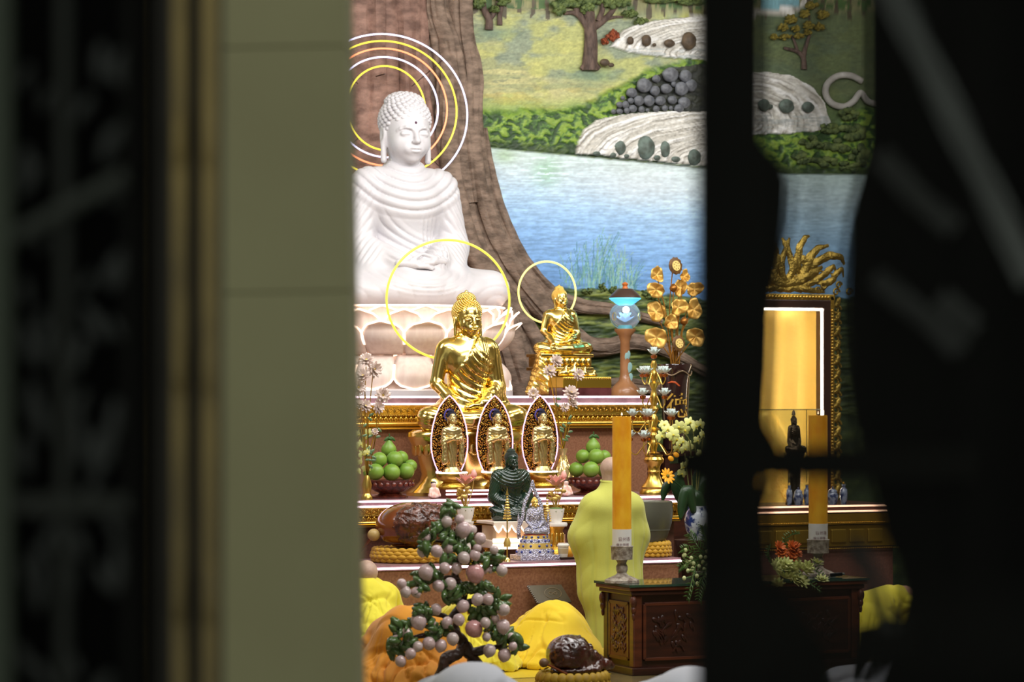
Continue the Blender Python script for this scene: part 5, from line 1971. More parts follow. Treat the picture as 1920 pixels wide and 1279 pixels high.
def blade(parent, pts, w, mat, V, name='leaf', thick=.004, dv=0.0):
    """a long leaf along pixel points"""
    sp = spline([tuple(P(a, b, V + dv) - parent.location) for a, b in pts], 6)
    n = len(sp)
    vv, ff = [], []
    for i, q in enumerate(sp):
        t = i / (n - 1)
        d = np.array(sp[min(i + 1, n - 1)]) - np.array(sp[max(i - 1, 0)])
        sd = np.array([d[2], 0, -d[0]])
        sd /= max(np.linalg.norm(sd), 1e-6)
        ww = w * (math.sin(math.pi * (.08 + .9 * t)) ** .7)
        for u_ in (-1, 0, 1):
            r = np.array(q) + sd * ww * u_ + np.array([0, .25 * ww * abs(u_), 0])
            vv.append(tuple(r))
    for i in range(n - 1):
        for j in (0, 1):
            a = i * 3 + j
            ff.append((a, a + 1, a + 4, a + 3))
    return mesh_obj(name, vv, ff, mat, parent, solid=thick)


blade(oc, [(1302, 965), (1280, 930), (1272, 900), (1285, 880)], .07, DLEAF, OV, dv=.06)
blade(oc, [(1302, 962), (1292, 920), (1282, 945), (1276, 975)], .06, DLEAF, OV, dv=-.08)
blade(oc, [(1304, 962), (1320, 910), (1345, 900), (1360, 930)], .07, DLEAF, OV)
blade(oc, [(1302, 962), (1310, 900), (1330, 860), (1350, 840)], .06, DLEAF, OV, dv=.08)
blade(oc, [(1302, 960), (1270, 905), (1250, 915), (1242, 940)], .05, DLEAF, OV, dv=.10)
blade(oc, [(1304, 962), (1306, 930), (1318, 960), (1322, 1000)], .06, DLEAF, OV, dv=-.05)
fx = P(1251, 893, OV - .02) - oc.location
gf_ = lotus_flower('orange_flower', M('orange_yellow_petal', (250, 172, 34), .5), 16 / S(1251, OV), oc, 11, 1, up=.15, centre=M('green_eye', (120, 110, 30), .6))
gf_.location, gf_.rotation_euler = fx, (1.2, 0, .2)
G().tube(spline([(0, 0, 0), tuple(fx * .5 + Vector((0, .03, .05))), tuple(fx + Vector((0, .03, 0)))], 5), .006, 6).obj('stem', DLEAF, oc)
for x, y in ((1258, 860), (1268, 853)):
    l = P(x, y, OV) - oc.location
    G().ell(tuple(l), (.03, .01, .022), 10, 7, rot=Euler((0, .5, 0))).obj('yellow_petal', M('orange_yellow_petal', (250, 172, 34), .5), oc)

# ------------------------------------------------------------------ spiral-bound book leaning on the altar
p = P(1033, 1131, V1 - .05)
a0, a1 = P(1002, 1131, V1 - .05).x, P(1065, 1131, V1 - .05).x
bk = thing('spiral_book', 'grey-green spiral-bound book with a round emblem leaning against the altar front', 'book', (p.x, V1 - .12, P(1033, 1131, V1 - .12).z))
bk.rotation_euler = (-.5, 0, 0)
w = (a1 - a0) / 2
bh = .16
skew = .06
G().prism([(-w - skew + .06, 0), (w, 0), (w - skew, bh), (-w - skew, bh)], -.008, .008).obj('cover', M('grey_green_cover', (92, 84, 66), .35, col2=(80, 72, 56), vscale=6), bk, smooth=False)
G().tube([(.075 * math.cos(t * .21), -.0095, bh * .52 + .048 * math.sin(t * .21)) for t in range(30)], .002, 5, closed=True).obj('emblem_ring', M('gilt_print', (132, 112, 80), .4), bk)
G().tube([(.035 * math.cos(t * .21) , -.0095, bh * .52 + .012 * math.sin(t * .42)) for t in range(30)], .002, 5, closed=True).obj('emblem_mark', M('gilt_print', (132, 112, 80), .4), bk)
for i in range(10):
    z = bh * (i + .5) / 10
    x = -w - skew + .06 * (1 - z / bh)
    G().tube([(x + .010 * math.cos(t * .6), .012 * math.sin(t * .6), z) for t in range(10)], .0018, 5, closed=True).obj('spiral_ring', M('steel', (190, 190, 190), .25, 1.0), bk)
# ledge that props the book
pb = thing('book_stand', 'low wooden stand propping the spiral-bound book before the altar', 'stand', (p.x, V1 - .11, 0))
G().box((0, 0, bk.location.z / 2 - .002), (.24, .10, bk.location.z - .004)).obj('body', DARKWOOD, pb, smooth=False)
# ------------------------------------------------------------------ long carved table with two candles
TF, TB = -1.72, -1.20
tl0 = P(1188, 1100, TF)
ztop = P(1188, 1096, TF).z
tr0 = P(1612, 1090, TF)
TU0, TU1 = tl0.x, tr0.x
tb = thing('carved_table', 'long dark carved wooden offering table with a glass top', 'table', ((TU0 + TU1) / 2, (TF + TB) / 2, 0))
L, D_ = TU1 - TU0, TB - TF
CARVE = M('carving_wood', (104, 54, 34), .35, col2=(66, 32, 20), vscale=16, bump=.6, bscale=30, coat=.15)
G().box((0, 0, ztop - .036), (L + .10, D_ + .08, .03)).obj('tabletop', DARKWOOD2, tb, smooth=False, bevel=.006)
G().box((0, 0, ztop - .068), (L + .06, D_ + .05, .034)).obj('cornice_mould', DARKWOOD, tb, smooth=False, bevel=.008)
G().box((0, 0, ztop - .011), (L + .12, D_ + .10, .018)).obj('glass_top', M('green_glass_plate', (70, 104, 92), .04, trans=.6, ior=1.5), tb, smooth=False)
zb = ztop - .085
G().box((0, 0, zb / 2 + .03), (L - .04, D_ - .04, zb - .06)).obj('carcass', DARKWOOD, tb, smooth=False)
G().box((0, 0, .03), (L + .03, D_ + .03, .06)).obj('plinth', DARKWOOD, tb, smooth=False, bevel=.008)
for sx in (-1, 1):
    for sy in (-1, 1):
        G().box((sx * (L / 2 - .035), sy * (D_ / 2 - .035), zb / 2 + .03), (.075, .075, zb - .06)).obj('corner_post', DARKWOOD2 if sy < 0 else DARKWOOD, tb, smooth=False, bevel=.01)
        g = G()
        g.ell((0, 0, 0), (.03, .03, .05), 10, 8).ell((0, 0, -.06), (.022, .022, .035), 10, 8).ell((0, 0, -.11), (.014, .014, .03), 8, 6)
        g.obj('corner_bracket', CARVE, tb).location = (sx * (L / 2 + .005), sy * (D_ / 2 + .005), zb - .05)
# side panel (left end) and front panels with frames and relief sprays


def frame_y(x0, x1, z0, z1, y, w=.025):
    g = G()
    for a, b, c_, d in (((x0 + x1) / 2, z0, x1 - x0, w), ((x0 + x1) / 2, z1, x1 - x0, w), (x0, (z0 + z1) / 2, w, z1 - z0), (x1, (z0 + z1) / 2, w, z1 - z0)):
        g.box((a, y, b), (c_, .02, d))
    return g


def spray(rs, x0, x1, z0, z1, y, n, big):
    """carved foliage: stems, leaves and buds joined into one carving"""
    g = G()
    for i in range(n):
        x, z = rs.uniform(x0, x1), rs.uniform(z0, z1)
        a = rs.uniform(-1.2, 1.2)
        l = rs.uniform(.02, .045) * big
        g.tube([(x, y, z), (x + l * .5 * math.sin(a), y - .006, z + l * .6), (x + l * math.sin(a * 1.5), y, z + l)], .006 * big, 5)
        g.ell((x + l * math.sin(a * 1.5), y - .004, z + l), (.011 * big, .008, .02 * big), 7, 5, rot=Euler((0, a, 0)))
    return g


rs = random.Random(12)
np_ = 3
for i in range(np_):
    w = (L - .12) / np_
    x0 = -L / 2 + .06 + i * w
    pan = G().box((x0 + w / 2, -D_ / 2 + .012, zb / 2 + .02), (w - .06, .02, zb - .2)).obj('front_panel', DARKWOOD, tb, smooth=False)
    frame_y(x0 + .035, x0 + w - .035, .12, zb - .07, -D_ / 2 + .008).obj('panel_frame', DARKWOOD2, pan, smooth=False, bevel=.004)
    spray(rs, x0 + .16, x0 + w - .16, .16, zb - .2, -D_ / 2 + .002, 26, 1.5).obj('carved_spray', DARKWOOD, pan)
g = G()
pan = G().box((-L / 2 + .012, 0, zb / 2 + .02), (.02, D_ - .16, zb - .2)).obj('side_panel', M('matt_brown_wood', (104, 52, 28), .5, col2=(84, 40, 22), vscale=5, stretch=(1, 1, 6)), tb, smooth=False)
mr = Matrix.Translation((-L / 2 + .008, 0, 0)) @ Matrix.Rotation(-math.pi / 2, 4, 'Z')
fg = frame_y(-D_ / 2 + .1, D_ / 2 - .1, .12, zb - .07, 0)
G().add(fg.v, fg.f, mr).obj('panel_frame', DARKWOOD2, pan, smooth=False)
sg = spray(rs, -D_ / 2 + .15, D_ / 2 - .15, .15, zb - .14, -.006, 90, 1.0)
G().add(sg.v, sg.f, mr).obj('carved_spray', CARVE, pan)

STONE = M('weathered_stone', (176, 166, 150), .7, col2=(112, 96, 82), vscale=26, bump=.4, bscale=60)
WAX = M('yellow_wax', (246, 186, 40), .45, col2=(228, 150, 14), vscale=9, stretch=(1, 1, .6), detail=8)
LABELM = M('white_label', (226, 224, 218), .5)
INK = M('red_grey_ink', (132, 92, 96), .6)


def candle(px, pyb, V, tops, lab1, lab2):
    p = P(px, pyb, V)
    k = S(px, V)
    t = thing('stone_candle_holder', lab1, 'candle holder', (p.x, V, ztop))
    y = lambda v_: (pyb - v_) / k
    G().lathe([(0, 0), (33 / k, 0), (32 / k, 5 / k), (24 / k, 9 / k), (12 / k, 14 / k), (9 / k, 18 / k), (11 / k, 24 / k), (11 / k, 30 / k), (8 / k, 36 / k), (10 / k, 40 / k), (11 / k, 42 / k),
               (20 / k, 43 / k), (20.5 / k, 65 / k), (21.5 / k, 68 / k), (20 / k, 69 / k), (18.5 / k, 66 / k), (0, 66 / k)], 32).obj('holder', STONE, t)
    c = thing('pillar_candle', lab2, 'candle', (p.x, V, ztop + 66 / k))
    R = 17.8 / k
    h0 = 0.0
    hl = (pyb - 66 - 993 + (0 if tops else 0)) / k if px < 1300 else 32 / k
    ht = (pyb - 66 - tops) / k
    G().lathe([(0, 0), (R, 0), (R, ht - .02), (R * .97, ht), (R * .8, ht - .01), (0, ht - .025)], 32, ripple=lambda a, q: .01 * math.sin(3 * a) if q > .3 else 0).obj('wax', WAX, c)
    G().tube([(0, 0, ht - .02), (.004, 0, ht + .012)], .004, 6).obj('wick', BLACK, c)
    G().lathe([(0, ht + .008), (.006, ht + .014), (.005, ht + .022), (0, ht + .034)], 8).obj('flame', M('flame', (255, 220, 190), .5, emit=3), c)
    lb = G().lathe([(R * 1.012, .004), (R * 1.012, hl)], 40).obj('paper_label', LABELM, c, solid=.001)
    for txt, sz, zz_, yaw in (('\u97f3\u5dde\u9999', .034, hl * .45, ANG * -1 + .25), ('\u4f5b\u5149\u666e\u7167', .026, hl * .14, ANG * -1 + .05)):
        o = text_obj('label_print', txt, sz, INK, lb, (0, 0, zz_), (0, 0, 0), .0006)
        wrap_on_cylinder(o, R * 1.02, yaw)


candle(1166, 1093, (TF + TB) / 2 - .02, 782, 'pale weathered stone candle holder in front of the standing monk', 'thick yellow pillar candle with white paper band in front of the standing monk')
candle(1534, 1077, (TF + TB) / 2 + .05, 776, 'pale stone candle holder on the table end beside the orange flowers', 'thick yellow pillar candle with white paper band in front of the lit gold shrine')

# table flowers
def arrangement(px, py, V, label, spec, seed):
    p = P(px, py, V)
    t = thing('flower_arrangement', label, 'flowers', (p.x, V, ztop))
    G().lathe([(0, 0), (.07, 0), (.09, .05), (.08, .07), (0, .07)], 20).obj('dish', DARKWOOD, t)
    return t


FERN = M('palm_leaf_green', (62, 92, 40), .45, col2=(92, 122, 56), vscale=6)
AV = TF + .16
fa = arrangement(1318, 1090, AV, 'palm fronds and small pale buds on the table near the candle before the monk', None, 1)
rs = random.Random(21)


def frond(pts, n, l, mat=FERN):
    sp = spline([tuple(P(a, b, AV + rs.uniform(-.04, .04) if b < 1074 else TF - .11 - rs.uniform(0, .04)) - fa.location) for a, b in pts], 8)
    g = G()
    g.tube(sp, .004, 5)
    for i in range(n):
        q = np.array(sp[int((i + 1) / (n + 1) * (len(sp) - 1))])
        d = np.array(sp[-1]) - np.array(sp[0])
        d /= np.linalg.norm(d)
        for sgn in (-1, 1):
            sd = np.array([d[2], 0, -d[0]]) * sgn
            e = q + (d * .7 + sd * .7) * l * (1 - .4 * i / n)
            m = (q + e) / 2 + np.array([0, -.012, .006])
            g.tube([q, m, e], [.003, .006, .001], 5, flat=.4)
    return g.obj('palm_frond', mat, fa)


frond([(1330, 1050), (1308, 1054), (1296, 1095), (1288, 1126)], 12, .10)
frond([(1330, 1050), (1320, 1080), (1312, 1105), (1310, 1128)], 12, .10)
frond([(1330, 1050), (1305, 1050), (1285, 1058), (1272, 1070)], 10, .08)
frond([(1330, 1050), (1312, 1030), (1300, 1012), (1290, 1000)], 10, .09)
frond([(1330, 1050), (1325, 1020), (1320, 1000), (1316, 985)], 10, .09)
frond([(1330, 1050), (1300, 1035), (1285, 1030), (1275, 1035)], 9, .07)
BUD = M('pale_green_bud', (206, 212, 150), .5)
for i in range(30):
    by_ = rs.uniform(1030, 1095)
    q = P(rs.uniform(1280, 1335), by_, AV - .06 + rs.uniform(-.05, .05) if by_ < 1072 else TF - .10) - fa.location
    G().ell(tuple(q), (.016, .014, .018), 8, 6).obj('bud', BUD, fa)
    if i % 2 == 0:
        G().tube([tuple(q), (q.x * .5, -.20 if by_ >= 1072 else q.y * .5, max(q.z, .03) * .6 + .04), (0.03, .0, .07)], .003, 5).obj('stem', FERN, fa)
fb = arrangement(1480, 1082, AV, 'orange and pale green flowers heaped on the table near the candle before the shrine', None, 2)
OR = M('orange_bloom', (206, 106, 34), .55, col2=(176, 80, 24), vscale=20)
PG = M('pale_green_bloom', (206, 206, 140), .55, col2=(176, 186, 104), vscale=20)
so, sp_ = None, None
for i in range(8):
    q = P(rs.uniform(1452, 1496), rs.uniform(1026, 1050), AV + rs.uniform(-.06, .06)) - fb.location
    if so is None:
        so = o = lotus_flower('orange_bloom', OR, .06, fb, 9, 2, up=.4)
    else:
        o = inst(so, fb)
    o.location, o.rotation_euler = q, (rs.uniform(0, 1), rs.uniform(-.5, .5), 0)
for i in range(26):
    by_ = rs.uniform(1050, 1098)
    q = P(rs.gauss(1482, 20), by_, AV - .05 + rs.uniform(-.06, .06) if by_ < 1058 else TF - .12) - fb.location
    if sp_ is None:
        sp_ = o = lotus_flower('pale_bloom', PG, .062, fb, 7, 2, up=.3)
    else:
        o = inst(sp_, fb)
    o.location, o.rotation_euler = q, (rs.uniform(.2, 1.3), rs.uniform(-.7, .7), rs.uniform(0, 3))
fa_keep = fa
fa = fb
for pts in ([(1480, 1080), (1510, 1060), (1530, 1070), (1545, 1085)], [(1480, 1080), (1505, 1085), (1525, 1098), (1540, 1110)], [(1480, 1060), (1470, 1020), (1480, 1005), (1500, 1000)], [(1480, 1080), (1450, 1060), (1440, 1040), (1445, 1020)]):
    frond(pts, 9, .06)
p = P(1568, 1078, AV)
gg = thing('metal_lighter', 'small dark shiny lighter lying on the table by the candle before the shrine', 'lighter', (p.x, AV, ztop))
G().tube([(-.05, 0, .015), (.05, 0, .02)], .014, 10).obj('body', M('dark_chrome', (40, 40, 44), .12, .9), gg)
G().tube([(.05, 0, .02), (.075, 0, .022)], .008, 8).obj('nozzle', M('steel', (190, 190, 190), .25, 1.0), gg)

# ------------------------------------------------------------------ bonsai with stone peaches
BTV = -2.7
zt0 = lambda x, y: (640 + x / 3.564, 920 + y / 3.564)
bp = P(*zt0(800, 1200), BTV)
kb = S(860, BTV)
bt = thing('peach_bonsai', 'ornamental tree of pale pink stone peaches on a gnarled brown trunk', 'tree', (bp.x, BTV, 0))


def bl(x, y, dv=0.0):
    return P(*zt0(x, y), BTV + dv) - bt.location


TRK = M('gnarled_brown_trunk', (70, 44, 34), .35, col2=(44, 26, 20), vscale=8, bump=.6, bscale=20, coat=.3)


def branch(pts, r0, r1, name='branch'):
    sp = spline([tuple(bl(a, b, d)) for a, b, d in pts], 7)
    n = len(sp)
    ph = len(pts) * 1.3
    G().tube(sp, [(r0 + (r1 - r0) * i / (n - 1)) / 3.564 / kb for i in range(n)], 12, jitter=lambda i, t: .14 * math.sin(2 * t + i * .5 + ph) + .08 * math.sin(5 * t + i)).obj(name, TRK, bt)


branch([(660, 1330, .0), (680, 1200, 0), (700, 1130, 0), (790, 1080, 0), (815, 1020, 0), (770, 950, 0), (740, 860, .02), (800, 760, .02), (815, 660, 0), (765, 585, 0), (770, 500, 0), (800, 420, 0), (790, 330, 0), (800, 220, 0), (760, 160, 0)], 46, 10, 'trunk')
branch([(940, 1330, .05), (900, 1170, .02), (860, 1090, 0), (800, 1030, 0)], 40, 46, 'trunk')
branch([(860, 1090, 0), (960, 1060, -.05), (1050, 1040, -.05), (1120, 990, -.03)], 34, 10)
branch([(770, 960, 0), (690, 930, -.04), (600, 960, -.06), (450, 990, -.06), (370, 1040, -.06)], 30, 8)
branch([(745, 870, 0), (660, 830, .0), (560, 830, .04)], 22, 8)
branch([(790, 770, 0), (880, 740, -.04), (980, 770, -.04), (1060, 820, -.04)], 24, 8)
branch([(765, 590, 0), (680, 590, -.03), (560, 600, -.03), (420, 620, -.03)], 24, 8)
branch([(780, 480, 0), (880, 480, .02), (980, 470, .02), (1050, 500, .02)], 20, 7)
branch([(795, 400, 0), (700, 350, -.02), (600, 340, -.02), (540, 370, -.02)], 18, 6)
branch([(795, 300, 0), (860, 300, .02), (920, 320, .02)], 14, 6)
PEACH = M('pink_stone_peach', (228, 202, 200), .14, col2=(212, 182, 184), vscale=5, coat=.7)
PEACH_P = M('rosy_stone_peach', (228, 172, 168), .14, col2=(214, 158, 158), vscale=5, coat=.7)
PEACH_L = M('pale_stone_peach', (226, 208, 202), .14, col2=(210, 186, 186), vscale=5, coat=.7)
pk = []
for mt in (PEACH, PEACH_P, PEACH_L):
    pr = [(0, .98), (.45, .92), (.80, .62), (.98, .15), (.95, -.30), (.72, -.74), (.38, -1.0), (.12, -1.14), (0, -1.2)][::-1]
    g = G().lathe(pr, 22)
    g.v = [(x * (1 - .07 * math.exp(-((y + 1) ** 2 + 0) * 2 - (x / .12) ** 2)), y * (1 - .08 * math.exp(-(x / .12) ** 2) * (y < 0)), z) for x, y, z in g.v]
    pk.append(g)
ps = [None] * 3
rs = random.Random(33)
PEACHES = [(703, 207, 36), (790, 192, 32), (815, 258, 52), (875, 262, 30), (928, 320, 38), (568, 315, 30), (545, 405, 38), (637, 405, 40), (716, 382, 40), (818, 449, 40), (893, 430, 36), (908, 385, 28),
           (1022, 395, 28), (690, 517, 36), (770, 518, 36), (893, 552, 60), (960, 527, 26), (993, 527, 26), (1072, 535, 38), (565, 545, 50), (403, 622, 32), (430, 677, 36), (500, 680, 34), (648, 637, 38),
           (728, 622, 40), (563, 655, 28), (813, 772, 42), (910, 727, 40), (980, 725, 36), (633, 793, 36), (1088, 797, 38), (1018, 810, 34), (1028, 855, 30), (962, 882, 34), (785, 861, 38), (709, 882, 38),
           (885, 923, 56), (515, 874, 52), (1081, 908, 46), (970, 978, 28), (439, 956, 38), (366, 993, 28), (744, 990, 40), (585, 1022, 42), (665, 1035, 40), (511, 1042, 33), (463, 1090, 36), (396, 1140, 36),
           (990, 1068, 42), (1090, 1097, 44), (1145, 1040, 30), (1135, 975, 25), (610, 885, 22)]
for i, (x, y, r) in enumerate(PEACHES):
    q = 1 if r > 50 and x > 800 and y > 500 else (0 if i % 3 else 2)
    l = bl(x, y, -.13 + rs.uniform(-.05, .05) + (.02 if r < 32 else 0))
    rot = (rs.uniform(-.5, .5), rs.uniform(-.5, .5), rs.uniform(-1, 1))
    sc_v = r / 3.564 / kb * 1.06
    if ps[q] is None:
        ps[q] = o = pk[q].obj('peach', (PEACH, PEACH_P, PEACH_L)[q], bt)
        o.location, o.rotation_euler, o.scale = l, rot, (sc_v,) * 3
    else:
        inst(ps[q], bt, l, rot, sc_v)
JLEAF = M('jade_leaf', (62, 90, 46), .2, col2=(94, 122, 66), vscale=9, coat=.6)
CL = [(715, 140, 40), (745, 110, 30), (650, 290, 55), (700, 310, 40), (840, 370, 45), (1010, 450, 55), (480, 600, 60), (640, 570, 40), (560, 340, 45), (800, 690, 55), (960, 660, 35), (900, 800, 55), (560, 810, 50),
      (610, 930, 60), (380, 910, 40), (360, 1050, 50), (450, 1020, 45), (1090, 970, 55), (1060, 740, 40), (1160, 1020, 40), (710, 450, 35), (880, 640, 35), (690, 920, 45), (1000, 930, 45), (1060, 1000, 45),
      (530, 800, 35), (440, 900, 40), (700, 680, 35), (980, 800, 45), (770, 360, 35), (900, 460, 40), (1030, 480, 40), (530, 620, 40), (1030, 760, 40), (740, 720, 45)]
lsrc = None
nl = 0
for (x, y, r) in CL:
    for j in range(8):
        a, q = rs.uniform(0, 6.28), math.sqrt(rs.random())
        l = bl(x + r * q * math.cos(a), y + r * q * math.sin(a), -.08 + rs.uniform(-.08, .08))
        rot = (rs.uniform(-.9, .9), rs.uniform(0, 6.28), rs.uniform(-.8, .8))
        s_ = rs.uniform(1.0, 1.5)
        nl += 1
        if nl > 295:
            continue
        if lsrc is None:
            vv, ff = [], []
            for i in range(7):
                t = i / 6
                w = .021 * math.sin(math.pi * (.06 + .92 * t)) ** .8
                for u_ in (-1, 0, 1):
                    vv.append((u_ * w, .010 * abs(u_) - .012 * math.sin(math.pi * t), -.03 + .085 * t))
            for i in range(6):
                for jj in (0, 1):
                    b = i * 3 + jj
                    ff.append((b, b + 1, b + 4, b + 3))
            lsrc = mesh_obj('leaf', vv, ff, JLEAF, bt, solid=.004)
            lsrc.location, lsrc.rotation_euler = l, rot
        else:
            inst(lsrc, bt, l, rot, s_)
G().lathe([(0, 0), (.20, 0), (.22, .02), (.25, .06), (.24, .07), (0, .06)], 32, sy=.7).obj('pot', M('dark_pot', (40, 30, 26), .3), bt)

# ------------------------------------------------------------------ people
SKIN = M('skin', (206, 160, 132), .5, col2=(196, 148, 122), vscale=8, sss=0.05)
SCALP = M('shaved_scalp', (190, 160, 140), .5, col2=(176, 146, 130), vscale=30)


def robe_mat(name, c, c2):
    return M(name, c, .75, col2=c2, vscale=2.5, sheen=.2, bump=.12, bscale=160)


LIME = robe_mat('lime_yellow_cloth', (200, 202, 96), (188, 188, 82))
YEL = robe_mat('bright_yellow_cloth', (236, 204, 30), (226, 188, 22))
LEM = robe_mat('lemon_cloth', (228, 216, 54), (216, 200, 44))
ORA = robe_mat('orange_cloth', (224, 148, 20), (212, 132, 14))
WHI = robe_mat('white_cloth', (220, 224, 236), (206, 212, 226))


def body_head(s, c, sc_=.40, face=(0, 1, 0), human=True):
    pass


def person_head(parent, loc, yaw, pitch=0.0, sc_=.385, mat=SCALP, cache=[]):
    """bald human head mesh that belongs to the body part"""
    if not cache:
        me = bpy.data.meshes.new('head')
        me.from_pydata([tuple(p) for p in HHV.tolist()], [], HHF.tolist())
        me.polygons.foreach_set('use_smooth', [True] * len(me.polygons))
        cache.append(me)
    me = cache[0]
    if not me.materials:
        me.materials.append(mat)
    o = bpy.data.objects.new('head', me)
    link(o, parent)
    o.location = loc
    o.rotation_euler = Euler((pitch, 0, yaw))
    o.scale = (sc_,) * 3
    return o


def merged_body(parent, head_loc, yaw, pitch, sc_, limbs, mat=SCALP):
    """one continuous skin mesh: head, neck, torso core, arms with fingers, legs"""
    lo = np.array([9e9] * 3)
    hi = -lo
    for a, b, ra, rb in limbs:
        for q, r in ((a, ra), (b, rb)):
            lo, hi = np.minimum(lo, np.array(q) - r - .06), np.maximum(hi, np.array(q) + r + .06)
    hl = np.array(head_loc)
    lo, hi = np.minimum(lo, hl - .2), np.maximum(hi, hl + .3)
    s = Sdf(lo, hi, .0125)
    for a, b, ra, rb in limbs:
        s.C(a, b, ra, rb, .03)
    # head shape inside the same field
    R = Euler((pitch, 0, yaw)).to_matrix()

    def T(v_):
        return np.array(R @ Vector(v_)) * sc_ + hl
    f = sc_
    s.C(T((0, .03, .36)), T((0, .05, .34)), .215 * f, .215 * f, .03)
    s.C(T((0, -.05, .30)), T((0, -.06, .16)), .185 * f, .15 * f, .05)
    s.C(T((0, .10, .30)), T((0, .08, .2)), .18 * f, .15 * f, .05)
    s.C(T((0, .03, -.14)), T((0, .02, .12)), .125 * f, .125 * f, .04)
    s.C(T((0, -.225, .30)), T((0, -.255, .205)), .02 * f, .03 * f, .012)
    for q in (-1, 1):
        s.C(T((q * .205, .04, .29)), T((q * .2, .02, .19)), .035 * f, .025 * f, .01)
    s.clipz(0.0)
    v, F = s.mesh(1)
    return mesh_obj('body', v, F, mat, parent)


def fingers(w, d, side, r=.011):
    """limb list for a hand with five fingers"""
    w, d, side = np.array(w), np.array(d) / np.linalg.norm(d), np.array(side)
    out = [(w, w + d * .05, .026, .03)]
    for i, l in enumerate((.065, .078, .072, .055)):
        b = w + d * .06 + side * (i - 1.5) * .021
        out += [(b, b + d * l * .55, r, r * .9), (b + d * l * .55, b + d * l + np.array((0, 0, -.012)), r * .9, r * .7)]
    b = w + d * .02 - side * .035
    out += [(b, b + d * .035 - side * .022, r * 1.1, r), (b + d * .035 - side * .022, b + d * .07 - side * .02, r, r * .75)]
    return out


# standing monk, back to the hall, hands joined in front
MV = -.22
mp = P(1147, 1220, MV)
mk = thing('person', 'shaven-headed person in a long lime-yellow robe standing before the altar', 'person', (mp.x, MV, 0))
mtop = P(1141, 856, MV).z
hs_ = .365
hz = mtop - .585 * hs_
limbs = [((0, 0, hz + .02), (0, .0, hz - .12), .06, .09), ((0, 0, 1.25), (0, 0, .95), .14, .13)]
for q in (-1, 1):
    limbs += [((q * .08, 0, .95), (q * .09, 0, .5), .085, .06), ((q * .09, 0, .5), (q * .09, -.02, .09), .055, .04), ((q * .09, -.04, .045), (q * .1, .13, .035), .04, .033)]
    limbs += [((q * .15, 0, 1.28), (q * .2, .06, 1.02), .05, .042), ((q * .2, .06, 1.02), (q * .05, .28, 1.1), .04, .028)]
    limbs += fingers((q * .045, .29, 1.11), (0, .25, 1), (0, 1, 0))
merged_body(mk, (0, .02, hz), math.pi + .35, 0, hs_, limbs)
s = Sdf((-.42, -.30, .02), (.42, .42, 1.52), .0125)
s.C((0, 0, .02), (0, 0, .55), .22, .215, .05, .85).C((0, 0, .5), (0, -.01, 1.18), .22, .19, .08, .8)
s.C((-.135, 0, 1.22), (.135, 0, 1.22), .115, .115, .08).C((0, 0, 1.2), (0, .01, hz + .0), .12, .085, .08)
for q in (-1, 1):
    s.C((q * .185, 0, 1.20), (q * .215, .05, .98), .085, .092, .10).C((q * .21, .05, .98), (q * .07, .27, 1.06), .095, .065, .05)
    s.C((q * .215, .05, .98), (q * .19, .05, .55), .085, .045, .2)
s.D = np.maximum(s.D, s.Z - (hz + .02))
s.D = np.maximum(s.D, .06 - s.Z)
v, F = s.mesh(1)
n = normals(v, F)
th = np.arctan2(v[:, 0], -v[:, 1] + .05)
low = sstep(1.25, .8, v[:, 2])
ph = th * 2.0 + .7 * fbm(th * 1.5 + 9, v[:, 2] * 1.2 + 4, 3, 2)
d = low * -.014 * np.exp(-((ph - np.floor(ph) - .5) / .13) ** 2)
d += .004 * sstep(.17, .24, abs(v[:, 0])) * (ridge(v[:, 2] * 6 + v[:, 1] * 7, 1.4) - .5)
d -= .012 * np.exp(-((v[:, 0] - .02) / .012) ** 2) * (v[:, 1] < 0) * low
mesh_obj('robe', v + n * d[:, None], F, LIME, mk)
G().tube([(.085 * math.cos(a * math.pi / 16), .01 + .08 * math.sin(a * math.pi / 16), hz + .012 + .012 * math.sin(a * math.pi / 16)) for a in range(32)], .008, 8, closed=True).obj('collar', LIME, mk)


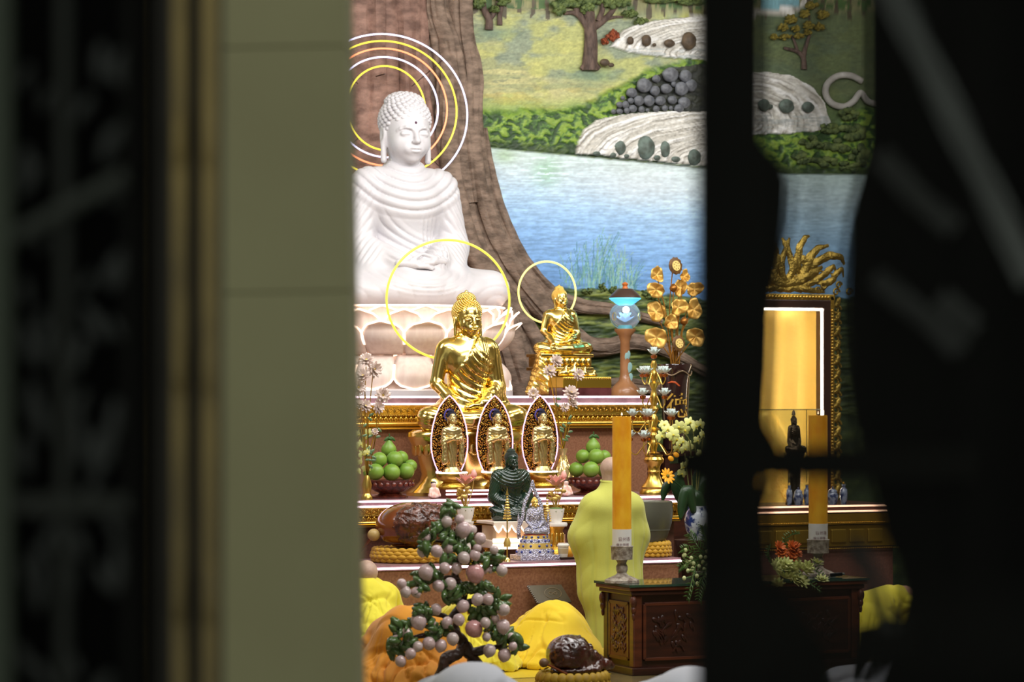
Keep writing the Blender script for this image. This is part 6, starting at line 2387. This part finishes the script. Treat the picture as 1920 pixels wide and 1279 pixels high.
def kneeler(px, pytop, V, label, mat, kind, wid=1.0, yaw=0.0, seed=1, hmul=1.0, cloth2=None, long_=1.0, wx=1.0):
    """robed person bowing to the altar; seen from behind"""
    p = P(px, 1240, V)
    t = thing('person', label, 'person', (p.x, V, 0), yaw, scale=(wx, long_, 1))
    long_ = 1.0
    hgt = P(px, pytop, V).z
    if kind == 'bow':
        k_ = hgt / .52
        head = (0, .80 * long_, .04)
        limbs = [((0, .05, .34 * k_), (0, .55, .26 * k_), .15, .13), ((0, .55, .26 * k_), (0, .76 * long_, .14), .08, .06)]
        for q in (-1, 1):
            limbs += [((q * .1, .02, .26), (q * .14, .42, .09), .09, .07), ((q * .14, .42, .07), (q * .12, -.02, .06), .055, .04), ((q * .12, -.04, .045), (q * .1, -.2, .04), .04, .028)]
            limbs += [((q * .16, .55, .26 * k_), (q * .26, .72, .07), .05, .04), ((q * .26, .72, .05), (q * .18, .92, .035), .038, .026)]
            limbs += fingers((q * .18, .92, .03), (-.1 * q, 1, 0), (1, 0, 0), .010)
        merged_body(t, head, math.pi, -1.0, .36, limbs)
        s = Sdf((-.72, -.62, .0), (.72, 1.05, .75), .0125)
        s.E((0, -.02, .30 * k_), (.30 * wid, .30, .245 * k_), .08).C((0, .10, .33 * k_), (0, .58, .27 * k_), .22, .185, .1, 1.0)
        s.E((0, -.10, .10), (.42 * wid, .40, .13), .26).E((0, -.22, .02), (.60 * wid, .40, .06), .30)
        for q in (-1, 1):
            s.C((q * .15, .1, .22), (q * .24 * wid, .34, .12), .15, .13, .12).C((q * .2, .56, .22 * k_), (q * .28, .72, .08), .10, .09, .08).C((q * .28, .72, .07), (q * .2, .86, .045), .085, .06, .05)
        s.cut(s.ellipsoid((head[0], head[1] + .16, .10), (.13, .22, .15)), .03)
    elif kind == 'lean':                              # sitting on the heels, leaning forward
        head = (0, .50, .34)
        limbs = [((0, 0, .26), (0, .34, .40), .14, .12), ((0, .34, .40), (0, .47, .38), .07, .06)]
        for q in (-1, 1):
            limbs += [((q * .1, .0, .2), (q * .13, .42, .1), .09, .07), ((q * .13, .42, .07), (q * .12, -.04, .06), .05, .04), ((q * .12, -.06, .045), (q * .1, -.2, .04), .04, .028)]
            limbs += [((q * .16, .34, .38), (q * .2, .44, .2), .05, .04), ((q * .2, .44, .2), (q * .05, .62, .24), .038, .026)]
            limbs += fingers((q * .045, .63, .25), (0, .3, 1), (0, 1, 0), .010)
        merged_body(t, head, math.pi, -.55, .37, limbs, SKIN)
        s = Sdf((-.66, -.62, .0), (.66, .8, .85), .0125)
        s.E((0, -.02, .22), (.28 * wid, .28, .22), .08).C((0, .0, .3), (0, .30, hgt - .19), .21, .17, .1)
        s.E((0, -.1, .10), (.40 * wid, .34, .13), .12).E((0, .3, .08), (.3, .25, .12), .1)
        for q in (-1, 1):
            s.C((q * .17, .32, .38), (q * .22, .4, .22), .09, .1, .06).C((q * .22, .4, .22), (q * .08, .56, .22), .09, .07, .05)
        s.cut(s.ellipsoid((0, .62, .44), (.14, .14, .16)), .03)
    else:                                             # half risen, sitting on the heels
        k_ = hgt / .88
        head = (0, .22, .66 * k_)
        limbs = [((0, 0, .28), (0, .16, .58 * k_), .14, .13), ((0, .16, .58 * k_), (0, .21, .68 * k_), .07, .06)]
        for q in (-1, 1):
            limbs += [((q * .1, .0, .2), (q * .13, .42, .1), .09, .07), ((q * .13, .42, .07), (q * .12, -.04, .06), .05, .04), ((q * .12, -.06, .045), (q * .1, -.2, .04), .04, .028)]
            limbs += [((q * .17, .16, .56 * k_), (q * .22, .26, .36), .05, .04), ((q * .22, .26, .36), (q * .05, .42, .46), .038, .026)]
            limbs += fingers((q * .045, .43, .47), (0, .3, 1), (0, 1, 0), .010)
        merged_body(t, head, math.pi, -.25, .36, limbs)
        s = Sdf((-.66, -.62, .0), (.66, .75, .85), .0125)
        s.E((0, -.02, .22), (.30 * wid, .30, .22), .08).C((0, .0, .28), (0, .16, .56 * k_), .22, .185, .1)
        s.C((-.12, .16, .57 * k_), (.12, .16, .57 * k_), .11, .11, .08).E((0, -.12, .10), (.42 * wid, .38, .13), .12).E((0, .3, .08), (.3, .25, .12), .1)
        for q in (-1, 1):
            s.C((q * .17, .16, .56 * k_), (q * .24, .22, .36), .10, .11, .06).C((q * .24, .22, .36), (q * .08, .4, .42), .10, .07, .05).C((q * .24, .22, .36), (q * .26, .25, .15), .1, .08, .08)
    s.clipz(0.004)
    v, F = s.mesh(2)
    n = normals(v, F)
    x, y, z = v.T
    th = np.arctan2(x, -(y - .05))
    zt_m = z.max()
    wob = fbm(x * 2.2 + 5, y * 2.2 + z * 1.5, seed, 2)

    def crease(a_, b_, sd_):
        q = fbm(a_ + 40, b_ + 40, sd_, 2)
        return np.clip(1 - abs(q - .5) / .065, 0, 1) ** 1.4
    run = np.hypot(x, y) * .7 - z * .9
    d = -.034 * crease(th * 2.6 + 1.2 * wob, run * 1.3, seed) * sstep(.92 * zt_m, .62 * zt_m, z)
    d -= .024 * crease(th * 5.0 + 1.5 * wob, run * 2.0, seed + 3) * sstep(.8 * zt_m, .3 * zt_m, z)
    d -= .014 * crease(x * 4.5 + y * 2 + z * 2, z * 3.5 - x * 1.2, seed + 9)
    d -= .024 * crease((x * (1 if seed % 2 else -1) + z) * 2.2, (x * (-1 if seed % 2 else 1) + z + y) * .8, seed + 5)
    d += .014 * (ridge(th * 4.3 + 3.5 * fbm(x * 4, y * 3 + z * 2, seed + 5, 2), 1.3) - .5) * sstep(.16, .02, z)
    d += .03 * (wob - .5)
    v2 = v + n * d[:, None]
    v2[:, 2] = np.maximum(v2[:, 2], .004)
    mesh_obj('robe', v2, F, mat, t)
    return t


kneeler(703, 1050, -.50, 'shaven-headed person in a pale yellow robe kneeling beside the pillar', LEM, 'kneel', 1.0, 0, 2)
kneeler(776, 1138, -1.90, 'person in an orange robe bowing to the floor behind the peach tree', ORA, 'bow', 1.05, 0, 5, long_=.82)
kneeler(890, 1122, -.66, 'person in a lemon-yellow robe bowing between the peach tree and the altar', LEM, 'bow', .55, 0, 9, long_=.74, wx=.84)
kneeler(1045, 1140, -.73, 'person in a bright yellow robe bowing beside the carved table', YEL, 'bow', .62, 0, 13, long_=.70)
kneeler(1632, 1090, -.75, 'person in a yellow robe kneeling beside the carved table, face bowed forward', LEM, 'lean', .9, -1.25, 17)
kneeler(890, 1252, -6.2, 'person in white bowing in front of the peach tree', WHI, 'bow', 1.0, 0, 21)
kneeler(1305, 1264, -6.7, 'person in white bowing in front of the carved table', WHI, 'bow', 1.0, 0, 23)
kneeler(1672, 1262, -6.0, 'person in white bowing behind the black gate near the yellow-robed kneeler', WHI, 'bow', 1.0, 0, 27)
# yellow mat under the bowing rows
a, b = P(690, 1240, -1.0), P(1080, 1240, -1.0)
mat_o = thing('prayer_mat', 'long thin yellow prayer mat under the bowing people', 'mat', ((a.x + b.x) / 2, -.95, 0))
G().box((0, 0, .002), (b.x - a.x + .1, 1.15, .003)).obj('mat_cloth', M('yellow_mat', (206, 178, 40), .4), mat_o, smooth=False)
# ------------------------------------------------------------------ side altar with the lit gold shrine
RV = 2.25
r0, r1 = P(1345, 950, RV), P(1690, 946, RV)
RZ = P(1540, 948, RV).z
sa_ = thing('side_altar', 'dark gilded side altar with strip lights under the lit shrine', 'altar', ((r0.x + r1.x) / 2, RV, 0))
LW = r1.x - r0.x
G().box((0, .6, RZ - .035), (LW, 1.2, .07)).obj('ledge', GRANITE_D, sa_, smooth=False)
for z in (RZ - .008, RZ - .058):
    G().tube([(-LW / 2, -.008, z), (LW / 2, -.008, z)], .0085, 6).obj('led_strip', M('led_peach', (255, 206, 170), .4, emit=3.0), sa_)
G().box((0, .62, (RZ - .07) / 2), (LW - .1, 1.1, RZ - .07)).obj('carcass', GRANITE_D, sa_, smooth=False)
G().box((0, .03, RZ - .13), (LW - .05, .08, .1)).obj('cornice_band', GOLD_DIM, sa_, smooth=False)
G().box((0, .05, RZ - .29), (LW - .08, .06, .2)).obj('gilded_panel', M('dull_gold_panel', (150, 122, 44), .4, .8), sa_, smooth=False)
g = G()
for i in range(int(LW / .02)):
    g.ell((-LW / 2 + .02 * i + .01, -.012, RZ - .165), (.008, .008, .008), 6, 5)
    g.ell((-LW / 2 + .02 * i + .01, .02, RZ - .41), (.008, .008, .008), 6, 5)
g.obj('bead_trim', BRASS, sa_)['kind'] = 'stuff'
for i in range(int(LW / .2)):
    G().box((-LW / 2 + .2 * i + .1, .015, RZ - .29), (.165, .03, .13)).obj('raised_panel', M('dull_gold_panel', (150, 122, 44), .4, .8), sa_, smooth=False, bevel=.01)

SHV = 2.75
i0, i1 = P(1402, 700, SHV).x, P(1540, 700, SHV).x
zt_, zb_ = P(1500, 578, SHV).z, RZ
cxs, hw = (i0 + i1) / 2, (i1 - i0) / 2
sh_ = thing('gilded_shrine', 'tall gold-backed shrine niche with carved gilt frame and lit edge', 'shrine', (cxs, SHV, RZ))
hh = zt_ - RZ
s = Sdf((-hw, .0, 0), (hw, .42, hh), .02)
# curved gilded back panel
nu, nv = 60, 90
vv, ff = [], []
for i in range(nu + 1):
    u_ = -1 + 2 * i / nu
    for j in range(nv + 1):
        z = hh * j / nv
        d = .34 - .24 * abs(u_) ** 4
        r = .03 * float(fbm(np.array(u_ * 6.), np.array(z * 5.), 3, 3)) * (1 if z < .62 + .25 * math.cos(u_ * 3) else 0)
        vv.append((u_ * hw, d - r, z))
for i in range(nu):
    for j in range(nv):
        a = i * (nv + 1) + j
        ff.append((a, a + nv + 1, a + nv + 2, a + 1))
back = mesh_obj('gilded_back', vv, ff, M('satin_gold_back', (246, 206, 104), .38, .45, bump=.2, bscale=20), sh_)
rs = random.Random(41)
for i in range(46):
    x, z = rs.uniform(-hw * .85, hw * .85), rs.uniform(.05, .62)
    if z > .66 - .2 * abs(x) / hw:
        continue
    d = .34 - .24 * abs(x / hw) ** 4 - .02
    R = rs.uniform(.03, .06)
    G().tube([(x + R * math.cos(t * .5) * (1 - t / 22), d, z + R * math.sin(t * .5) * (1 - t / 22)) for t in range(20)], .008, 6).obj('cloud_scroll', M('satin_gold_back', (236, 186, 72)), back)
DK = M('dark_brown_frame', (58, 34, 26), .3, coat=.3)
for q in (-1, 1):
    G().box((q * (hw + .04), .1, hh / 2 + .01), (.08, .3, hh + .02)).obj('inner_jamb', DK, sh_, smooth=False, bevel=.01)
    G().box((q * (hw + .105), .03, hh / 2 + .06), (.05, .12, hh + .12)).obj('gilt_jamb', GOLD_DIM, sh_, smooth=False, bevel=.008)
    G().tube([(q * (hw - .008), -.02, .02), (q * (hw - .008), -.02, hh - .01)], .011, 6).obj('led_strip', M('led_bright', (255, 244, 226), .4, emit=55.0), sh_)
    src = None
    for i in range(int(hh / .03)):
        loc = (q * (hw + .105), -.035, .02 + .03 * i)
        if src is None:
            src = G().ell((0, 0, 0), (.014, .008, .012), 7, 5).obj('jamb_bead', BRASS, sh_)
            src.location = loc
        else:
            inst(src, sh_, loc)
    # carved leaf edge outside the jamb
    for i in range(14):
        z = .06 + hh * i / 13.5
        R = .055
        G().tube([(q * (hw + .15 + R * .6 + R * math.cos(t * .5) * (1 - t / 20)), .03, z + R * math.sin(t * .5) * (1 - t / 20)) for t in range(16)], .013, 7).obj('carved_scroll', M('antique_gilt', (176, 148, 70), .38, .95, bump=.5, bscale=50), sh_)
        G().ell((q * (hw + .20), .03, z + .07), (.03, .02, .06), 8, 6, rot=Euler((0, q * .5, 0))).obj('carved_leaf', M('antique_gilt'), sh_)
G().box((0, .1, hh + .04), (2 * hw + .16, .3, .08)).obj('inner_head', DK, sh_, smooth=False, bevel=.01)
G().box((0, .03, hh + .105), (2 * hw + .28, .12, .06)).obj('gilt_head', GOLD_DIM, sh_, smooth=False, bevel=.008)
G().tube([(-hw, -.02, hh - .012), (hw, -.02, hh - .012)], .009, 6).obj('led_strip', M('led_bright', (255, 244, 226), .4, emit=55.0), sh_)
src = None
for i in range(int((2 * hw + .24) / .034)):
    loc = (-hw - .12 + .034 * i, -.035, hh + .105)
    if src is None:
        src = G().ell((0, 0, 0), (.013, .01, .018), 7, 5).obj('head_bead', BRASS, sh_)
        src.location = loc
    else:
        inst(src, sh_, loc)
# crest of sweeping leaves, mirrored about the middle; pixel shapes on the right half
k = S(1500, SHV)
ANTIQUE = M('antique_gilt', (176, 148, 70), .38, .95, bump=.5, bscale=50)


def cr(px, py):
    q = P(px, py, SHV) - sh_.location
    return (q.x, q.z)


CREST = [([(1440, 545), (1470, 530), (1482, 500), (1470, 460), (1464, 446)], 9), ([(1470, 530), (1492, 500), (1494, 470), (1505, 448), (1516, 442)], 9),
         ([(1450, 535), (1500, 520), (1512, 490), (1528, 468), (1552, 460)], 11), ([(1500, 525), (1520, 500), (1545, 482), (1572, 482), (1582, 496)], 10),
         ([(1480, 545), (1520, 530), (1545, 512), (1560, 500), (1566, 512)], 8), ([(1540, 545), (1560, 520), (1575, 505), (1580, 520)], 7),
         ([(1440, 520), (1455, 500), (1452, 480), (1444, 470)], 9), ([(1450, 540), (1490, 528), (1520, 512), (1540, 500)], 12), ([(1500, 515), (1506, 496), (1500, 484), (1488, 478)], 9), ([(1530, 530), (1548, 530), (1560, 522), (1556, 512)], 8), ([(1460, 545), (1490, 540), (1520, 545), (1545, 548)], 8)]
for pts, w in CREST:
    q = [cr(a, b) for a, b in pts]
    sp = spline(q, 7)
    n = len(sp)
    for sgn in (1, -1):
        G().tube([(sgn * a[0], -.01 - .03 * math.sin(math.pi * i / n), a[1]) for i, a in enumerate(sp)], [.8 * w / k * (.25 + .75 * math.sin(math.pi * (.15 + .83 * i / (n - 1)))) for i in range(n)], 9, flat=.5, jitter=lambda i, t: .18 * math.sin(3 * t + i * .9)).obj('crest_leaf', ANTIQUE, sh_)
for (a, b, R) in ((1542, 536, 9), (1554, 530, 8), (1496, 532, 9), (1520, 520, 9), (1485, 515, 8), (1535, 515, 8), (1456, 515, 9), (1570, 535, 7), (1590, 548, 8), (1508, 540, 8), (1475, 540, 8), (1530, 545, 7), (1565, 548, 8)):
    c_ = cr(a, b)
    for sgn in (1, -1):
        G().tube([(sgn * (c_[0] + R / k * math.cos(t * .5) * (1 - t / 20)), -.03, c_[1] + R / k * math.sin(t * .5) * (1 - t / 20)) for t in range(16)], .010, 7).obj('crest_scroll', ANTIQUE, sh_)
# glass guard inside the niche and the little statue before it
gg_ = thing('glass_guard', 'low clear glass screen standing in the gold shrine', 'glass panel', (cxs, SHV - .10, RZ))
gh = P(1480, 768, SHV).z - RZ
G().box((0, 0, gh / 2), (2 * hw * .92, .006, gh)).obj('pane', M('thin_glass', (240, 248, 240), .02, trans=1.0, ior=1.05), gg_, smooth=False)
G().tube([(-hw * .92, 0, gh), (hw * .92, 0, gh)], .004, 6).obj('pane_edge', M('green_edge', (90, 90, 50), .3), gg_)
G().tube([(hw * .45, 0, 0), (hw * .45, 0, gh)], .004, 6).obj('pane_joint', M('green_edge', (90, 90, 50), .3), gg_)
p = P(1489, 850, 2.54)
bs = thing('bronze_seated_figure', 'small dark bronze seated figure in front of the gold shrine', 'statue', (p.x, 2.54, RZ))
zz_ = p.z - RZ
BRZ = M('dark_bronze', (64, 54, 40), .2, .9)
G().lathe([(0, 0), (.085, 0), (.08, .04), (.06, .10), (.06, zz_ - .1), (.10, zz_ - .02), (.10, zz_), (0, zz_)], 24).obj('pedestal', BRZ, bs)
o = mesh_obj('body', bv * .19 * np.array([.62, .7, 1.1]), bf, BRZ, bs)
o.location = (0, 0, zz_)
add_head(bs, (0, 0, zz_ + 1.28 * .19 * 1.1), .13, BRZ, CURL_G)
G().lathe([(0, 0), (.02, 0), (.016, .03), (0, .06)], 10, c=(0, .01, zz_ + .36)).obj('crown', BRZ, bs)
# porcelain on the side altar
PORC = M('grey_blue_porcelain', (120, 130, 150), .2, col2=(44, 54, 90), vscale=22, contrast=(.45, .58), coat=.6)


def jar(px, pyt, w, kind, label, V=2.38):
    p = P(px, 946, V)
    k_ = S(px, V)
    h = (946 - pyt) / k_
    r = w / k_ / 2
    t = thing('porcelain_jar' if kind == 'jar' else 'porcelain_bottle', label, kind, (p.x, V, RZ), group='porcelain on the side altar')
    if kind == 'jar':
        G().lathe([(0, 0), (r * .65, 0), (r * .95, h * .35), (r, h * .5), (r * .75, h * .68), (r * .7, h * .7), (0, h * .7)], 24).obj('jar_body', PORC, t)
        l = G().lathe([(0, h * .7), (r * .8, h * .7), (r * .78, h * .76), (r * .4, h * .88), (0, h * .9)], 20).obj('lid', PORC, t)
        G().ell((0, 0, h * .94), (r * .16, r * .16, h * .07), 8, 6).obj('knob', PORC, l)
    else:
        G().lathe([(0, 0), (r * .6, 0), (r * .9, h * .3), (r, h * .55), (r * .85, h * .75), (r * .4, h * .86), (r * .5, h), (r * .4, h), (0, h * .85)], 20).obj('bottle_body', PORC, t)
        G().lathe([(0, h), (r * .25, h), (r * .3, h * 1.08), (0, h * 1.15)], 10).obj('stopper', BRASS, t)


jar(1480, 908, 12, 'bottle', 'slim blue and white porcelain bottle below the bronze figure on the side altar')
jar(1497, 912, 20, 'jar', 'lidded blue and white jar between two slim bottles below the bronze figure')
jar(1513, 908, 13, 'bottle', 'slim blue and white porcelain bottle half hidden by the candle before the shrine')
jar(1561, 912, 22, 'jar', 'lidded blue and white jar between the shrine candle and a slim bottle')
jar(1582, 908, 15, 'bottle', 'slim porcelain bottle outermost on the side altar, next to a lidded jar')

# ------------------------------------------------------------------ doorway between camera and hall
# square pillar clad in olive stone panels
pa, pb_ = PD(402, 700, 8.0), PD(660, 700, 8.0)
pc = (pa + pb_) / 2
pw = (pb_ - pa).length
lean = .0187                      # the shaft leans a touch
pil = thing('square_pillar', 'olive-beige square pillar beside the open doorway', 'pillar', (pc.x + CA * lean * 2.2, pc.y - SA * lean * 2.2, 0), -ANG)
pil.rotation_euler = (0, -lean, -ANG)
OLIVE = M('olive_stone', (146, 142, 108), .55, col2=(138, 133, 100), vscale=1.2)
G().box((0, .2, 2.2), (pw - .012, .36, 4.4)).obj('core', M('olive_joint', (146, 142, 108), .6), pil, smooth=False)
zs = [0, .55, 1.25, 2.15 + (735 - 548) / FPX * 8, 2.15 + (735 - 88) / FPX * 8, 4.0, 4.4]
for i in range(6):
    G().box((0, .2, (zs[i] + zs[i + 1]) / 2), (pw, .4, zs[i + 1] - zs[i] - .002)).obj('stone_panel', OLIVE, pil, smooth=False, bevel=.004)

# moulded wooden door jamb left of the pillar
JD = 5.6
jb_ = thing('moulded_door_jamb', 'dark brown moulded wooden door jamb with gilded beads beside the pillar', 'door frame', PD(325, 700, JD).xy.to_3d(), -ANG)
j = lambda px: (px - 325) / FPX * JD
G().box((0, .05, 2.2), (j(412) - j(240), .06, 4.4)).obj('backboard', M('black_brown_wood', (34, 30, 24), .6), jb_, smooth=False)
GILTW = M('dull_gilt_wood', (146, 126, 78), .6, col2=(92, 80, 54), vscale=5, stretch=(1, 1, .5))
for a, b in ((250, 288), (322, 352), (378, 408)):
    G().tube([(j((a + b) / 2), .0, 0), (j((a + b) / 2), .0, 4.4)], (j(b) - j(a)) / 2, 12, flat=.8).obj('moulding', GILTW, jb_)
    for i in range(9):
        G().ell((j((a + b) / 2), -.012, .4 + .45 * i), ((j(b) - j(a)) * .42, .02, .06), 8, 6).obj('carved_boss', GILTW, jb_)

# left folding gate leaf: frame, brace, rails, cast leaves before a dark panel
GD = 4.2
lg = thing('iron_gate_leaf', 'dark wrought iron gate leaf with diagonal brace beside the gilded jamb', 'gate', PD(120, 700, GD).xy.to_3d(), -ANG)
l_ = lambda px: (px - 120) / FPX * GD
lz = lambda py: CAMH + (735 - py) / FPX * GD
IRON = M('grey_green_iron', (36, 38, 36), .7, spec=.2)
IRON_D = M('dark_iron', (16, 16, 15), .8, spec=.1)
G().box((l_(118), .06, 2.0), (l_(262) - l_(-60), .02, 4.0)).obj('back_sheet', M('black_sheet', (9, 9, 9), .9, spec=.05), lg, smooth=False)
G().box((l_(-2), 0, 2.0), (l_(20) - l_(-24), .04, 4.0)).obj('stile', M('green_grey_stile', (58, 64, 56), .7, spec=.2), lg, smooth=False, bevel=.004)
G().box((l_(240), .02, 2.0), (l_(252) - l_(234), .03, 4.0)).obj('stile', IRON_D, lg, smooth=False)
for py in (945, 330 - 620):
    G().box((l_(130), 0, lz(py)), (l_(235) - l_(10), .02, 36 / FPX * GD)).obj('rail', IRON, lg, smooth=False)
G().tube([(l_(20), 0, lz(448)), (l_(235), 0, lz(330))], 17 / FPX * GD, 8).obj('diagonal_brace', M('lit_iron', (50, 53, 50), .7, spec=.2), lg)  # lighter copy of the gate iron, light put into its colour
G().box((l_(118), .01, 2.0), (22 / FPX * GD, .02, 4.0)).obj('middle_bar', IRON, lg, smooth=False)
rs = random.Random(51)
src = None
for i in range(56):
    x, y = rs.uniform(40, 225), rs.uniform(-30, 1300)
    loc = (l_(x), .02, lz(y))
    if src is None:
        src = G().ell((0, 0, 0), (.010, .006, .026), 8, 6).obj('cast_leaf', M('grey_cast_leaf', (48, 50, 50), .6, spec=.2), lg)
        src.location = loc
    else:
        inst(src, lg, loc, (0, rs.uniform(-.6, .6), 0), rs.uniform(.7, 1.4))

# right gate leaf: broad stile, rail, gussets and dark infill with a diagonal brace
RD = 4.6
rg = thing('iron_gate_leaf', 'black iron gate leaf with broad stile and cross rail before the side altar', 'gate', PD(1500, 700, RD).xy.to_3d(), -ANG)
q_ = lambda px: (px - 1500) / FPX * RD
qz = lambda py: CAMH + (735 - py) / FPX * RD
G().box((q_(1368), 0, 2.1), (q_(1430) - q_(1306), .05, 4.2)).obj('stile', BLACK, rg, smooth=False, bevel=.006)
G().prism([(q_(a), qz(b)) for a, b in [(1420, 250), (1462, 300), (1482, 340), (1478, 420), (1462, 500), (1448, 570), (1445, 680), (1440, 790), (1470, 850), (1420, 860)]], -.01, .02).obj('gusset', BLACK, rg, smooth=False)
G().prism([(q_(a), qz(b)) for a, b in [(1420, 905), (1452, 905), (1438, 960), (1444, 1080), (1500, 1130), (1540, 1200), (1560, 1300), (1420, 1300)]], -.01, .02).obj('gusset', BLACK, rg, smooth=False)
G().prism([(q_(a), qz(b)) for a, b in [(1606, 1172), (1660, 1160), (1720, 1150), (1720, 1236), (1650, 1244), (1612, 1290), (1596, 1290)]], .0, .03).obj('gusset', BLACK, rg, smooth=False)  # added black piece standing in for the darkness below the kneeler
G().box((q_(1550), 0, qz(868)), (q_(1960) - q_(1400), .04, 62 / FPX * RD)).obj('rail', BLACK, rg, smooth=False)
G().prism([(q_(a), qz(b)) for a, b in [(1632, -900), (1630, 260), (1616, 330), (1600, 400), (1592, 470), (1588, 520), (1588, 600), (1594, 700), (1608, 800), (1660, 1000), (1690, 1060), (1700, 1120), (1690, 1180), (1640, 1300), (1640, 2300), (2050, 2300), (2050, -900)]], .03, .05).obj('infill_sheet', M('black_sheet', (9, 9, 9), .9, spec=.05), rg, smooth=False)  # left edge widened to stand in for the dimness beside the shrine
DIAG = M('brace_grey_iron', (84, 87, 87), .6, spec=.2)  # lighter grey than the rest of the gate
G().tube([(q_(1655), -.05, qz(-30)), (q_(1790), -.05, qz(250)), (q_(1925), -.05, qz(530))], 26 / FPX * RD, 8, flat=.5).obj('diagonal_brace', DIAG, rg)
for pts, w in (([(1650, 290), (1720, 370), (1790, 430)], 22), ([(1640, 520), (1740, 600), (1800, 660)], 20), ([(1760, 560), (1830, 620)], 26), ([(1600, 1020), (1640, 1080), (1670, 1180)], 16)):
    G().tube([(q_(a), -.0, qz(b)) for a, b in pts], w / FPX * RD, 8, flat=.4).obj('cast_scroll', M('glow_grey_iron', (54, 56, 56), .7, spec=.2), rg)  # grey lightened to imitate a soft glow on the dark leaf

# slender outer gate bars close to the camera, sized to dim the view
OD = 1.25
og_ = thing('outer_gate_bars', 'slender dark bars of the outer gate in front of the side altar', 'gate', PD(1530, 700, OD).xy.to_3d(), -ANG)
for px in (1462, 1530, 1600, 1680, 1780, 1880):
    x = (px - 1530) / FPX * OD
    G().tube([(x, 0, 0), (x, 0, 3.2)], .005, 8).obj('bar', BLACK, og_)
for px in (1500, 1640):                 # extra bars added to darken the lower opening
    x = (px - 1530) / FPX * OD
    G().tube([(x, 0, .3), (x, 0, CAMH - 470 / FPX * OD)], .0042, 8).obj('bar', BLACK, og_)
for z in (.3, CAMH - 470 / FPX * OD, 3.2):
    G().box((.04, 0, z), (.16, .02, .02)).obj('rail', BLACK, og_, smooth=False)
